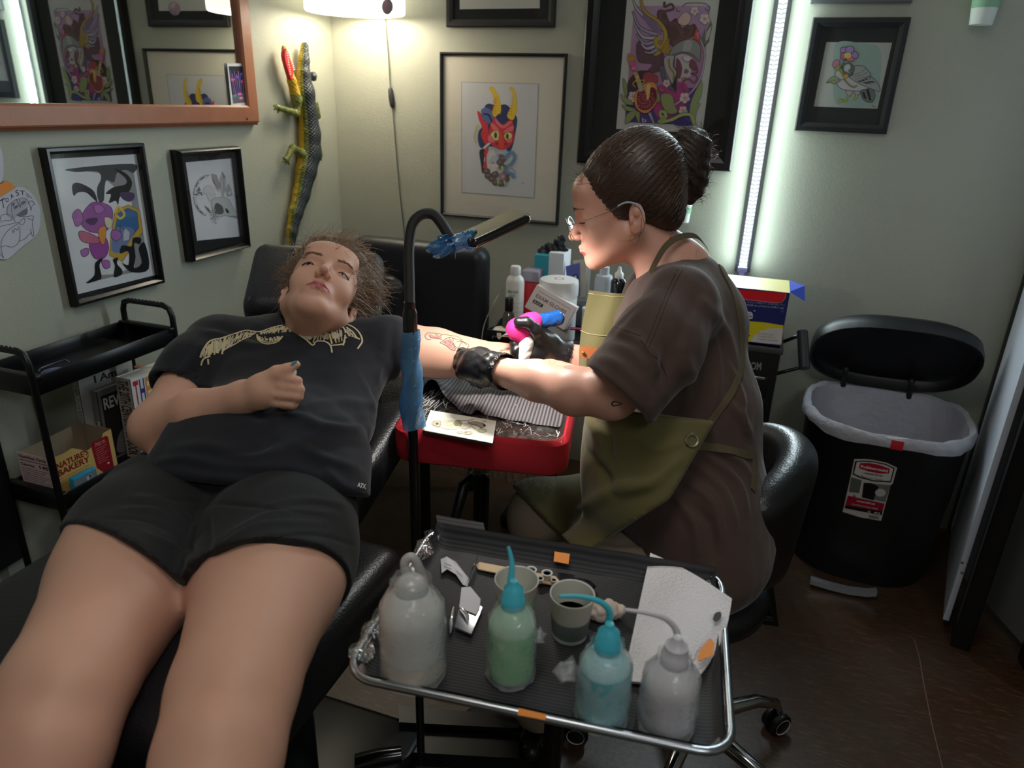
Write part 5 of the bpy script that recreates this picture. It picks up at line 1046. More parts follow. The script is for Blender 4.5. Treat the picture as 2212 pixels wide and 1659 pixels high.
for pts, w_, h_ in ((((640, 905), (720, 925), (800, 930)), .010, .006), (((660, 880), (740, 868), (815, 872), (845, 850)), .012, .007), (((560, 925), (600, 905), (660, 900), (690, 925)), .012, .006), (((370, 970), (450, 965), (540, 985), (620, 970)), .012, .007), (((420, 1000), (520, 1010), (620, 1010), (720, 1040)), .011, .006), (((640, 960), (700, 990), (770, 1010)), .010, .007), (((360, 1015), (450, 1030), (560, 1035)), .009, .006), (((690, 900), (760, 910), (830, 900)), .008, -.005),
                    (((440, 715), (480, 725), (540, 745), (600, 745)), .010, .006), (((430, 760), (440, 790), (430, 820)), .010, -.006), (((440, 740), (400, 790), (370, 830)), .008, .006), (((470, 760), (430, 800), (400, 840)), .009, -.005), (((830, 760), (815, 810), (830, 850)), .012, .006), (((850, 700), (845, 760), (850, 800)), .008, -.004), (((770, 800), (800, 860), (815, 900)), .010, .005), (((480, 830), (560, 900), (600, 905)), .010, -.004), (((560, 700), (620, 730), (720, 725), (800, 715)), .009, .004), (((500, 1040), (600, 1050), (700, 1070), (780, 1085)), .008, .005), (((330, 1000), (400, 990), (460, 1000)), .009, .006), (((700, 1010), (740, 1050), (790, 1060)), .009, .006), (((600, 940), (560, 970), (480, 975)), .009, -.005)):
    TS.fold(pts, w_, h_)
M_tee = mat('navy_black_jersey', (16, 18, 27), 0.85, bump=(500, 0.35, 'noise', 0.0006), sheen=0.12, noise=(9, 0.3, (22, 24, 36))); tee = link('t_shirt', TS.mb([M_tee]), M_tee, cl)
# neckline band
b = Drape(TS, .0012); b.stroke([(612, 698), (640, 706), (680, 711), (720, 708), (760, 698)], 9, 'navy_black_jersey', 4); link('collar_band', b, M_tee, tee) if b.v else None
# winged skull print
d = Drape(TS, .0008); CR1, CR2 = (214, 198, 156), (196, 186, 160); o6 = lambda x, y: (420+x/5.821, 690+y/5.821)
def S6(pts, wd, c=CR1, sm=3): d.stroke([o6(*p) for p in pts], wd*1.3, c, sm)
for e_ in (((70, 480), (110, 380), (200, 270), (330, 240), (480, 190), (640, 140), (720, 150), (790, 160)), ((790, 160), (850, 150), (960, 110), (1080, 80), (1180, 70), (1260, 80), (1280, 130)), ((1280, 150), (1400, 130), (1550, 100), (1680, 85), (1820, 75), (1900, 60), (2000, 100), (2080, 180), (2110, 270), (2080, 330), (2050, 370)), ((80, 580), (110, 500), (200, 460)), ((180, 570), (170, 500)), ((350, 440), (365, 390), (480, 330), (600, 260), (720, 210)), ((790, 190), (800, 250), (860, 300), (950, 310), (1050, 280), (1110, 210)), ((1290, 180), (1400, 250), (1490, 330), (1530, 280), (1640, 280), (1710, 330), (1730, 420)), ((1710, 330), (1870, 310), (1890, 240), (1920, 230)), ((1870, 330), (1900, 160), (1850, 80)), ((1730, 310), (1700, 180), (1710, 90)), ((1910, 100), (1990, 160), (2040, 230), (2080, 250)), ((820, 250), (900, 290), (1000, 280), (1080, 230))): S6(e_, 2.6)
rr_ = random.Random(3)
def wing(top, bot, n, col2=CR2):
    tp = crom(top, 8, False); bt = crom(bot, 8, False)
    for i in range(n):
        s_ = (i+rr_.random()*.7)/n; a_ = tp[int(s_*(len(tp)-1))]; b_ = bt[int(min(1, s_+rr_.uniform(-.02, .04))*(len(bt)-1))]; k0 = rr_.uniform(0, .45); k1 = rr_.uniform(.55, 1)
        S6([a_*(1-k0)+b_*k0, a_*(1-(k0+k1)/2)+b_*(k0+k1)/2+np.array((rr_.uniform(-8, 8), 0)), a_*(1-k1)+b_*k1], rr_.uniform(1.0, 2.2), (CR1, CR2)[rr_.random() < .5], 2)
wing(((110, 380), (200, 270), (330, 240), (480, 190), (640, 140), (780, 160)), ((80, 480), (200, 470), (300, 430), (400, 380), (550, 290), (740, 210)), 85)
wing(((840, 160), (960, 115), (1080, 85), (1180, 75), (1260, 90)), ((830, 200), (900, 190), (1000, 180), (1150, 170), (1260, 165)), 60)
wing(((1290, 150), (1400, 130), (1550, 105), (1680, 90)), ((1310, 190), (1400, 240), (1510, 300), (1690, 300)), 60)
wing(((1720, 100), (1780, 90), (1850, 110)), ((1740, 290), (1800, 300), (1870, 290)), 24); wing(((1910, 110), (1980, 160), (2030, 240)), ((1920, 220), (1980, 230), (2050, 245)), 16); wing(((800, 200), (900, 210), (1000, 210), (1090, 200)), ((830, 270), (900, 300), (1000, 290), (1080, 240)), 22)
link('shirt_print', d, None, tee)['kind'] = 'stuff'
# ------ shorts
D1 = Field(); D1.ell(P(510, 1090, 1.305), (.200, .120, .112), BR, .03); D1.cone(Rh*.9+Lh*.1, Lh*.9+Rh*.1, .112, .112, .04)
for h_, k_ in ((Rh, Rk), (Lh, Lk)): D1.chain([h_, h_*.75+k_*.25, h_*.45+k_*.55], [.119, .125, .119], .02)
sR = P(186, 1160, 1.12)-P(432, 1272, 1.04); sL = P(455, 1258, 1.02)-P(795, 1240, 1.10)
nR = unit(np.cross(sR, nrm_)); nR = nR if nR@(Rk-Rh) > 0 else -nR; nL = unit(np.cross(sL, nrm_)); nL = nL if nL@(Lk-Lh) > 0 else -nL
eyecut(D1, (320, 984), (790, 1026), (570, 820))
# two leg openings, each cut across its own thigh
mid = (Rh+Lh)/2; 
cpt_ = P(436, 1275, 1.06); lat2 = unit(np.cross(cpt_-mid, nrm_)); lat2 = lat2 if lat2@lat > 0 else -lat2
fnR = lambda X: np.maximum(-((X-P(300, 1240, 1.08))@nR), ((X-mid)@lat2-0.004)); fnL = lambda X: np.maximum(-((X-P(620, 1240, 1.06))@nL), -((X-mid)@lat2+0.004))
D1._a(fnR, [-9]*3, [9]*3, .002, 's'); D1._a(fnL, [-9]*3, [9]*3, .002, 's')
V, F = D1.mesh(0.0038); DS = Skin(V, F, 2); DS.disp(lambda X: .0014*sines(X, 40, 8))
for pts, w_, h_ in ((((230, 1120), (320, 1125), (400, 1170), (440, 1230)), .004, -.004), (((480, 1200), (560, 1170), (680, 1155), (790, 1190)), .004, -.004), (((280, 1075), (360, 1090), (430, 1150)), .010, .006), (((260, 1100), (340, 1105), (400, 1140)), .007, .005), (((500, 1150), (600, 1110), (720, 1110)), .009, .006), (((480, 1180), (560, 1135), (700, 1130)), .007, .005), (((560, 1100), (660, 1080), (760, 1095)), .008, .005), (((448, 1110), (450, 1170), (446, 1250)), .008, -.006), (((330, 1075), (440, 1085), (560, 1095), (700, 1115)), .004, -.003), (((300, 1145), (380, 1185), (430, 1240)), .006, .004), (((490, 1215), (580, 1180), (700, 1175)), .006, .004)): DS.fold(pts, w_, h_)
M_den = mat('black_denim', (14, 14, 16), 0.8, bump=(700, 0.5, 'noise', 0.0005), sheen=0.06); sh_ = link('shorts', DS.mb([M_den]), M_den, cl)
b = Drape(DS, .0012); b.poly([(766, 1036), (794, 1043), (792, 1068), (768, 1062)], (14, 14, 16)); b.text('A7X', ((771, 1043), (789, 1047), (788, 1057), (770, 1053)), (196, 192, 186), True)
if b.v: link('side_tag', b, None, sh_)
else:
    b = Drape(TS, .0015); b.text('A7X', ((771, 1043), (789, 1047), (788, 1057), (770, 1053)), (196, 192, 186), True); link('side_tag', b, None, sh_) if b.v else None
# ------ tattoos and nail
d = Drape(CB, .0004); TK, TK2 = (96, 74, 78), (150, 112, 110); o2 = lambda x, y: (820+x/4.148, 420+y/4.148)
for q in (((430, 1240), (405, 1270), (430, 1300), (460, 1300)), ((430, 1240), (500, 1245), (580, 1255), (640, 1265)), ((440, 1255), (460, 1285), (510, 1290), (560, 1300)), ((500, 1250), (530, 1270), (560, 1260)), ((540, 1330), (600, 1290), (650, 1280), (660, 1310)), ((540, 1330), (590, 1350), (640, 1390), (680, 1395)), ((580, 1310), (600, 1340), (650, 1360)), ((600, 1300), (640, 1330), (670, 1370)), ((620, 1290), (655, 1320), (680, 1390)), ((650, 1290), (700, 1300), (770, 1330), (800, 1355), (770, 1385), (700, 1380), (650, 1330)), ((690, 1320), (740, 1320), (780, 1350)), ((700, 1380), (720, 1350), (740, 1320)), ((640, 1265), (700, 1275), (740, 1310))): d.stroke([o2(*p) for p in q], 1.3, TK, 3)
for q in (((440, 1250), (480, 1265), (540, 1270), (560, 1290), (500, 1285), (450, 1275)), ((560, 1320), (640, 1300), (650, 1340), (600, 1340)), ((590, 1335), (660, 1350), (670, 1385), (620, 1365))): d.poly([o2(*p) for p in q], (176, 126, 120), 2)
link('arm_tattoo', d, None, body); d = Drape(CB, .0005); o8 = lambda x, y: (980+x/7.135, 660+y/7.135); d.text('Samantha Frederick', (o8(720, 680), o8(1600, 880), o8(1575, 965), o8(700, 740)), (128, 100, 92)); link('script_tattoo', d, None, body) if d.v else None
d = Drape(CB, .0004)
d.poly([(418, 909), (425, 908), (424, 911), (452, 911), (452, 913), (430, 913), (425, 915), (419, 914)], (70, 60, 62)); link('forearm_tattoo', d, None, body)
d = Drape(CB, .0007); d.poly([(627, 790), (630, 785), (637, 781), (642, 780), (641, 784), (634, 789)], (40, 128, 140), 0, 2); link('thumb_nail', d, None, body)
b = MB(); c = P(634, 812, HD-.002); b.lathe(c, [(.0035, 0), (.0045, .001), (.0045, .009), (.0035, .010)], axis=camvec(.1, 1, 0), n=16); link('white_ring', b, mat('ring_white', (225, 222, 210), 0.4), cl)
# ------ client hair
M_hair = mat('brown_hair', (108, 84, 66), 0.45, spec=0.4); HA = Field(); hl = lambda x, y, z: cE+cR@np.array((x, y, z))
HA.ell(hl(0, -.010, .064), (.086, .102, .092), cR, .01); HA.ell(hl(.055, -.02, .10), (.055, .06, .05), cR, .02); HA.ell(hl(.0, .06, -.018), (.066, .080, .076), cR, .012, 's'); HA.ell(hl(0, .112, .004), (.064, .058, .048), cR, .012, 's'); HA.ell(hl(.005, .040, .105), (.068, .052, .038), cR, .02); HA.ell(hl(0, -.0, -.09), (.1, .1, .075), cR, .01, 's')
V, F = HA.mesh(.0035); HS = Skin(V, F, 2); N_ = normals(HS.V, HS.F); b = MB(); cc_ = (HS.V-cE)@cR
hairo = link('hair', HS.mb([M_hair]), M_hair, cl)
idx = rng.choice(len(HS.V), 3400)
for i in idx:
    x, y, z = cc_[i]; p = HS.V[i].copy(); n_ = N_[i]; g_ = cR@np.array((.35+rng.normal(0, .35), -.5+rng.normal(0, .3), .55+rng.normal(0, .35))); dr = unit(g_-n_*(g_@n_)*.8+n_*rng.uniform(0, .25)); L_ = rng.uniform(.03, .075); pts = [p-n_*.001]; cv = rng.normal(size=3)*.35
    for k in range(6): dr = unit(dr+cv*.25-(N_[i]*.02)); p = p+dr*L_/6+np.array((0, 0, -.0006*k)); pts.append(p)
    strand(b, pts, rng.uniform(.0004, .0008))
for i in range(260):                                                                            # loose wisps around the face
    a_ = rng.uniform(-1.9, 1.9); r0 = hl(.070*math.sin(a_), .055*math.cos(a_)*.7, .045+.055*math.cos(a_)); out = unit(cR@np.array((math.sin(a_), .3, math.cos(a_)*.9))); p = r0.copy(); dr = unit(out+rng.normal(size=3)*.6); pts = [p]; cv = rng.normal(size=3)*.5
    for k in range(7): dr = unit(dr+cv*.3); p = p+dr*rng.uniform(.004, .009); pts.append(p)
    strand(b, pts, .00035)
link('hair_strands', b, mat('brown_hair_strands', (146, 118, 94), 0.4), hairo)['kind'] = 'stuff'
# ------------------------------------------------ the seated artist
ar = thing('person', 'person in brown t-shirt, olive apron and glasses bending over the arm with black gloves', 'person', (0.0, 1.31, 0.0))
aS = 0.99; aE = P(1358, 474, 1.40); vv = viewvec(1310, 450); aR = frame3(vv(-.08, .02, .98), vv(-.98, -.15, -.08), vv(-.15, .985, .0))
A1 = Field(); head(A1, aE, aR, aS, 0.0016, mouth=-.0003, ear_y=-.012, lof=.80)
anb = P(1462, 590, 1.42); A1.cone(aE+aR@np.array((0, -.02, -.035)), anb, .052, .060, .03)
nLs, nRs = P(1462, 668, 1.27), P(1400, 640, 1.57)
A1.cone(nLs, nRs, .05, .05, .03); A1.cone(anb, P(1480, 850, 1.44), .06, .10, .04); A1.cone(P(1480, 850, 1.44), P(1490, 1060, 1.43), .09, .09, .04)
Le, Lw = P(1322, 848, 1.235), P(1082, 803, 1.385)
A1.chain([nLs, P(1400, 760, 1.24), Le], [.052, .050, .046], .02); A1.chain([Le, P(1240, 845, 1.27), P(1160, 822, 1.33), Lw], [.043, .041, .036, .0275], .02)
Re_, Rw = P(1360, 800, 1.60), P(1218, 768, 1.575); A1.chain([nRs, Re_], [.05, .042], .02); A1.chain([Re_, P(1280, 785, 1.585), Rw], [.040, .037, .028], .02)
A1.cone(Lw, Lw*1.5-P(1160, 822, 1.33)*.5, .027, .024, .01); A1.cone(Rw, P(1190, 755, 1.57), .027, .024, .01)
# hips, thighs and lower legs (inside the trousers)
ahL, ahR = np.array((.02, 1.20, .685)), np.array((.0, 1.42, .685)); akL, akR = np.array((-.37, 1.09, .59)), np.array((-.38, 1.40, .59))
A1.cone(ahL+(-.05, 0, 0), ahR+(-.05, 0, 0), .07, .07, .03)
for h_, k_ in ((ahL, akL), (ahR, akR)): A1.cone(h_+(-.05, 0, 0), k_, .068, .055, .03); A1.chain([k_, np.array((k_[0]+.04, k_[1]+.20, 0.12))], [.05, .035], .02)
hb = (aE-np.array((.15, .13, .135)), aE+np.array((.14, .13, .15)))
s1 = Skin(*A1.mesh(0.0016, keep=hb), it=1); V, F = A1.mesh(0.0045, drop=(hb[0]+.004, hb[1]-.004)); s2 = Skin(V, F, 2)
AB = Skin(*join([(s1.V, s1.F), (s2.V, s2.F)]), it=0); zones(AB, aE, aR, aS, 1)
abody = link('body', AB.mb([M_skin2, mat('artist_lips', (186, 92, 96), 0.35, sss=.2)]), M_skin2, ar); eyes(aE, aR, aS, abody, (0, -.6)); browset(AB, aE, aR, aS, abody, .036, mat('dark_eyebrow', (60, 42, 36), 0.8), 110); lashes(aE, aR, aS, abody)
al = lambda x, y, z: aE+aR@(np.array((x, y, z))*aS)
# hair pulled back into a bun
M_hd = mat('dark_brown_hair', (58, 40, 32), 0.4, spec=0.5); H2 = Field()
H2.ell(al(0, -.014, .062), np.array((.083, .100, .098))*aS, aR, .01); H2.ell(al(0, -.045, .088), np.array((.07, .075, .078))*aS, aR, .03); H2.ell(al(0, -.075, .01), np.array((.06, .035, .05))*aS, aR, .03)
H2.ell(al(0, .075, -.012), np.array((.075, .060, .09))*aS, aR, .01, 's'); H2.ell(al(0, .03, -.045), np.array((.1, .085, .052))*aS, aR, .01, 's'); H2.ell(al(0, .118, .05), np.array((.07, .05, .05))*aS, aR, .012, 's')
for q in (-1, 1): H2.ell(al(q*.082, -.012, .0), np.array((.018, .022, .034))*aS, aR, .006, 's')
V, F = H2.mesh(.003); AH = Skin(V, F, 2)
tie = P(1428, 372, 1.43); bun = P(1480, 352, 1.44)
def groove(X):
    d = X-tie; a_ = unit(aE-tie+np.array((0, 0, .03))); o1 = unit(np.cross(a_, aR[:, 0])); an = np.arctan2(d@aR[:, 0], d@o1); return .0005*np.sin(an*83)+.0003*np.sin(an*151+2)
AH.disp(groove); ahair = link('hair', AH.mb([M_hd]), M_hd, ar)
N_ = normals(AH.V, AH.F); b = MB(); idx = rng.choice(len(AH.V), 1500)
for i in idx:
    p = AH.V[i].copy(); n_ = N_[i]; pts = [p+n_*.0004]; q = p+n_*.001
    for k in range(9):
        g_ = tie-q; 
        if np.linalg.norm(g_) < .02: break
        h_ = AH.bvh().find_nearest(Vector(q+unit(g_)*.009)); q = np.array(h_[0])+np.array(h_[1])*(.0008+.0008*math.sin(k+i)); pts.append(q)
    if len(pts) > 3: strand(b, pts, rng.uniform(.0003, .0007))
for i in range(70):
    a_ = rng.uniform(-.8, .9); r0 = al(.055*math.sin(a_)+.01, .075, .085+rng.uniform(-.01, .015)); p = r0.copy(); dr = unit(aR@np.array((rng.normal()*.5, rng.uniform(-.8, .6), rng.uniform(.2, 1)))); cv = rng.normal(size=3)*.5; pts = [p]
    for k in range(7): dr = unit(dr+cv*.3); p = p+dr*rng.uniform(.003, .007); pts.append(p)
    strand(b, pts, .0003)
for path in (((1378, 440), (1388, 470), (1392, 490), (1380, 510), (1360, 520), (1335, 520)), ((1385, 470), (1384, 500), (1376, 525), (1365, 530)), ((1290, 395), (1296, 375), (1292, 360)), ((1246, 398), (1275, 395), (1292, 375), (1290, 350))):
    strand(b, crom([P(x, y, 1.29 if x > 1300 else 1.31) for x, y in path], 5, False), .0006)
link('hair_strands', b, mat('dark_hair_strands', (96, 70, 54), 0.35), ahair)['kind'] = 'stuff'
BN = Field(); BN.ell(bun, (.047, .045, .062), np.stack([RT, FW, unit(UP+RT*.1)], 1), .01); BN.ell(P(1500, 318, 1.43), (.034, .036, .034), None, .02); BN.ell(P(1492, 392, 1.44), (.030, .034, .045), None, .02); BN.cone(tie, bun, .034, .036, .02); BN.ell(P(1443, 430, 1.44), (.03, .035, .05), None, .02)
V, F = BN.mesh(.003); BS = Skin(V, F, 2); BS.disp(lambda X: .0016*np.sin((X-bun)@UP*260+6*np.sin((X-bun)@RT*40))+.001*sines(X, 200, 4)); bo = link('hair_bun', BS.mb([mat('bun_hair', (46, 32, 27), 0.5)]), M_hd, ar)
N_ = normals(BS.V, BS.F); b = MB()
for i in rng.choice(len(BS.V), 1500):
    p = BS.V[i]; n_ = N_[i]; dr = unit(np.cross(n_, FW)+rng.normal(size=3)*.45+n_*rng.uniform(-.1, .45)); cv = rng.normal(size=3)*.6; pts = [p-n_*.0005]
    for k in range(6): dr = unit(dr+cv*.3-n_*.12); p = p+dr*.0045; pts.append(p)
    strand(b, pts, .00036)
link('bun_strands', b, mat('bun_strands', (70, 48, 38), 0.4), bo)['kind'] = 'stuff'
b = MB(); b.tube([tie+.031*(math.cos(a_)*aR[:, 0]+math.sin(a_)*unit(UP*.95-RT*.3)) for a_ in np.linspace(0, 6.283, 25)[:-1]], .006, closed=True, n=10); link('hair_tie', b, mat('hair_tie', (20, 18, 20), .7), bo)
# glasses
g = thing('eyeglasses', 'thin clear-rimmed eyeglasses worn by the artist', 'glasses', al(0, .11, 0)); M_gm = mat('silver_wire', (196, 190, 184), 0.2, metal=1)
for q in (-1, 1):
    c = al(q*.031, .1175, .004); ax_ = unit(aR@np.array((q*.12, 1, -.12))); u1 = unit(np.cross(ax_, aR[:, 2])); v1 = np.cross(u1, ax_); ring = [c+u1*.0245*aS*math.cos(a_)+v1*.0225*aS*math.sin(a_) for a_ in np.linspace(0, 6.283, 33)[:-1]]
    b = MB(); b.tube(ring, .0008, closed=True, n=6); rim = link('lens_rim', b, M_gm, g); b = MB(); b.add(ring, [list(range(32))]); link('lens', b, glassy('lens_glass', gl=-.03, tint=.5), rim)
    b = MB(); b.tube(crom([al(q*.0555, .112, .010), al(q*.067, .09, .012), al(q*.0775, .04, .020), al(q*.080, .002, .031)], 4, False), .0008, n=6); tp_ = link('temple', b, M_gm, g)
    b = MB(); b.tube(crom([al(q*.0795, .012, .029), al(q*.080, -.004, .033), al(q*.0795, -.022, .026), al(q*.079, -.034, .006)], 4, False), .0019, n=8); link('temple_tip', b, mat('clear_tip', (170, 176, 190), 0.2), tp_)
b = MB(); b.tube(crom([al(-.0075, .117, .008), al(0, .1195, .012), al(.0075, .117, .008)], 4, False), .0009, n=6); link('bridge', b, M_gm, g)
b = MB(); b.ball(al(.0765, -.004, -.0265), .0024); b.ball(al(.0775, -.004, -.0265), .0016); o = link('ear_stud', b, mat('gold', (226, 186, 110), 0.2, metal=1), ar)
# brown t-shirt
TB = Field(); X3 = np.eye(3); TB.ell(P(1462, 735, 1.45), (.130, .185, .165), X3, .04); TB.ell(P(1478, 900, 1.43), (.150, .175, .165), X3, .05); TB.ell(P(1478, 1050, 1.43), (.150, .19, .15), X3, .05); TB.ell(P(1520, 1120, 1.40), (.120, .19, .14), X3, .04); TB.ell(P(1540, 1175, 1.39), (.112, .185, .095), X3, .04)
TB.cone(P(1470, 650, 1.29), P(1425, 625, 1.55), .062, .060, .04); TB.cone(P(1485, 610, 1.42), P(1500, 700, 1.44), .062, .10, .03)
TB.chain([P(1468, 668, 1.275), P(1420, 745, 1.23), P(1345, 840, 1.20)], [.064, .074, .076], .03); TB.chain([P(1405, 640, 1.56), P(1350, 780, 1.58)], [.06, .062], .03)
sd_ = unit(P(1322, 850, 1.235)-P(1420, 745, 1.235)); cpt = P(1330, 838, 1.155)
Rb = np.stack([sd_, unit(np.cross(sd_, (0, 0, 1))), np.cross(sd_, unit(np.cross(sd_, (0, 0, 1))))], 1)
loc_ = lambda X: np.maximum(-((X-cpt)@sd_), ((X-P(1380, 850, 1.22))**2).sum(-1)**.5-.17); TB._a(loc_, [-9]*3, [9]*3, .003, 's')
TB.cone(P(1370, 805, 1.22), P(1310, 870, 1.235), .060, .066, .006, 's')
TB.cone(anb*.75+aE*.25, aE, .064, .09, .006, 's')
V, F = TB.mesh(.0042); TA = Skin(V, F, 2); TA.disp(lambda X: .0018*sines(X, 30, 13)+.001*sines(X, 80, 15))
for pts, w_, h_ in ((((1300, 740), (1360, 760), (1400, 800)), .010, .008), (((1310, 715), (1370, 730), (1430, 780)), .010, .007), (((1290, 770), (1340, 790), (1390, 840)), .010, .007), (((1440, 700), (1440, 780), (1410, 860)), .012, -.008), (((1385, 740), (1420, 800), (1425, 870)), .008, .007), (((1520, 610), (1470, 720), (1440, 800), (1425, 900)), .014, -.006), (((1430, 620), (1380, 680), (1330, 730)), .012, .006), (((1400, 640), (1350, 690), (1310, 730)), .009, .006),
                    (((1480, 760), (1490, 850), (1470, 930)), .014, .009), (((1540, 720), (1550, 820), (1530, 900)), .012, .008), (((1560, 860), (1600, 900), (1625, 950)), .010, .007), (((1500, 1000), (1560, 1060), (1590, 1140)), .010, .010), (((1470, 1030), (1540, 1090), (1560, 1180)), .010, .010), (((1520, 980), (1590, 1040), (1615, 1110)), .009, .009), (((1450, 1060), (1500, 1130), (1510, 1210)), .010, .010), (((1530, 960), (1600, 1000), (1630, 1050)), .008, .007), (((1440, 920), (1500, 915), (1540, 940)), .009, .008), (((1570, 780), (1600, 850), (1610, 930)), .009, .006), (((1480, 1080), (1530, 1130), (1540, 1210)), .008, -.009), (((1500, 640), (1560, 700), (1590, 780)), .014, .006)): TA.fold(pts, w_, h_)
M_brn = mat('brown_cotton', (76, 56, 49), 0.85, bump=(420, .35, 'noise', .0006), sheen=.2, noise=(8, .35, (62, 45, 40))); bt = link('t_shirt', TA.mb([M_brn]), M_brn, ar)
d = Drape(TA, .0007); SM = (52, 36, 34)
for off in (0, 9): d.stroke([(1478+off, 560+off*.6), (1450+off, 610), (1425+off, 670), (1405+off, 720), (1392+off, 750)], 1.6, SM, 4)
d.stroke([(1300, 705), (1330, 708), (1385, 726)], 1.6, SM, 3); d.stroke([(1385, 735), (1405, 765), (1425, 780), (1440, 815)], 1.8, SM, 3); d.stroke([(1440, 560), (1480, 543), (1530, 548)], 1.4, SM, 3); link('seams', d, None, bt)['kind'] = 'stuff'
# trousers
TR = Field(); TR.cone(ahL+(-.05, 0, 0), ahR+(-.05, 0, 0), .085, .085, .03)
for h_, k_, s_ in ((ahL, akL, 1), (ahR, akR, 1)): TR.cone(h_+(-.03, 0, 0), k_, .098, .078, .03); TR.chain([k_, np.array((k_[0]+.04, k_[1]+.20, 0.11))], [.078, .058], .03)
TR.plane((0, 0, .09), (0, 0, -1), .003)
V, F = TR.mesh(.006); TRS = Skin(V, F, 2); TRS.disp(lambda X: .0018*sines(X, 34, 22))
for pts, w_, h_ in ((((1340, 1140), (1370, 1170), (1400, 1210)), .004, -.005), (((1400, 1120), (1440, 1160), (1470, 1210)), .008, .006), (((1290, 1180), (1340, 1190), (1400, 1185)), .008, .006)): TRS.fold(pts, w_, h_)
M_kh = mat('khaki_twill', (158, 140, 120), 0.8, bump=(600, .3, 'noise', .0005)); link('trousers', TRS.mb([M_kh]), M_kh, ar)
for k_ in (akL, akR):
    F_ = Field(); F_.cone((k_[0]+.06, k_[1]+.21, .05), (k_[0]-.12, k_[1]+.18, .035), .042, .036, .01); F_.plane((0, 0, .004), (0, 0, -1), .002); V, F = F_.mesh(.006); link('shoe', Skin(V, F, 2).mb([mat('dark_shoe', (26, 24, 24), .6)]), None, ar)
# apron: bib, skirt over the lap, straps
AP = Field(); AP.ell(P(1462, 900, 1.42), (.180, .212, .20), X3, .05); AP.ell(P(1458, 1030, 1.41), (.184, .224, .17), X3, .05)
for h_, k_ in ((ahL, akL), (ahR, akR)): AP.cone(h_+(0, 0, .005), k_, .114, .088, .06)
AP.cone(akL+(-.02, 0, -.02), akR+(-.02, 0, -.02), .09, .09, .05); AP.cone(ahL*.5+akL*.5, ahR*.5+akR*.5, .10, .10, .05); AP.cone(akL+(-.02, 0, -.05), akL+(-.01, -.02, -.16), .08, .07, .04); AP.cone(akR+(-.02, 0, -.05), akR+(-.01, 0, -.20), .08, .07, .04)
for a_, b_ in (((1535, 925), (1442, 1085)), ((1446, 1078), (1252, 1203)), ((1262, 1206), (1160, 1105))):
    n_ = unit(np.cross(ray(*a_), ray(*b_))); n_ = n_ if n_@ray(*((1600, 1250) if a_[0] > 1300 else (1150, 1300))) > 0 else -n_; AP.plane(CAM, n_, .004)
AP.plane(P(1500, 905, 1.24), unit(UP*1.0+RT*.12), .004); AP.plane((0.06, 0, 0), (1, 0, 0), .004)
V, F = AP.mesh(.0045); APS = Skin(V, F, 2); APS.disp(lambda X: .0012*sines(X, 26, 31))
for pts, w_, h_ in ((((1260, 900), (1300, 960), (1290, 1010)), .012, .010), (((1285, 900), (1310, 940), (1320, 990)), .010, -.010), (((1250, 960), (1300, 1020), (1330, 1060)), .012, -.012), (((1330, 1050), (1400, 1040), (1480, 980)), .012, .010), (((1250, 1100), (1330, 1060), (1430, 1040)), .014, .009), (((1380, 950), (1420, 970), (1480, 950)), .010, .006)): APS.fold(pts, w_, h_)
M_apr = mat('olive_canvas', (100, 92, 50), 0.8, bump=(500, .4, 'noise', .0006), sheen=.2, noise=(6, .25, (92, 88, 52))); apr = link('apron_skirt', APS.mb([M_apr]), M_apr, ar)
# bib stands a little off the chest
G = []; topb = [(1273, 627), (1290, 630), (1310, 632), (1330, 634), (1352, 634)]; botb = [(1250, 800), (1265, 810), (1290, 815), (1320, 815), (1350, 815)]
for i in range(13):
    s_ = i/12; r_ = []
    for j in range(9):
        k = j/8*4; k0 = min(int(k), 3); fr = k-k0; t0 = np.array(topb[k0])*(1-fr)+np.array(topb[k0+1])*fr; b0 = np.array(botb[k0])*(1-fr)+np.array(botb[k0+1])*fr; q = t0*(1-s_)+b0*s_; r_.append(P(q[0]-(6*math.sin(s_*3.1)), q[1], 1.53-.045*j/8*2+.012*math.sin(j*.9+s_*3)))
    G.append(r_)
b = MB(); b.grid(G); G2 = [[p+np.array((.004, .001, 0)) for p in r] for r in G]; b.grid(G2); b.grid([G[0], G2[0]]); b.grid([[r[0] for r in G], [r[0] for r in G2]]); bib = link('apron_bib', b, M_apr, ar)
b = MB(); g0 = [(r[0]*.5+r[-1]*.5) for r in G]
for jj in range(40): s_ = jj/39*8; j0 = min(int(s_), 7); fr = s_-j0; p = (G[6][j0]*(1-fr)+G[6][j0+1]*fr); b.box(p-(.001, .002, 0), (.0018, .001, .0008)); p = (G[0][j0]*(1-fr)+G[0][j0+1]*fr)-(0, 0, .006); b.box(p-(.001, .002, 0), (.0018, .001, .0008))
link('bib_stitching', b, mat('pale_stitch', (206, 196, 150), .8), bib)['kind'] = 'stuff'
b = MB(); lp = [P(x, y, 1.475) for x, y in crom([(1252, 752), (1262, 748), (1290, 752), (1288, 772), (1262, 774), (1252, 768)], 4)]; b.prism(lp, unit(FW)*.003); lt_ = link('leather_tab', b, mat('tan_leather', (170, 98, 54), .5, bump=(90, .2)), bib); b = MB(); b.ball(P(1260, 762, 1.472), .0035); link('brass_rivet', b, mat('brass', (206, 170, 100), .25, metal=1), lt_)
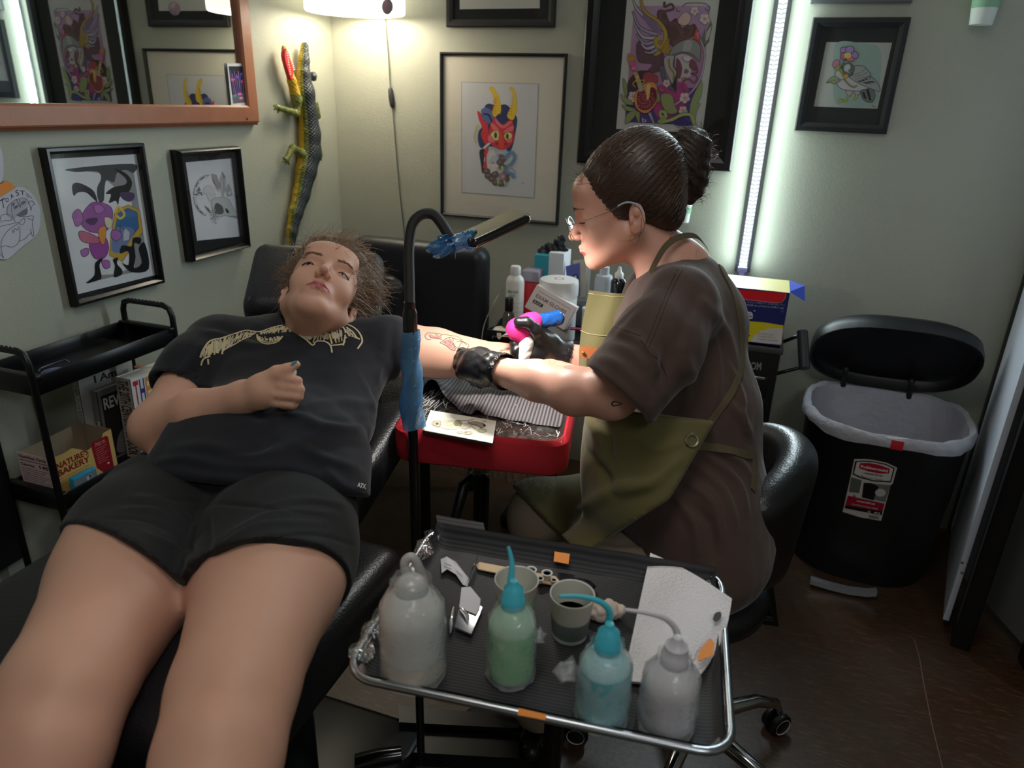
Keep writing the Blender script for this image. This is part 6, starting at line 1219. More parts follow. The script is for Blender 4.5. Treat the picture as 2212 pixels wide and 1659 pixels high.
def strap(pts, wd, dd, sk=TA, lift=.0035, nm='apron_strap'):
    hs = [sk.hit(*p) for p in crom(pts, 5, False)]; hs = [h for h in hs if h is not None]; L_ = []; R_ = []; L2 = []; R2 = []
    for i, (p, n_) in enumerate(hs):
        t_ = unit(hs[min(i+1, len(hs)-1)][0]-hs[max(i-1, 0)][0]+1e-9); sdv = unit(np.cross(n_, t_)); w_ = wd/FPX*np.linalg.norm(p-CAM)/2
        L_.append(p+n_*lift+sdv*w_); R_.append(p+n_*lift-sdv*w_); L2.append(p+n_*lift*.3+sdv*w_); R2.append(p+n_*lift*.3-sdv*w_)
    b = MB(); b.grid([L2, L_, R_, R2]); return link(nm, b, mat('olive_webbing', (98, 86, 62), .8, bump=(900, .4, 'Z', .0005)), ar)
strap([(1500, 532), (1530, 545), (1560, 585), (1588, 650), (1600, 720), (1600, 790), (1580, 845), (1545, 895), (1518, 935)], 15, 0)
strap([(1500, 962), (1540, 966), (1580, 975), (1632, 985)], 17, 0); strap([(1626, 985), (1628, 1020), (1624, 1060)], 14, 0)
b = MB(); nk = [al(.060, .06, -.11), al(.066, .02, -.098), al(.064, -.03, -.085), al(.045, -.07, -.075), al(.0, -.085, -.07), al(-.045, -.07, -.075)]; 
nk = crom([P(1405, 590, 1.335), P(1420, 560, 1.325), P(1440, 530, 1.33), P(1468, 512, 1.345), P(1505, 511, 1.38), P(1530, 540, 1.37)], 6, False); b.grid([[p+UP*.0055-RT*.003 for p in nk], [p-UP*.0055+RT*.003 for p in nk]]); link('neck_strap', b, MATS['olive_webbing'], ar)
c = APS.hit(1494, 951); b = MB()
if c: b.lathe(c[0]+c[1]*.0015, [(.011, -.001), (.0125, .001), (.0115, .002), (.0085, .001), (.0085, -.001)], axis=c[1], n=28, cap=False); link('grommet', b, mat('pale_brass', (196, 188, 160), .25, metal=1), apr)
b = MB(); nc = crom([P(1398, 604, 1.345), P(1412, 575, 1.338), P(1432, 540, 1.335), P(1450, 510, 1.35), P(1464, 490, 1.38)], 8, False)
for i, p in enumerate(nc): b.ball(p, .0014, n=6)
nn_ = link('necklace', b, mat('silver', (200, 196, 186), .2, metal=1), ar)
# gloved hands
M_gl = mat('black_nitrile', (26, 24, 26), .38, bump=(70, .5, 'noise', .002)); GL = Field(); k0 = P(1000, 775, 1.40)
GL.cone(P(1072, 800, 1.385), P(1032, 788, 1.415), .0345, .035, .01); GL.cone(P(1040, 775, 1.43), P(1006, 772, 1.45), .022, .017, .015); GL.cone(P(1040, 805, 1.40), P(1008, 800, 1.42), .024, .018, .015)
for i, (a_, b_, c_) in enumerate((((1012, 766, 1.45), (998, 762, 1.475), (1000, 764, 1.52)), ((1008, 778, 1.435), (992, 774, 1.46), (990, 776, 1.51)), ((1007, 792, 1.425), (991, 790, 1.45), (990, 792, 1.50)), ((1010, 805, 1.42), (996, 806, 1.44), (998, 808, 1.49)))): GL.chain([P(*a_), P(*b_), P(*c_)], [.0115, .0105, .0095], .006)
GL.chain([P(1050, 815, 1.40), P(1040, 826, 1.43), P(1025, 826, 1.49)], [.014, .012, .0105], .008)
GL.cone(P(1072, 800, 1.385), P(1088, 803, 1.378), .034, .037, .004); GL.cone(P(1082, 802, 1.38), P(1105, 806, 1.365), .033, .036, .003, 's')
V, F = GL.mesh(.0022); GS = Skin(V, F, 1); wr = aE
GS.disp(lambda X: .0012*sines(X, 160, 41)*np.clip((X-P(1020, 788, 1.41))@unit(P(1085, 803, 1.38)-P(1020, 788, 1.41))/.05+.3, 0.1, 1.2)*2); gl1 = link('glove', GS.mb([M_gl]), M_gl, ar)
GL = Field(); z = 1.56
GL.cone(P(1208, 765, 1.575), P(1165, 745, 1.56), .032, .033, .015); GL.cone(P(1175, 745, 1.56), P(1150, 715, 1.55), .031, .024, .02); GL.cone(P(1150, 770, 1.555), P(1130, 765, 1.545), .026, .020, .02)
GL.chain([P(1172, 735, 1.535), P(1156, 712, 1.505), P(1138, 697, 1.492), P(1120, 695, 1.494)], [.019, .0125, .0115, .0105], .008)
GL.chain([P(1140, 775, 1.55), P(1115, 760, 1.535), P(1112, 742, 1.53), P(1120, 733, 1.53)], [.013, .0115, .0108, .0095], .004)
GL.chain([P(1145, 785, 1.55), P(1120, 775, 1.535), P(1114, 758, 1.528), P(1124, 752, 1.528)], [.013, .0115, .0105, .0095], .004)
GL.chain([P(1160, 785, 1.56), P(1135, 788, 1.545), P(1125, 778, 1.535)], [.014, .0115, .010], .005); GL.chain([P(1165, 780, 1.57), P(1145, 790, 1.57), P(1135, 790, 1.56)], [.014, .0115, .010], .005)
GL.cone(P(1205, 765, 1.573), P(1222, 770, 1.578), .033, .037, .004); GL.cone(P(1214, 768, 1.575), P(1240, 775, 1.58), .031, .036, .003, 's')
V, F = GL.mesh(.0022); GS2 = Skin(V, F, 1); GS2.disp(lambda X: .0012*sines(X, 150, 44)*1.6); gl2 = link('glove', GS2.mb([M_gl]), M_gl, ar)
# tattoo machine
tm = thing('tattoo_machine', 'bright pink wrapped tattoo machine with blue wrapped battery in the gloved right hand', 'tattoo machine', P(1130, 715, 1.52))
F_ = Field(); F_.cone(P(1118, 712, 1.525), P(1144, 700, 1.53), .024, .024, .01); F_.cone(P(1144, 700, 1.53), P(1152, 694, 1.535), .024, .020, .005); F_.cone(P(1118, 712, 1.525), P(1128, 726, 1.53), .022, .02, .01); V, F = F_.mesh(.002); G_ = Skin(V, F, 1); G_.disp(lambda X: .0006*sines(X, 300, 50)); link('pink_grip', G_.mb([mat('pink_wrap', (240, 44, 132), .7, bump=(500, .5))]), None, tm)
F_ = Field(); F_.cone(P(1152, 697, 1.54), P(1203, 687, 1.56), .017, .0175, .006); V, F = F_.mesh(.002); G_ = Skin(V, F, 1); G_.disp(lambda X: .0011*sines(X, 210, 51)); link('blue_battery', G_.mb([mat('blue_wrap', (24, 84, 160), .15, coat=1, bump=(120, .8, 'noise', .002))]), None, tm)
b = MB(); n0 = P(1108, 720, 1.522); b.tube([n0, P(1100, 722, 1.52), P(1092, 724, 1.518), P(1083, 727, 1.516)], [.009, .0065, .004, .0008], n=10); link('needle_cartridge', b, mat('cartridge', (120, 112, 108), .2, metal=.7), tm)
F_ = Field(); F_.cone(P(1136, 740, 1.525), P(1130, 772, 1.53), .016, .012, .01); F_.cone(P(1140, 735, 1.53), P(1142, 765, 1.54), .012, .012, .01); V, F = F_.mesh(.0022); G_ = Skin(V, F, 1); G_.disp(lambda X: .0014*sines(X, 200, 53)); o = link('paper_wipe', G_.mb([mat('tissue_white', (244, 240, 232), .85)])); tag(o, 'crumpled white paper wipe squeezed in the glove that holds the tattoo machine', 'tissue')
# inked forearms
d = Drape(AB, .0004); TK = (98, 92, 112); o2 = lambda x, y: (980+x/7.135, 660+y/7.135)
for r_ in (70, 50, 34): d.stroke([o2(1850-r_*math.cos(a_)*1.8+10, 725+r_*math.sin(a_)*1.3) for a_ in np.linspace(-1.4, 1.4, 14)], 1.0, TK)
for r_ in (60, 40, 24): d.stroke([o2(1780-r_*math.cos(a_)*1.6, 900+r_*math.sin(a_)*1.2) for a_ in np.linspace(-.9, 2.2, 14)], 1.0, TK)
for i in range(9): a_ = -1.3+i*.33; d.stroke([o2(1860-90*math.cos(a_), 725+66*math.sin(a_)), o2(1860-140*math.cos(a_), 725+96*math.sin(a_))], 1.6, TK)
d.stroke([o2(1850, 640), o2(1835, 740), o2(1810, 840), o2(1800, 930)], 1.6, TK)
d.poly(crom([(1335, 868), (1325, 866), (1320, 872), (1326, 878), (1345, 872)], 3), (50, 44, 50)); link('forearm_tattoo', d, None, abody)
# ================================================= instrument tray and what stands on it
TC = np.array((-.187, .772, .822)); ta = math.radians(6); TRt = np.array(((math.cos(ta), -math.sin(ta), 0), (math.sin(ta), math.cos(ta), 0), (0, 0, 1))); th, td = .234, .172
t = thing('instrument_tray', 'shiny steel instrument tray lined in black on a stand in the foreground', 'tray', (TC[0], TC[1], 0))
link('tray_pan', loft(TC, TRt, [(th-.022, td-.022, .03, -.004), (th-.016, td-.016, .032, -.003), (th-.007, td-.007, .036, .016), (th-.006, td-.006, .036, .0165), (th-.012, td-.012, .034, .014), (th-.02, td-.02, .03, -.001)]), M_alu, t)
b = MB(); b.tube([TC+TRt@np.array((x, y, .017)) for x, y in rrect(th-.003, td-.003, .038)], .0052, closed=True, n=12); link('rolled_rim', b, M_alu, t)
b = MB(); post = np.array((-.19, .84, 0)); b.tube([post+(0, 0, .815), post+(0, 0, .05)], .016); b.box(post+(0, 0, .812), (.2, .16, .01)); b.tube([post+(.0, .0, .05), post+(.0, .0, .035)], .03); link('tray_post', b, M_bmet, t)
for dx, dy in ((-.2, -.12), (.2, -.12), (0, .2)): b = MB(); b.tube([post+(0, 0, .045), post+(dx, dy, .03)], .012); b.tube([post+(dx, dy, .03), post+(dx, dy, .0)], .018); link('base_leg', b, M_bmet, t)
# black ribbed liner
M_lin = mat('black_ribbed_liner', (44, 43, 46), .62); nt = M_lin.node_tree; tcn = nt.nodes.new('ShaderNodeTexCoord'); mpn = nt.nodes.new('ShaderNodeMapping'); wv = nt.nodes.new('ShaderNodeTexWave'); wv.bands_direction = 'Y'; mpn.inputs['Rotation'].default_value = (0, 0, -ta); wv.inputs['Scale'].default_value = 60
rp = nt.nodes.new('ShaderNodeMix'); rp.data_type = 'RGBA'; rp.inputs[6].default_value = lin((15, 15, 17))+(1,); rp.inputs[7].default_value = lin((52, 51, 54))+(1,); nt.links.new(tcn.outputs['Object'], mpn.inputs[0]); nt.links.new(mpn.outputs[0], wv.inputs['Vector']); nt.links.new(wv.outputs['Fac'], rp.inputs[0]); nt.links.new(rp.outputs[2], nt.nodes['Principled BSDF'].inputs['Base Color'])
G = []
for i in range(61):
    row = []
    for j in range(41):
        x = (i/60*2-1)*(th-.012); y = (j/40*2-1)*(td-.010)+ (0.0 if j < 36 else 0); ed = min(th-.012-abs(x), td-.010-abs(y)); z = .0015+.018*math.exp(-ed/.006)+.0014*(math.sin(x*40+math.sin(y*30)*2)*math.sin(y*26+x*9))**2
        if y > td-.035: z += (y-(td-.035))*.55
        row.append(TC+TRt@np.array((x, y, z)))
    G.append(row)
b = MB(); b.grid(G); c0 = [G[i][40] for i in range(0, 12)]; b.grid([c0, [p+TRt@np.array((-.006, .012, .006)) for p in c0], [p+TRt@np.array((-.010, .014, -.012)) for p in c0]]); o = link('tray_liner', b, M_lin); tag(o, 'black ribbed towel lining the steel instrument tray', 'towel')
b = MB(); Gf = []
for i in range(30): 
    s_ = i/29; p = TC+TRt@np.array((-th+.002, -td+.03+s_*(2*td-.05), .02)); Gf.append([p+TRt@np.array((-.004-.006*abs(math.sin(i*.9)), 0, .004*math.sin(i*1.3))), p+TRt@np.array((.004, 0, .004+.002*math.sin(i*2))), p+TRt@np.array((.018+.006*math.sin(i*1.1), 0, -.004))])
b.grid(Gf); o = link('tray_film', b, glassy('loose_clear_film', gl=.25, rough=.12, tint=.8, bump=(80, 1.0))); tag(o, 'loose crinkled clear film along the left rim of the instrument tray', 'plastic film')
for k, (q, lab) in enumerate(((((1198, 1192), (1231, 1197), (1228, 1219), (1196, 1213)), 'orange tape square on the back rim of the tray'), (((1120, 1530), (1180, 1544), (1178, 1556), (1118, 1545)), 'orange tape strip on the front rim of the tray'), (((1534, 1378), (1544, 1390), (1540, 1415), (1506, 1430), (1512, 1405)), 'orange tape scrap on the right rim of the tray under the paper towel'))):
    f = onZ(.8465); b = MB(); b.prism([f(*p) for p in q][::-1], (0, 0, .0006)); o = link('tape_piece', b, M_org); tag(o, lab, 'tape')
fz = onZ(.8245)
def zup(base, y): return onY(base[1])(0+1106, y)
def rise(base, px, py): return onY(base[1])(px, py)
M_wrp = glassy('bottle_film', gl=.03, rough=.14, tint=.8, bump=(70, 1.0), diff=.18)
def plast(nm, c, tr=.15): return mat(nm, c, .35, sss=.5, coat=.3, trans=tr, bump=(45, .5, 'noise', .003))
def bottle(label, base_px, r, body, capc, liq, spout, seed, top_px, lean=(0, 0)):
    b0 = fz(*base_px); h = rise(b0, base_px[0], top_px)[2]-b0[2]
    t = thing('wash_bottle', label, 'bottle', b0)
    prof = [(.0001, 0), (r*.8, .0), (r*.97, .005), (r, .014), (r, h*.62), (r*.97, h*.72), (r*.86, h*.82), (r*.6, h*.92), (r*.42, h*.96), (r*.42, h)]
    b = MB(); b.lathe(b0, prof, n=40); R_ = random.Random(seed)
    V = np.array(b.v); nz_ = sines(V, 95, seed, 5); ax = V-b0; ax[:, 2] = 0; b.v = V+ax/np.maximum(np.linalg.norm(ax, axis=1, keepdims=True), 1e-6)*(.0021*nz_)[:, None]
    link('bottle_body', b, plast('plastic_%d_%d_%d' % body, body), t)
    if liq: b = MB(); b.lathe(b0, [(r*1.005+.0003, .010), (r*1.008+.0003, .016), (r*1.008+.0003, h*liq[1])], n=40, cap=False); V = np.array(b.v); nz_ = sines(V, 95, seed, 5); ax = V-b0; ax[:, 2] = 0; b.v = V+ax/np.linalg.norm(ax, axis=1, keepdims=True)*(.0021*nz_)[:, None]; link('liquid', b, plast('liquid_%d_%d_%d' % liq[0], liq[0]), t)
    ct = b0+(0, 0, h); 
    if capc: b = MB(); b.lathe(ct-(0, 0, .004), [(r*.50, 0), (r*.50, .012), (r*.44, .014), (r*.42, .024), (r*.24, .028), (r*.16, .036), (.0001, .037)], n=28); link('cap', b, mat('cap_%d_%d_%d' % capc, capc, .35, sss=.2), t)
    if spout: b = MB(); sp = crom([ct+(0, 0, .02)]+[P(x, y, np.dot(ct-CAM, FW)+dd) for x, y, dd in spout], 8, False); b.tube(sp, [.0052-.0032*i/(len(sp)-1) for i in range(len(sp))], n=12); link('spout', b, mat('spout_%d_%d_%d' % (capc or body), capc or body, .35, sss=.3), t)
    # film skin
    G = []; n = 36
    for (rr_, hh) in [(r*.82, -.0005)]+[(r*1.03, h*k/9) for k in range(0, 7)]+[(r*.95, h*.80), (r*.72, h*.9), (r*.6, h*.97), (r*.62, h*1.04)]:
        G.append([b0+np.array((math.cos(a_), math.sin(a_), 0))*(rr_+.0016*math.sin(a_*7+hh*190+seed)*math.sin(a_*3+hh*60)+R_.uniform(0, .0022))+np.array((0, 0, max(hh, .0)+R_.uniform(0, .002))) for a_ in [2*math.pi*j/n for j in range(n)]])
    b = MB(); b.grid(G, closed=True); link('film_wrap', b, M_wrp, t); return t, b0, ct
t1, b1, c1 = bottle('clear film-wrapped squeeze bottle without coloured cap, leftmost on the tray', (893, 1452), .0385, (226, 224, 220), None, ((226, 212, 196), .28), None, 3, 1262)
b = MB(); b.tube(crom([c1+(0, 0, -.005), P(880, 1245, .93), P(874, 1215, .93), P(889, 1203, .93), P(903, 1222, .935), P(912, 1250, .945), c1+(.012, .01, -.01)], 6, False), .0062, n=12); b.lathe(c1-(0, 0, .012), [(.021, 0), (.02, .012), (.012, .02), (.0001, .022)], n=24); link('folded_nozzle', b, plast('nozzle_clear', (190, 190, 188)), t1)
t2, b2, c2 = bottle('green soap bottle with upright teal nozzle, second from left on the tray', (1102, 1455), .0290, (176, 222, 190), (76, 190, 210), ((140, 216, 150), .7), ((1103, 1260, 0), (1106, 1225, 0), (1103, 1200, 0), (1098, 1181, 0)), 5, 1300)
t3, b3, c3 = bottle('pale blue bottle with bent teal nozzle, third from left on the tray', (1297, 1545), .0300, (170, 226, 232), (72, 186, 206), ((132, 208, 218), .75), ((1315, 1345, 0), (1316, 1320, -.005), (1296, 1300, -.01), (1255, 1289, -.015), (1208, 1288, -.02)), 7, 1392)
t4, b4, c4 = bottle('cloudy clear bottle with bent clear nozzle, rightmost on the tray', (1437, 1560), .0315, (222, 218, 224), (204, 200, 206), ((226, 220, 228), .6), ((1458, 1395, 0), (1462, 1365, 0), (1440, 1338, -.005), (1400, 1325, -.01), (1350, 1317, -.015)), 9, 1420)
for tt, bs, px_, sz in ((t2, b2, (1160, 1375), .022), (t3, b3, (1225, 1450), .032)):
    b = MB(); c = P(px_[0], px_[1], np.dot(bs-CAM, FW)-.02); V = []
    for k in range(3):
        a_ = rng.normal(size=3); G = [[c+unit(RT*math.cos(q*1.1+k)+UP*math.sin(q*1.1+k))*sz*s_*.5*(1+.3*math.sin(q*3))+FW*.008*math.sin(s_*4+q) for s_ in np.linspace(0, 1, 6)] for q in range(7)]; b.grid(G)
    link('loose_film_end', b, M_wrp, tt)
# paper cups
def cup(base_px, rt, rb, h, label, ink_=False):
    b0 = fz(*base_px); t = thing('paper_cup', label, 'cup', b0); b = MB()
    b.lathe(b0, [(.0001, .003), (rb*.95, .003), (rb, 0), (rb*1.0, .002), (rt, h), (rt*1.035, h+.001), (rt*1.03, h+.003), (rt*.97, h+.002), (rb*.96, .004), (.0001, .004)], n=36); link('cup_wall', b, mat('cup_paper2', (206, 206, 196), .6, sss=.15), t)
    b = MB()
    if ink_:
        b.lathe(b0, [(.0001, h*.52), (rb+(rt-rb)*.52-.0015, h*.52)], n=32); link('black_ink', b, mat('black_ink_liquid', (6, 6, 8), .04), t); b = MB(); b.lathe(b0, [(rb+.0005, .006), (rb+(rt-rb)*.5+.0006, h*.5)], n=36, cap=False); link('ink_shadow', b, mat('cup_ink_shadow', (108, 116, 112), .6), t)  # grey band painted on the cup as the ink's shade through the paper
    else: b.lathe(b0, [(rb+(rt-rb)*.3+.0006, h*.3), (rb+(rt-rb)*.6+.0006, h*.6)], n=36, cap=False); link('printed_band', b, mat('cup_green', (150, 196, 160), .6), t)
cup((1230, 1368), .0295, .0240, .064, 'small white paper cup holding black ink, in front of the paper towel', True); cup((1113, 1330), .0300, .0245, .060, 'small white paper cup standing behind the green soap bottle')
# wooden stick with ink caps
f = onZ(.8285); b = MB(); b.prism([f(*p) for p in ((1036, 1216), (1200, 1247), (1208, 1256), (1198, 1266), (1033, 1231), (1028, 1223))][::-1], (0, 0, .0018)); o = link('wooden_stick', b, mat('birch_wood', (222, 190, 148), .6, noise=(40, .3, (200, 164, 120)))); tag(o, 'flat wooden stick lying on the tray under the ink caps', 'stick')
for (x, y, r, lab) in ((1147, 1243, .0085, 'clear ink cap of black ink, leftmost on the wooden stick'), (1181, 1250, .0085, 'clear ink cap of black ink, right one of the large pair on the stick'), (1166, 1258, .006, 'smaller ink cap between the two large ink caps'), (1196, 1260, .005, 'smallest ink cap at the right end of the stick')):
    c = onZ(.8305)(x, y); t = thing('ink_cup', lab, 'ink cap', c); b = MB(); b.lathe(c, [(r*.6, 0), (r*.75, r*1.1), (r, r*1.25), (r*1.02, r*1.3), (r*.7, r*1.3), (r*.55, .001), (.0001, .001)], n=20); link('cap_ring', b, mat('cap_white', (196, 192, 188), .4), t); b = MB(); b.lathe(c, [(.0001, r*1.05), (r*.68, r*1.05)], n=20); link('black_ink', b, MATS['black_ink_liquid'], t)
# opened needle packages
f = onZ(.829); M_pk = mat('package_paper', (206, 204, 210), .55)
t = thing('needle_package', 'opened white needle package with printed tear strip, left of the wooden stick', 'package', f(985, 1240)); b = MB(); L = [f(*p) for p in ((952, 1208), (965, 1206), (985, 1218), (1003, 1238), (1014, 1247), (1010, 1262), (1000, 1262), (985, 1244), (966, 1234), (954, 1240))]
b.add([p+np.array((0, 0, .004*math.sin(i))) for i, p in enumerate(L)], [list(range(len(L)))]); link('tear_strip', b, M_pk, t); d = Decal(onZ(.8335)); d.stroke(((960, 1216), (975, 1222)), 1, (90, 90, 96)); d.stroke(((958, 1222), (976, 1230)), 1, (90, 90, 96)); d.stroke(((985, 1232), (1000, 1246)), 1, (90, 90, 96)); link('print', d, None, t)
b = MB(); p0 = f(1036, 1208)+(0, 0, .02); b.add([f(1030, 1214), p0, f(1016, 1262)+(0, 0, .02), f(1002, 1276)], [[0, 1, 2, 3]]); link('clear_flap', b, glassy('package_film', (200, 205, 235), gl=.2, rough=.1), t)
t = thing('needle_package', 'torn needle package with a label and steel tip showing, left of the green bottle', 'package', f(1010, 1320)); b = MB(); b.prism([f(*p) for p in ((1000, 1285), (1042, 1315), (1018, 1373), (982, 1358))][::-1], (0, 0, .003)); link('blister', b, mat('blister_plastic', (96, 98, 108), .12, coat=1, trans=.3), t)
b = MB(); b.add([f(*p)+np.array((0, 0, .005)) for p in ((997, 1275), (1016, 1273), (1038, 1300), (1036, 1318), (1028, 1334), (992, 1318))], [[0, 1, 2, 3, 4, 5]]); link('paper_label', b, M_pk, t)
b = MB(); b.tube([f(998, 1325)+(0, 0, .005), f(1008, 1338)+(0, 0, .005), f(1010, 1352)+(0, 0, .004)], [.0045, .004, .001]); link('steel_tip', b, M_chr, t)
t = thing('needle_cartridge', 'loose steel needle cartridge lying left of the torn package', 'cartridge', f(976, 1345)); b = MB(); b.tube([f(980, 1318)+(0, 0, .004), f(976, 1340)+(0, 0, .004), f(974, 1358)+(0, 0, .004), f(973, 1372)+(0, 0, .003)], [.002, .0045, .004, .001]); link('cartridge_body', b, M_chr, t)
# folded paper towel and crumpled tissue
f = onZ(.8265); ol = [(1405, 1194), (1450, 1222), (1520, 1248), (1556, 1268), (1581, 1293), (1560, 1335), (1528, 1395), (1505, 1440), (1497, 1482), (1360, 1476), (1342, 1400), (1338, 1335), (1352, 1300), (1380, 1240)]
xs_, ys_ = np.linspace(0, 1, 34), np.linspace(0, 1, 44); q = [np.array(v_, float) for v_ in ((1405, 1194), (1581, 1293), (1493, 1482), (1345, 1470))]; G = []
for s_ in xs_:
    row = []
    for k in ys_:
        tp = q[0]*(1-s_)+q[1]*s_+np.array((-(math.sin(s_*math.pi))*0, -7*math.sin(s_*math.pi))); bt_ = q[3]*(1-s_)+q[2]*s_; mdl = np.array((20*math.sin(k*math.pi)*s_, 0)); x, y = tp*(1-k)+bt_*k+mdl; lift = .006+.022*(1-k)**2*(.4+.6*s_)+.003*math.sin(s_*7+k*5)
        p = onZ(.8265+lift)(x, y); row.append(p)
    G.append(row)
M_pt = mat('paper_towel', (222, 218, 220), .9, bump=(260, .6, 'voronoi', .003)); b = MB(); b.grid(G); b.grid([[p-np.array((0, 0, .003)) for p in r] for r in G][::-1]); o = link('paper_towel', b, M_pt); tag(o, 'folded white quilted paper towel lying on the right of the tray', 'paper towel')
b = MB(); b.prism([onZ(.852)(*p) for p in crom(((1545, 1325), (1556, 1322), (1558, 1333), (1548, 1343), (1540, 1338)), 3)][::-1], (0, 0, .0004)); link('ink_stain', b, ink((70, 66, 70)), o)
F_ = Field(); c = onZ(.838)(1303, 1318); F_.ell(c, (.024, .016, .011), TRt, .01); F_.ell(c+(.012, .006, .002), (.016, .012, .009), None, .008); F_.ell(c+(-.016, -.004, -.004), (.012, .012, .008), None, .008); V, F = F_.mesh(.0018); sk_ = Skin(V, F, 1); sk_.disp(lambda X: .0045*sines(X, 190, 61)+.002*sines(X, 420, 62)); o = link('crumpled_tissue', sk_.mb([mat('tissue_stained', (206, 192, 178), .9, noise=(60, .6, (160, 130, 118)))])); tag(o, 'crumpled stained tissue beside the ink cup on the tray', 'tissue')
F_ = Field(); c = onZ(.832)(1262, 1262); F_.ell(c, (.018, .008, .006), TRt, .006); F_.ell(c+(-.014, .0, 0), (.010, .008, .005), None, .006); V, F = F_.mesh(.0018); sk_ = Skin(V, F, 1); sk_.disp(lambda X: .0018*sines(X, 240, 66)); o = link('crumpled_film', sk_.mb([mat('dark_film', (24, 24, 26), .2)])); tag(o, 'small crumple of dark film behind the ink cup on the tray', 'plastic film')
# ================================================= bin
def binring(z, s_=1.0, n=48):
    o = []; a0 = math.radians(-4); cx, cy = .508, 2.52
    for i in range(n):
        a_ = 2*math.pi*i/n; x = .262*s_*math.copysign(abs(math.cos(a_))**.75, math.cos(a_)); y = .235*s_*math.copysign(abs(math.sin(a_))**(.55 if math.sin(a_) > 0 else .95), math.sin(a_)); o.append(np.array((cx+x*math.cos(a0)-y*math.sin(a0), cy+x*math.sin(a0)+y*math.cos(a0), z)))
    return o
t = thing('pedal_bin', 'black plastic step-on bin with open lid and white liner bag by the back wall', 'bin', (.508, 2.52, 0)); M_bin = mat('bin_plastic', (20, 20, 22), .42, bump=(300, .15))
G = [binring(z, s_) for z, s_ in ((.0, .86), (.03, .88), (.06, .885), (.5, .955), (.515, .98), (.55, .985), (.556, .97), (.55, .955), (.3, .93), (.06, .84))]; b = MB(); b.grid(G, closed=True); b.add(G[-1], [list(range(48))]); body_b = link('bin_body', b, M_bin, t); BIN = Skin(np.array(b.v), np.array([f_ for f_ in b.f if len(f_) == 4]), 0)
M_bag = mat('bag_plastic', (214, 212, 222), .35, trans=.25, coat=.3, bump=(25, 1.0, 'noise', .008)); b = MB()
lv = ((.526, 1.012), (.540, 1.022), (.558, 1.012), (.568, .985), (.562, .925), (.50, .915), (.38, .89), (.25, .86), (.2, .7)); G = []
for k, (z, s_) in enumerate(lv): G.append([p+np.array((0, 0, (.006*math.sin(i*.7+1) if k == 0 else .003*math.sin(i*1.3+k))))+unit(p-np.array((.508, 2.52, z)))*.003*math.sin(i*2.3+k*1.1) for i, p in enumerate(binring(z, s_))])
b.grid(G, closed=True); bag = link('liner_bag', b, M_bag, t); b = MB(); G = []
for z_, s_ in ((.530, 1.035), (.545, 1.042), (.560, 1.03)): G.append([p for p in binring(z_, s_, 192) if p[1] < 2.45 and .475 < p[0] < .535])
nmin = min(len(g_) for g_ in G); b = MB(); b.grid([g_[:nmin] for g_ in G]); link('red_drawstring', b, mat('drawstring_red', (206, 40, 52), .5), bag)
hg = np.array((.508, 2.755, .585)); up_l = unit((0.0, -.20, .27)); LR = np.stack([unit((1, -.02, 0)), up_l, np.cross((1, -.02, 0), up_l)], 1); lw, ll = .265, .175; lc = hg+up_l*ll; lidn = LR[:, 2]
def oval(hw, hd, n=44): return [(hw*math.copysign(abs(math.cos(a_))**.72, math.cos(a_)), hd*math.copysign(abs(math.sin(a_))**.8, math.sin(a_))) for a_ in [2*math.pi*i/n for i in range(n)]]
b = MB(); sgn = 1 if lidn@np.array((0, 1, 1)) > 0 else -1; G = [[lc+LR@np.array((x, y, z*sgn)) for x, y in oval(lw*s_, ll*s_)] for s_, z in ((.5, .012), (.93, .012), (.955, .006), (.965, -.03), (1.0, -.03), (1.01, -.01), (1.0, .02), (.93, .036), (.5, .042))]; b.grid(G, closed=True); b.add(G[0], [list(range(44))]); b.add(G[-1], [list(range(44))]); link('lid', b, M_bin, t)
for x, y in ((1825, 812), (1967, 838)):
    b = MB(); p0 = onY(2.735)(x-4, y+20); p1 = onY(2.70)(x+2, y-14); b.tube([p0, (p0+p1)/2, p1], [.011, .0095, .009], n=10); b.ball(p1, .012); link('hinge_arm', b, mat('hinge_plastic', (34, 34, 36), .4), t)
b = MB(); f = onY(2.245); pp = [f(x, y) for x, y in ((1750, 1250), (1790, 1262), (1830, 1272), (1870, 1277), (1892, 1276))]; b.grid([[p+np.array((0, -.0, .012)) for p in pp], [p+np.array((0, -.022, .010)) for p in pp], [p+np.array((0, -.024, -.006)) for p in pp], [p+np.array((0, .0, -.006)) for p in pp]]); link('pedal', b, mat('silver_pedal', (178, 182, 188), .3, metal=.7), t)
d = Drape(BIN, .001); o4 = lambda x, y: (1800+x/10.37, 980+y/10.37)
def rowq(pts, c, sm=0): d.poly([o4(*p) for p in pts], c, sm, 3); d.lift += .00015
rowq(((400, 470), (470, 120), (700, 115), (900, 135), (1200, 200), (1430, 310), (1330, 670), (1290, 690), (1070, 1500), (600, 1420), (210, 1300)), (196, 190, 186))
rowq(((430, 460), (490, 160), (700, 150), (900, 165), (1180, 225), (1380, 320), (1290, 640), (900, 620), (600, 540)), (30, 26, 26)); rowq(((465, 440), (530, 180), (700, 175), (900, 190), (1170, 250), (1345, 335), (1270, 610), (900, 590), (620, 510)), (206, 200, 196))
rowq(((575, 320), (600, 205), (800, 200), (1050, 250), (1265, 330), (1250, 440), (1050, 440), (800, 400)), (172, 22, 44)); rowq(((400, 520), (640, 590), (580, 880), (350, 850)), (92, 96, 86)); rowq(((690, 640), (870, 660), (1290, 700), (1160, 1080), (640, 960)), (110, 112, 108)); rowq(((680, 650), (850, 650), (1020, 730), (950, 900), (900, 1040), (640, 970)), (14, 14, 15))
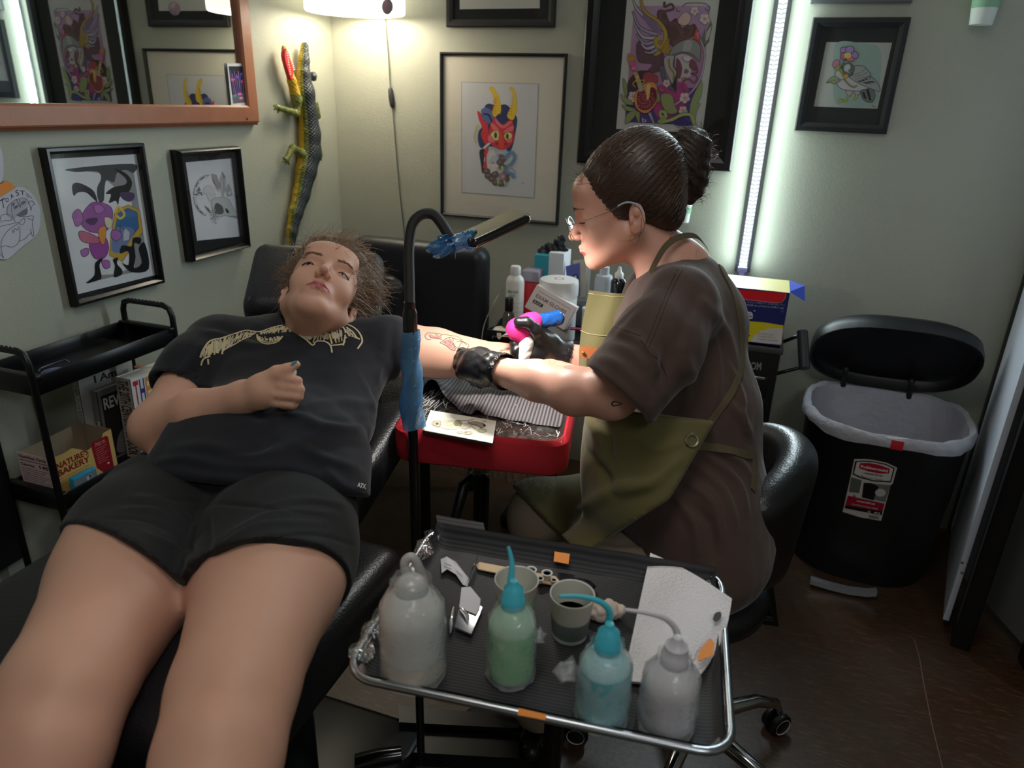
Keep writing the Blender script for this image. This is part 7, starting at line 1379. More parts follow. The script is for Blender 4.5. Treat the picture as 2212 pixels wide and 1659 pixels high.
rowq(((330, 930), (640, 1000), (1150, 1110), (1100, 1290), (270, 1150)), (150, 20, 44)); rowq(((270, 1150), (1100, 1280), (1085, 1370), (260, 1210)), (20, 18, 18)); rowq([(1055+118*math.cos(a_), 865+88*math.sin(a_)) for a_ in np.linspace(0, 6.2, 18)], (190, 184, 184))
for s_, qd, c, bo in (('Rubbermaid', ((625, 240), (1225, 350), (1215, 410), (620, 300)), (230, 214, 212), True), ('PREMIUM STEP-ON', ((700, 410), (1105, 470), (1100, 505), (695, 440)), (40, 36, 36), True), ('PÉDALE HAUT DE GAMME', ((630, 480), (1115, 565), (1110, 605), (625, 515)), (50, 46, 46), False), ('HANDS-FREE LID', ((530, 1030), (935, 1100), (930, 1140), (525, 1065)), (236, 200, 200), True), ('COUVERCLE MAINS LIBRES', ((415, 1100), (1000, 1215), (995, 1250), (410, 1135)), (230, 190, 190), False), ('13', ((775, 1260), (835, 1270), (830, 1310), (770, 1300)), (220, 216, 214), True), ('49.2', ((910, 1285), (1050, 1305), (1045, 1350), (905, 1325)), (220, 216, 214), True), ('A', ((450, 910), (510, 920), (505, 965), (445, 955)), (20, 20, 20), True)): d.text(s_, [o4(*p) for p in qd], c, bo)
for i in range(12): x = 810+i*19; d.poly([o4(*p) for p in ((x, 1360+i*3), (x+(6 if i % 3 else 12), 1361+i*3), (x+(2 if i % 3 else 8), 1430+i*3), (x-4, 1429+i*3))], (30, 28, 28))
link('product_label', d, None, t)
# ================================================= partition with black posts
t = thing('shelf_partition', 'tall black-framed partition with pale panels at the right edge', 'partition', (.82, 2.4, 0)); M_pan = mat('pale_laminate', (196, 200, 212), .6, noise=(3, .2, (180, 184, 196))); M_pst = mat('black_steel_post', (16, 15, 17), .4)
A0, A1 = np.array((.885, 2.80, 0)), np.array((.735, 2.15, 0)); dv = unit(A1-A0); sdv = np.array((dv[1], -dv[0], 0)); ang = math.atan2(dv[1], dv[0])
Rp = np.array(((math.cos(ang), -math.sin(ang), 0), (math.sin(ang), math.cos(ang), 0), (0, 0, 1)))
b = MB(); b.box((A0+A1)/2+(0, 0, 1.0), (np.linalg.norm(A1-A0), .016, 1.92), None, Rp); link('pale_panel', b, M_pan, t)
b = MB(); b.box((.775, 2.11, .95), (.075, .05, 1.9), None, Rp, .004); pst = link('post', b, M_pst, t)
for z in (.20, .225): b = MB(); p = onY(2.085)(2078, 1215+ (0 if z > .21 else 22)); b.lathe(p, [(.004, 0), (.0045, -.002), (.0001, -.003)], axis=(0, 1, 0), n=14); link('screw', b, M_chr, pst)
b = MB(); b.box((.885, 2.26, 1.0), (.34, .014, 1.9), None, np.array(((math.cos(-1.28), -math.sin(-1.28), 0), (math.sin(-1.28), math.cos(-1.28), 0), (0, 0, 1)))); link('pale_panel', b, mat('grey_laminate', (120, 120, 116), .6), t)
b = MB(); b.box((.955, 2.07, .95), (.06, .06, 1.9), bev=.004); link('post', b, M_pst, t); b = MB(); b.box((A0[0]+.01, 2.795, .95), (.05, .04, 1.9), bev=.004); link('post', b, M_pst, t)
# ================================================= rolling cart by the left wall
CX0, CX1, CY0, CY1 = -1.735, -1.555, 1.105, 1.55
t = thing('rolling_cart', 'slim black three-tier rolling cart with looped handles against the left wall', 'cart', ((CX0+CX1)/2, (CY0+CY1)/2, 0)); M_ct = mat('cart_plastic', (13, 13, 16), .38)
for z0, zr in ((.815, .862), (.500, .545), (.175, .222)):
    b = MB(); w = .004; b.box(((CX0+CX1)/2, (CY0+CY1)/2, z0+.003), (CX1-CX0, CY1-CY0, .006))
    for a_, b_ in ((((CX0+CX1)/2, CY0, (z0+zr)/2), (CX1-CX0, w, zr-z0)), (((CX0+CX1)/2, CY1, (z0+zr)/2), (CX1-CX0, w, zr-z0)), ((CX0, (CY0+CY1)/2, (z0+zr)/2), (w, CY1-CY0, zr-z0)), ((CX1, (CY0+CY1)/2, (z0+zr)/2), (w, CY1-CY0, zr-z0))): b.box(a_, b_, bev=.0012, seg=1)
    for s_ in (CY0+.01, CY1-.01): b.box(((CX0+CX1)/2, s_, zr-.004), (CX1-CX0+.012, .022, .014), bev=.003)
    link('shelf_tray', b, M_ct, t)
for yy, zt in ((CY0, .925), (CY1, .925)):
    b = MB(); pts = [(CX1, yy, .86), (CX1, yy, zt-.03), (CX1-.008, yy, zt-.008), (CX1-.03, yy, zt), (CX0+.03, yy, zt), (CX0+.008, yy, zt-.008), (CX0, yy, zt-.03), (CX0, yy, .86)]; b.tube(pts, .0085, n=12); hd_ = link('handle', b, M_ct, t)
    b = MB()
    for i in range(9): b.ball((CX0+.035+i*.0135, yy-.002, zt+.0078), .0017, n=8)
    link('grip_dots', b, mat('pale_dots', (210, 210, 205), .5), hd_)['kind'] = 'stuff'
    for xx in (CX0, CX1): b = MB(); b.tube([(xx, yy, .05), (xx, yy, .87)], .0085, n=12); link('leg', b, M_ct, t); b = MB(); b.lathe((xx-.006, yy, .025), [(.0001, 0), (.022, 0), (.024, .006), (.022, .012), (.0001, .012)], axis=(1, 0, 0), n=20); link('caster', b, M_bpl, t)
b = MB(); b.box((CX1+.003, 1.49, .53), (.002, .02, .004)); link('shelf_clip', b, mat('clip_white', (190, 190, 190), .4), t)
# spectacles in the top tier
sp0 = onX(-1.585); t = thing('sunglasses', 'folded dark blue glasses lying in the top tier of the rolling cart', 'glasses', (-1.60, 1.24, .822)); b = MB(); g0 = onZ(.862)
b.tube(crom([g0(*p) for p in ((83, 803), (90, 795), (108, 788), (132, 780), (142, 778), (152, 784))], 5, False), .0022, n=8); link('temple', b, mat('navy_frame', (36, 44, 84), .15, coat=1), t)
b = MB(); cg = g0(112, 792); b.ball(cg-(0, 0, .012), (.022, .028, .006)); link('lens', b, mat('blue_lens', (40, 66, 130), .08, coat=1), t)
# books standing on the second tier
def book(label, x0, x1, y0, y1, z0, z1, cov, spi, tilt=0.0):
    t = thing('book', label, 'book', ((x0+x1)/2, (y0+y1)/2, z0)); w = .0018
    R = np.array(((1, 0, 0), (0, math.cos(tilt), -math.sin(tilt)), (0, math.sin(tilt), math.cos(tilt)))); pv = np.array(((x0+x1)/2, y0, z0)); tr = lambda p: pv+R@(np.array(p, float)-pv)
    def bx(a_, b_): b = MB(); c = (np.array(a_)+np.array(b_))/2; b.box(tr(c), np.array(b_)-np.array(a_), None, R); return b
    link('pages', bx((x0+w, y0+w, z0+.003), (x1-w, y1-.003, z1-.003)), mat('book_pages', (226, 220, 206), .8), t); link('front_cover', bx((x1-w, y0, z0), (x1, y1, z1)), cov, t); link('spine', bx((x0, y0, z0), (x1, y0+w, z1)), spi, t); link('back_cover', bx((x0, y0, z0), (x0+w, y1, z1)), cov, t)
    def cf(u, v): return tr((x1, y0+(y1-y0)*u, z1-(z1-z0)*v))+R@np.array((.0, 0, 0))
    def sf(u, v): return tr((x0+(x1-x0)*u, y0, z1-(z1-z0)*v))
    dc = Decal(lambda x, y: cf(x, y)); ds = Decal(lambda x, y: sf(x, y)); dc.to = lambda p: cf(*p)+R@np.array((.0004+dc.k*.00003, 0, 0)); ds.to = lambda p: sf(*p)+R@np.array((0, -.0004-ds.k*.00003, 0)); return t, dc, ds
fx = onX(-1.60); zb_ = .507
t, dc, ds = book('tall white paperback lettered I Am on the cover, furthest back on the cart', -1.71, -1.69, 1.315, 1.50, zb_, zb_+.265, mat('cover_white', (206, 202, 198), .4), mat('cover_white', (206, 202, 198), .4), -.03)
dc.text('I Am', ((.28, .07), (.68, .07), (.68, .15), (.28, .15)), (50, 46, 46), True); dc.poly([(.15, .2), (.9, .2), (.9, .9), (.15, .9)], (186, 182, 178)); ds.text('I AM PUSHEEN THE CAT', ((.8, .12), (.8, .8), (.25, .8), (.25, .12)), (90, 84, 84)); link('cover_print', dc, None, t); link('spine_print', ds, None, t)
t, dc, ds = book('grey magazine-like book lettered REVIEW with a dark cover photo of a cat', -1.672, -1.652, 1.335, 1.475, zb_, zb_+.215, mat('cover_grey', (120, 116, 112), .35), mat('cover_grey', (120, 116, 112), .35), -.03)
dc.poly([(.08, .08), (.97, .08), (.97, .97), (.08, .97)], (44, 38, 36)); dc.text('REVIEW', ((.12, .12), (.9, .12), (.9, .28), (.12, .28)), (206, 202, 196), True); dc.poly([(.3, .75), (.5, .62), (.75, .68), (.95, .85), (.95, .95), (.3, .95)], (118, 112, 110), 3); dc.poly([(.5, .4), (.75, .36), (.85, .5), (.7, .62), (.5, .56)], (96, 62, 44), 3); ds.text('MY CAT', ((.85, .42), (.85, .72), (.2, .72), (.2, .42)), (210, 206, 200), True); link('cover_print', dc, None, t); link('spine_print', ds, None, t)
t, dc, ds = book('thick white book with rainbow lettering THE 20TH CENTURY, nearest the client arm', -1.632, -1.580, 1.385, 1.545, zb_, zb_+.245, mat('cover_white2', (226, 226, 222), .4), mat('spine_tan', (176, 164, 150), .5), -.03)
cols = ((196, 40, 60), (74, 52, 130), (230, 150, 60), (214, 40, 110), (40, 130, 70), (226, 110, 40), (60, 150, 160))
def rain(s_, y0_, y1_, off=0):
    for i, ch in enumerate(s_):
        if ch != ' ': w_ = .92/len(s_); x0_ = .05+i*w_; dc.text(ch, ((x0_, y0_), (x0_+w_*.82, y0_), (x0_+w_*.82, y1_), (x0_, y1_)), cols[(i+off) % 7], True)
rain('THE20TH', .04, .33); rain('CENTURY', .37, .64, 5); rain('ARTBOOK', .68, .95, 2); ds.text('THE 20TH CENTURY ART BOOK', ((.85, .03), (.85, .97), (.12, .97), (.12, .03)), (70, 48, 46), True); link('cover_print', dc, None, t); link('spine_print', ds, None, t)
b = MB(); b.lathe((-1.655, 1.50, zb_+.205), [(.014, 0), (.014, .03), (.0145, .032), (.0001, .034)], n=20); b.lathe((-1.655, 1.50, zb_), [(.012, 0), (.012, .205)], n=16); o = link('nail_polish_bottle', b, mat('copper_stripe', (206, 140, 110), .4)); tag(o, 'small white and copper striped bottle top behind the rainbow book', 'bottle')
# snack box
F0 = onX(-1.585); a_ = F0(80, 953); c_ = F0(208, 1000); y0, y1 = F0(82, 985)[1]+.0, F0(183, 905)[1]; z0 = .507; z1 = F0(82, 955)[2]
y0 = 1.125; y1 = 1.315; z1 = .507+.125; X0, X1 = -1.70, -1.592
t = thing('snack_box', 'torn-open tan snack bar box with red panel in the second tier of the cart', 'box', ((X0+X1)/2, (y0+y1)/2, z0)); M_tan = mat('tan_card', (214, 176, 104), .7); M_in = mat('inner_card', (150, 132, 110), .85)
top_ = [(y0+(y1-y0)*s_, z1-.012*abs(math.sin(s_*9))*(.2+s_)*(s_ < .85)-.02*math.exp(-((s_-.62)/.16)**2)) for s_ in np.linspace(0, 1, 30)]
b = MB(); b.prism([(X1, y, z) for y, z in [(y0, z0), (y1, z0)]+top_[::-1]], (-.0012, 0, 0)); link('front_panel', b, M_tan, t); b = MB(); b.prism([(X0, y0, z0), (X0, y1, z0), (X0, y1, z1+.004), (X0, y0, z1-.004)], (.0012, 0, 0)); b.box(((X0+X1)/2, y1, (z0+z1)/2), (X1-X0, .0012, z1-z0)); b.box(((X0+X1)/2, (y0+y1)/2, z0+.001), (X1-X0, y1-y0, .001)); link('inner_panels', b, M_in, t)
b = MB(); b.box(((X0+X1)/2, y0, (z0+z1)/2), (X1-X0, .0014, z1-z0)); link('side_panel', b, mat('nutrition_pink', (222, 196, 196), .7), t)
d = Decal(None); d.to = lambda p: np.array((X1+.0006+d.k*.00003, y0+(y1-y0)*p[0], z1-(z1-z0)*p[1])); RD = (150, 24, 36)
d.poly([(.64, .15), (.66, .09), (.9, .09), (.93, .14), (.93, .92), (.74, .86), (.66, .70)], RD); d.text("NATURE'S", ((.08, .17), (.58, .17), (.58, .31), (.08, .31)), (140, 44, 30), True); d.text('BAKERY', ((.08, .33), (.58, .33), (.58, .47), (.08, .47)), (140, 44, 30), True)
for i in range(7): d.stroke([(.08, .54+i*.055), (.56-(i % 3)*.03, .54+i*.055)], .012, (176, 120, 70))
for i in range(8): d.stroke([(.69, .28+i*.05), (.88-(i % 3)*.03, .28+i*.05)], .010, (214, 130, 120))
d.text('Start on', ((.7, .14), (.86, .14), (.86, .18), (.7, .18)), (232, 190, 180)); d.text('a High Oat', ((.69, .19), (.88, .19), (.88, .23), (.69, .23)), (232, 190, 180)); d.disc((.85, .72), .02, (236, 200, 190), .025); d.poly([(.0, .86), (.12, .86), (.12, 1), (0, 1)], (60, 150, 176)); link('box_print', d, None, t)
d2 = Decal(None); d2.to = lambda p: np.array((X0+(X1-X0)*p[0], y0-.001-d2.k*.00003, z1-(z1-z0)*p[1])); d2.text('Nutrition Facts', ((.06, .04), (.9, .04), (.9, .11), (.06, .11)), (60, 30, 40), True); d2.poly([(.06, .15), (.94, .15), (.94, .165), (.06, .165)], (130, 20, 34)); d2.text('Calories', ((.06, .22), (.5, .22), (.5, .28), (.06, .28)), (60, 30, 40), True); d2.text('140', ((.66, .20), (.94, .20), (.94, .28), (.66, .28)), (60, 30, 40), True)
for i in range(11): d2.stroke([(.06, .34+i*.048), (.92-(i % 3)*.1, .34+i*.048)], .01, (120, 90, 100))
d2.poly([(.06, .9), (.94, .9), (.94, .915), (.06, .915)], (130, 20, 34)); link('nutrition_label', d2, None, t)
xg = -1.570; gy0, gy1, gz = 1.155, 1.225, .507; b = MB(); b.box((xg, (gy0+gy1)/2, gz+.022), (.014, gy1-gy0, .072), bev=.001); t = thing('gum_pack', 'small bright blue and silver chewing gum pack standing before the snack box', 'gum pack', (xg, (gy0+gy1)/2, gz)); link('pack', b, mat('gum_blue', (30, 160, 206), .3), t)
d = Decal(None); d.to = lambda p: np.array((xg+.0075+d.k*.00003, gy0+(gy1-gy0)*p[0], gz+.056-.068*p[1])); d.poly([(.02, .05), (.98, .05), (.98, .98), (.02, .98)], (120, 128, 138)); d.text('al', ((.3, .15), (.62, .15), (.62, .75), (.3, .75)), (206, 200, 190), True)
for x, y in ((.7, .2), (.82, .35), (.72, .5), (.88, .6), (.78, .75)): d.disc((x, y), .06, (60, 60, 66), .08, 8, (190, 190, 190), .02)
link('pack_print', d, None, t)
# bottom tier: game box and a candle jar
t = thing('game_box', 'dark game box lettered PICK in the bottom tier of the rolling cart', 'box', (-1.64, 1.42, .182)); b = MB(); b.box((-1.645, 1.42, .30), (.10, .22, .23), bev=.002); link('box', b, mat('dark_green_box', (28, 44, 40), .4), t)
d = Decal(None); d.to = lambda p: np.array((-1.5945+d.k*.00003, 1.31+.22*p[0], .415-.23*p[1])); d.poly([(0, .35), (1, .45), (1, 1), (0, 1)], (30, 40, 62)); d.text('PICK', ((.12, .05), (.95, .05), (.95, .38), (.12, .38)), (112, 122, 118), True); link('box_print', d, None, t)
d = Decal(None); d.to = lambda p: np.array((-1.695+.10*p[0], 1.3092-d.k*.00003, .415-.23*p[1])); d.poly([(0, 0), (1, 0), (1, 1), (0, 1)], (120, 30, 34)); d.text('PICK ME', ((.8, .05), (.8, .95), (.2, .95), (.2, .05)), (214, 190, 184), True); link('side_print', d, None, t)
t = thing('candle_jar', 'pale candle jar at the front of the bottom tier of the cart', 'jar', (-1.60, 1.17, .182)); b = MB(); b.lathe((-1.60, 1.17, .182), [(.0001, 0), (.034, 0), (.037, .004), (.037, .075), (.033, .078), (.033, .06), (.0001, .06)], n=32); link('jar', b, mat('pale_jar', (176, 160, 146), .4), t); b = MB(); b.tube([(-1.60, 1.17, .24), (-1.60, 1.17, .253)], .001); link('wick', b, ink((30, 28, 26)), t)
f = onX(-1.735); p1, p2 = f(58, 1192), f(26, 1005); t = thing('leaning_canvas', 'black canvas leaning against the left wall beside the rolling cart', 'canvas', (-1.74, p1[1]-.25, 0)); b = MB(); yR = p1[1]; zB = p1[2]
b.box((-1.748, yR-.28, (zB+p2[2])/2+.0), (.03, .56, p2[2]-zB+.02), bev=.003); link('canvas_body', b, mat('black_canvas', (14, 14, 17), .7), t); b = MB(); b.tube([(-1.75, yR-.1, 0), (-1.75, yR-.1, zB+.02)], .01); b2 = MB(); b2.tube([(-1.75, yR-.45, 0), (-1.75, yR-.45, zB+.02)], .01); link('easel_leg', b, M_bmet, t); link('easel_leg', b2, M_bmet, t)
# ================================================= work cabinet and supplies
WZ = .80; t = thing('tool_cabinet', 'black drawer cabinet on the back wall behind the artist, lettered on its front edge', 'cabinet', (-.14, 2.52, 0)); x0, x1, yf, yb_ = -.40, .128, 2.30, 2.74
b = MB(); b.box(((x0+x1)/2, (yf+yb_)/2, WZ/2+.03), (x1-x0, yb_-yf, WZ-.06), bev=.006); link('cabinet_body', b, M_bmet, t); b = MB(); b.box(((x0+x1)/2, (yf+yb_)/2, WZ-.01), (x1-x0+.012, yb_-yf+.012, .02), bev=.004); link('top_mat', b, mat('dark_grey_mat', (52, 54, 54), .6), t)
for i, z in enumerate((.70, .62, .54, .42)):
    b = MB(); b.box(((x0+x1)/2, yf-.006, z-.03), (x1-x0-.05, .012, .07 if i < 3 else .13), bev=.003); dr = link('drawer', b, mat('drawer_black', (22, 22, 23), .35, metal=.3), t); b = MB(); b.box(((x0+x1)/2, yf-.016, z+.0), (x1-x0-.07, .012, .012), bev=.003); link('drawer_pull', b, M_alu, dr)
d = Decal(onY(yf-.004)); d.text('FIOM', ((1612, 781), (1645, 783), (1644, 800), (1611, 798)), (120, 122, 122), True); link('lettering', d, None, t)
b = MB(); h0, h1 = onY(2.42)(1733, 716), onY(2.34)(1738, 796); b.tube([h0, h1], .017, n=16); hb_ = link('side_handle', b, mat('handle_rubber', (34, 36, 38), .45), t)
for hh in (h0*.92+h1*.08, h0*.05+h1*.95): b = MB(); b.tube([hh, np.array((x1, hh[1]+.01, hh[2]-.04))], .006, n=8); link('handle_bracket', b, M_bmet, t)
for dx in (x0+.04, x1-.04): b = MB(); b.lathe((dx-.01, yf+.05, .03), [(.0001, 0), (.028, 0), (.03, .01), (.028, .02), (.0001, .02)], axis=(1, 0, 0), n=20); link('caster', b, M_bpl, t)
# wrap box
YF = 2.33; g = onY(YF); pR, pT, pL = g(1689, 745), g(1704, 633), g(1500, 720); zt = pT[2]; xr = (pR[0]+pT[0])/2; xl = xr-.36
t = thing('film_box', 'blue, red and yellow plastic film roll box with torn flap on the cabinet', 'box', (xr-.18, YF+.08, WZ)); b = MB(); b.box(((xl+xr)/2, YF+.085, (WZ+zt)/2), (xr-xl, .17, zt-WZ)); link('carton', b, mat('navy_carton', (18, 28, 96), .5), t)
d = Decal(g, off=(1580, 590), sc=1/9.76); d.poly(((-600, 940), (300, 1010), (700, 1040), (1100, 1105), (1050, 1510), (330, 1440), (-600, 1360)), (206, 190, 32)); d.poly(((400, 1440), (480, 1310), (620, 1220), (800, 1165), (1000, 1160), (1090, 1175), (1050, 1510), (700, 1480)), (196, 192, 192)); d.poly(((-600, 270), (140, 340), (1150, 420), (1145, 500), (1090, 580), (960, 625), (180, 545), (-600, 470)), (216, 30, 44)); d.stroke(((180, 545), (960, 625), (1090, 580), (1145, 500), (1150, 420)), 7, (240, 170, 170), 3)
d.text('te', ((190, 740), (460, 790), (450, 970), (200, 950)), (196, 196, 206), True); d.text('12 IN. x 3000 FT. (3000 SQ. FT.)', ((330, 590), (1120, 655), (1115, 700), (325, 635)), (150, 156, 190)); d.text('30.48 cm x 914.4 m (278.7 m2)', ((325, 650), (1100, 720), (1095, 765), (320, 695)), (180, 184, 208)); d.disc((485, 795), 16, (150, 156, 190)); d.disc((1070, 805), 26, (70, 80, 140))
for i, s_ in enumerate(('MORE CLING', 'MORE STRETCH', 'MORE STRENGTH')): d.text(s_, ((620-i*8, 1262+i*60), (905+i*35, 1285+i*63), (902+i*35, 1318+i*63), (617-i*8, 1295+i*60)), (120, 116, 114)); d.stroke(((555-i*6, 1262+i*60), (570-i*6, 1276+i*60), (600-i*6, 1250+i*60)), 8, (110, 106, 104))
d.text('ITY', ((315, 1215), (400, 1222), (397, 1258), (312, 1250)), (110, 100, 30)); d.text('P', ((330, 1290), (400, 1300), (380, 1370), (320, 1365)), (50, 46, 20), True); link('box_print', d, None, t)
b = MB(); b.add([(xl, YF, zt+.001), (xr, YF, zt+.001), (xr-.004, YF+.10, zt+.018), (xl, YF+.10, zt+.018)], [[0, 1, 2, 3]]); link('top_flap', b, mat('yellow_flap', (214, 206, 120), .5), t); b = MB(); b.add([(xr-.002, YF+.01, zt+.002), (xr-.002, YF+.13, zt+.014), (xr+.045, YF+.10, zt+.006), (xr+.050, YF+.04, zt-.030)], [[0, 1, 2, 3]]); link('torn_flap', b, mat('blue_flap', (52, 78, 190), .5), t)
# supply shelf left of the cabinet
t = thing('supply_tray', 'black steel side tray with bolted corners holding bottles and boxes', 'tray', (-.61, 2.3, 0)); sx0, sx1, sy0, sy1 = -.80, -.41, 2.12, 2.50; b = MB(); b.box(((sx0+sx1)/2, (sy0+sy1)/2, .745), (sx1-sx0, sy1-sy0, .01))
for a_, b_ in ((((sx0+sx1)/2, sy0, .765), (sx1-sx0, .006, .06)), (((sx0+sx1)/2, sy1, .765), (sx1-sx0, .006, .06)), ((sx0, (sy0+sy1)/2, .765), (.006, sy1-sy0, .06)), ((sx1, (sy0+sy1)/2, .765), (.006, sy1-sy0, .06))): b.box(a_, b_, bev=.002, seg=1)
link('tray_body', b, M_bmet, t)
for x_ in (sx0+.025, sx1-.03): b = MB(); b.lathe((x_, sy0-.003, .77), [(.008, 0), (.007, .003), (.0001, .004)], axis=(0, -1, 0), n=14); link('bolt', b, M_chr, t)
b = MB(); b.tube([((sx0+sx1)/2, 2.32, .74), ((sx0+sx1)/2, 2.32, .05)], .022); b.box(((sx0+sx1)/2, 2.32, .03), (.3, .3, .05), bev=.01); link('tray_post', b, M_bmet, t)
SZ = .751
def at(px, py, Y): return onY(Y)(px, py)
def cyl_thing(nm, lab, cat, x, Y, prof, m, extra=None, pn='body'):
    c = np.array((x, Y, SZ)); t = thing(nm, lab, cat, c); b = MB(); b.lathe(c, prof, n=36); link(pn, b, m, t); return t, c
M_wp = mat('white_plastic', (228, 228, 226), .35, sss=.2)
Y = 2.30; ztp = at(1110, 574, Y)[2]; xc = at(1112, 640, Y)[0]; hh = ztp-SZ; t, c = cyl_thing('soap_bottle', 'white bottle with green lettering at the left end of the supply tray', 'bottle', xc, Y, [(.0001, 0), (.031, 0), (.032, .004), (.032, hh*.76), (.028, hh*.82), (.016, hh*.87), (.016, hh*.88)], M_wp)
b = MB(); b.lathe(c+(0, 0, hh*.87), [(.018, 0), (.0185, .004), (.0185, hh*.11), (.016, hh*.13), (.0001, hh*.13)], n=28); link('cap', b, M_wp, t)
def wraptext(c, r, z, h, s_, col, a0=-2.2, a1=-.9, bold=True):
    V, F = textmesh(s_, bold); b = MB(); b.add([c+np.array((r*math.cos(a0+(a1-a0)*u_), r*math.sin(a0+(a1-a0)*u_), z+h*v_)) for u_, v_ in V], F, ink(col)); return b
lb = wraptext(c, .0325, hh*.60, .010, 'GREEN SOAP', (70, 150, 90)); q = wraptext(c, .0325, hh*.54, .009, 'U.S.P.', (70, 150, 90), -1.9, -1.2); lb.add(q.v, q.f, ink((70, 150, 90)))
for k in range(5): lb.lathe(c, [(.0323, hh*(.16+.07*k)), (.0323, hh*(.163+.07*k))], ink((120, 170, 130)), n=36, cap=False)
link('label_print', lb, None, t)
Y = 2.25; x_ = at(1206, 640, Y)[0]; ztp = at(1206, 602, Y)[2]; hh = ztp-SZ; r = .0635; t, c = cyl_thing('wipes_tub', 'large round white disinfecting wipes tub with red lettering', 'tub', x_, Y, [(.0001, 0), (r*.97, 0), (r, .005), (r, hh*.74), (r*.96, hh*.745)], M_wp); b = MB(); b.lathe(c+(0, 0, hh*.74), [(r*1.02, 0), (r*1.04, .004), (r*1.04, hh*.2), (r*1.0, hh*.25), (r*.9, hh*.262), (.0001, hh*.262)], n=44); ld = link('lid', b, M_wp, t)
q = wraptext(c, r+.0008, hh*.50, .018, 'Opti-Cide', (206, 60, 70), -1.5, -.4); link('label_print', q, None, t); b = MB(); b.add([c+np.array((r*math.cos(a_), r*math.sin(a_), z_))*1.0+np.array((math.cos(a_), math.sin(a_), 0))*.0007 for z_ in (hh*.52, hh*.64) for a_ in (-1.9, -1.8, -1.7, -1.6)], [[0, 1, 5, 4], [1, 2, 6, 5], [2, 3, 7, 6]]); link('red_square', b, ink((206, 50, 60)), t); d = MB(); d.lathe(c+(0, 0, hh*1.003), [(.012, 0), (.016, 0)], ink((206, 90, 96)), n=28, sx=1.0, cap=False); link('lid_mark', d, None, ld)
Y = 2.42; a_, b_ = at(1151, 640, Y), at(1213, 640, Y); ztp = at(1180, 552, Y)[2]; xm_ = a_[0]+.052; t = thing('glove_box', 'upright teal and white glove box stuffed with black gloves', 'box', ((a_[0]+b_[0])/2, Y+.05, SZ)); b = MB(); b.box(((a_[0]+xm_)/2, Y+.05, (SZ+ztp)/2), (xm_-a_[0], .1, ztp-SZ), bev=.002); link('teal_side', b, mat('teal_card', (44, 156, 176), .5), t); b = MB(); b.box(((xm_+b_[0])/2, Y+.052, (SZ+ztp)/2+.006), (b_[0]-xm_, .1, ztp-SZ+.012), bev=.002); link('white_side', b, mat('white_card', (222, 224, 232), .6), t)
F_ = Field(); 
for x, y, r_ in ((1175, 545, .022), (1195, 540, .024), (1205, 522, .018), (1215, 515, .014), (1218, 538, .014), (1183, 535, .018), (1210, 500+28, .02)): F_.ell(at(x, y, Y+.05), (r_, r_*.8, r_), None, .006)
V, F = F_.mesh(.003); sk_ = Skin(V, F, 1); sk_.disp(lambda X: .007*sines(X, 110, 71)+.003*sines(X, 260, 72)); link('gloves', sk_.mb([mat('glove_black', (26, 27, 34), .35)]), None, t)['kind'] = 'stuff'
Y = 2.36; a_, b_ = at(1125, 640, Y), at(1160, 640, Y); ztp = at(1140, 610, Y)[2]; t = thing('sharps_container', 'red sharps container with a clear lid behind the white bottle', 'container', ((a_[0]+b_[0])/2, Y+.04, SZ)); b = MB(); b.box(((a_[0]+b_[0])/2, Y+.04, (SZ+ztp)/2), (.062, .07, ztp-SZ), bev=.006); link('red_body', b, mat('sharps_red', (206, 34, 46), .35, trans=.2), t); b = MB(); z2 = at(1140, 585, Y)[2]; b.box(((a_[0]+b_[0])/2, Y+.04, (z2+ztp)/2), (.066, .074, z2-ztp), bev=.006); link('clear_lid', b, mat('lilac_clear', (196, 186, 206), .25, trans=.4), t)
Y = 2.16; cx_ = at(1187, 668, Y); t = thing('glove_box', 'flat white glove box leaning at an angle in front of the wipes tub', 'box', cx_); an = -.42; R = np.array(((math.cos(an), 0, math.sin(an)), (0, 1, 0), (-math.sin(an), 0, math.cos(an)))); R = R@np.array(((1, 0, 0), (0, math.cos(-.25), -math.sin(-.25)), (0, math.sin(-.25), math.cos(-.25)))); R = np.array(((math.cos(.42), 0, -math.sin(.42)), (0, 1, 0), (math.sin(.42), 0, math.cos(.42)))).T@np.array(((1, 0, 0), (0, math.cos(.25), math.sin(.25)), (0, -math.sin(.25), math.cos(.25))))
cb = cx_+(0, .03, .0); b = MB(); b.box(cb, (.15, .065, .085), None, R, bev=.002); link('carton', b, mat('blush_card', (232, 222, 220), .6), t); d = Decal(None); d.to = lambda p: cb+R@np.array((-.075+.15*p[0], -.0332-d.k*.00004, .0425-.085*p[1])); d.text('EXAM GLOVES', ((.1, .3), (.85, .3), (.85, .45), (.1, .45)), (150, 130, 124), True); d.stroke([(.1, .18), (.9, .18)], .03, (200, 184, 178)); d.poly([(.1, .55), (.34, .55), (.34, .68), (.1, .68)], (40, 38, 40)); d.text('BLACK', ((.13, .58), (.31, .58), (.31, .65), (.13, .65)), (220, 220, 220), True); link('box_print', d, None, t)
Y = 2.17; x_ = at(1099, 680, Y)[0]; ztp = at(1098, 643, Y)[2]; hh = ztp-SZ; t, c = cyl_thing('small_bottle', 'small clear bottle with black cap in front of the white soap bottle', 'bottle', x_, Y, [(.0001, 0), (.021, 0), (.0225, .004), (.0225, hh*.45), (.018, hh*.62), (.011, hh*.7), (.011, hh*.74)], mat('smoke_clear', (120, 116, 106), .08, trans=.6, coat=1)); b = MB(); b.lathe(c+(0, 0, hh*.7), [(.0135, 0), (.014, .003), (.014, hh*.28), (.0125, hh*.3), (.0001, hh*.3)], n=24); link('cap', b, M_bpl, t)
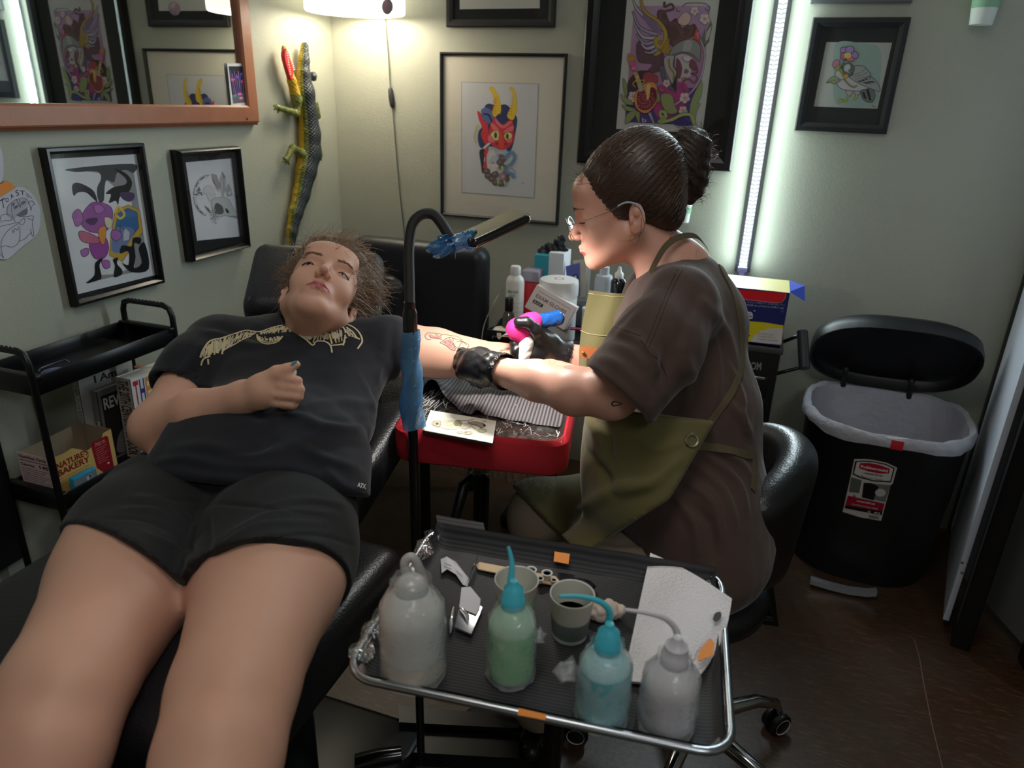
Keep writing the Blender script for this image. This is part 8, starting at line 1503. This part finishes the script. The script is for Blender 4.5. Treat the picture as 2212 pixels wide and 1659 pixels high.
Y = 2.15; cc2 = at(1086, 697, Y); cc2[2] = SZ+.004; t = thing('round_sponge', 'round speckled sponge in a dish at the front of the supply tray', 'sponge', cc2); b = MB(); b.lathe(cc2, [(.0001, 0), (.032, 0), (.034, .02), (.034, .032), (.028, .040), (.0001, .042)], n=32); link('sponge', b, mat('speckled_sponge', (226, 208, 170), .8, noise=(130, .9, (240, 240, 230))), t)
Y = 2.45; a_ = at(1222, 600, Y); t = thing('card_holder', 'stack of upright price cards and leaflets with a blue edge behind the tub', 'cards', (at(1245, 600, Y)[0], Y, SZ))
for k, (q, m_) in enumerate(((((1222, 575), (1252, 568), (1252, 640), (1228, 645)), mat('blue_card', (108, 110, 190), .5)), (((1238, 563), (1268, 560), (1264, 640), (1248, 645)), mat('cream_card', (214, 208, 190), .6)), (((1262, 578), (1276, 580), (1272, 645), (1262, 645)), mat('clear_card', (196, 200, 206), .3)))): b = MB(); b.prism([onY(Y+.012*k)(*p) for p in q], (0, .002, 0)); link('card', b, m_, t)
d = Decal(onY(Y-.002)); d.disc((1243, 598), 6, (60, 66, 130)); d.disc((1243, 598), 3, (210, 214, 226)); link('card_print', d, None, t)
b = MB(); c = at(1248, 655, Y); b.box((c[0], Y+.015, (SZ+c[2])/2), (.09, .06, abs(c[2]-SZ)+.01), bev=.003); link('holder_base', b, mat('clear_acrylic', (150, 154, 166), .15, trans=.5), t)
Y = 2.48; SZ0 = SZ; SZ = WZ; x_ = at(1305, 600, Y)[0]; zc = at(1305, 592, Y)[2]; hh = zc-SZ; t, c = cyl_thing('squeeze_bottle', 'empty milky squeeze bottle with upright nozzle behind the apron bib', 'bottle', x_, Y, [(.0001, 0), (.032, 0), (.033, .004), (.033, hh*.85), (.028, hh*.97), (.016, hh)], mat('milky_plastic', (214, 220, 228), .4, trans=.25)); b = MB(); b.lathe(c+(0, 0, hh), [(.017, 0), (.017, .026), (.008, .03), (.005, .05), (.0045, .075), (.0001, .076)], n=24); link('nozzle_cap', b, MATS['milky_plastic'], t)
Y = 2.44; x_ = at(1337, 600, Y)[0]; zc = at(1337, 600, Y)[2]; hh = zc-SZ; t, c = cyl_thing('ink_bottle', 'round ink bottle with black shoulder and white twist cap behind the apron bib', 'bottle', x_, Y, [(.0001, 0), (.026, 0), (.027, .003), (.027, hh*.7), (.027, hh*.92), (.02, hh*1.0), (.012, hh)], mat('ink_black_bottle', (18, 18, 26), .15, coat=1)); b = MB(); b.lathe(c, [(.0275, hh*.1), (.0275, hh*.62)], n=36, cap=False); link('label', b, mat('label_white', (214, 214, 216), .5), t); b = MB(); b.lathe(c+(0, 0, hh), [(.015, 0), (.015, .016), (.008, .022), (.005, .038), (.0001, .04)], n=24); link('twist_cap', b, M_wp, t)
SZ = SZ0; Y = 2.2; x_ = at(1272, 690, Y)[0]; zc = at(1272, 665, Y)[2]; t, c = cyl_thing('jar', 'small lidded jar with black lettering half hidden by the apron bib', 'jar', x_, Y, [(.0001, 0), (.022, 0), (.023, .003), (.023, zc-SZ-.012), (.020, zc-SZ-.01), (.024, zc-SZ-.009), (.024, zc-SZ), (.0001, zc-SZ)], mat('jar_white', (206, 208, 204), .35)); b = MB(); b.lathe(c, [(.0236, .012), (.0236, .045)], n=32, cap=False); link('dark_label', b, ink((30, 30, 32)), t)
b = MB(); p_ = at(1250, 712, 2.16); b.tube([p_-(.03, 0, 0), p_+(.03, .01, .002)], .005); o = link('marker_pen', b, mat('magenta_pen', (170, 30, 110), .3)); tag(o, 'magenta marker pen lying on the supply tray beside the apron', 'pen')
b = MB(); f = onY(2.7); b.tube(crom([at(1090, 622, 2.5), at(1075, 640, 2.5), at(1058, 672, 2.4), at(1045, 705, 2.3), at(1040, 740, 2.25)], 6, False), .0016, n=6); o = link('thin_cable', b, mat('pale_cable', (160, 156, 146), .5)); tag(o, 'thin pale cable hanging behind the white soap bottle', 'cable')
d = Decal(onY(sy0-.0035)); d.text('NCIN', ((1212, 728), (1220, 726), (1216, 758), (1206, 757)), (150, 150, 150), True); link('side_lettering', d, None, [o for o in S.objects if o.name.startswith('supply_tray')][0])
bpy.context.view_layer.update()
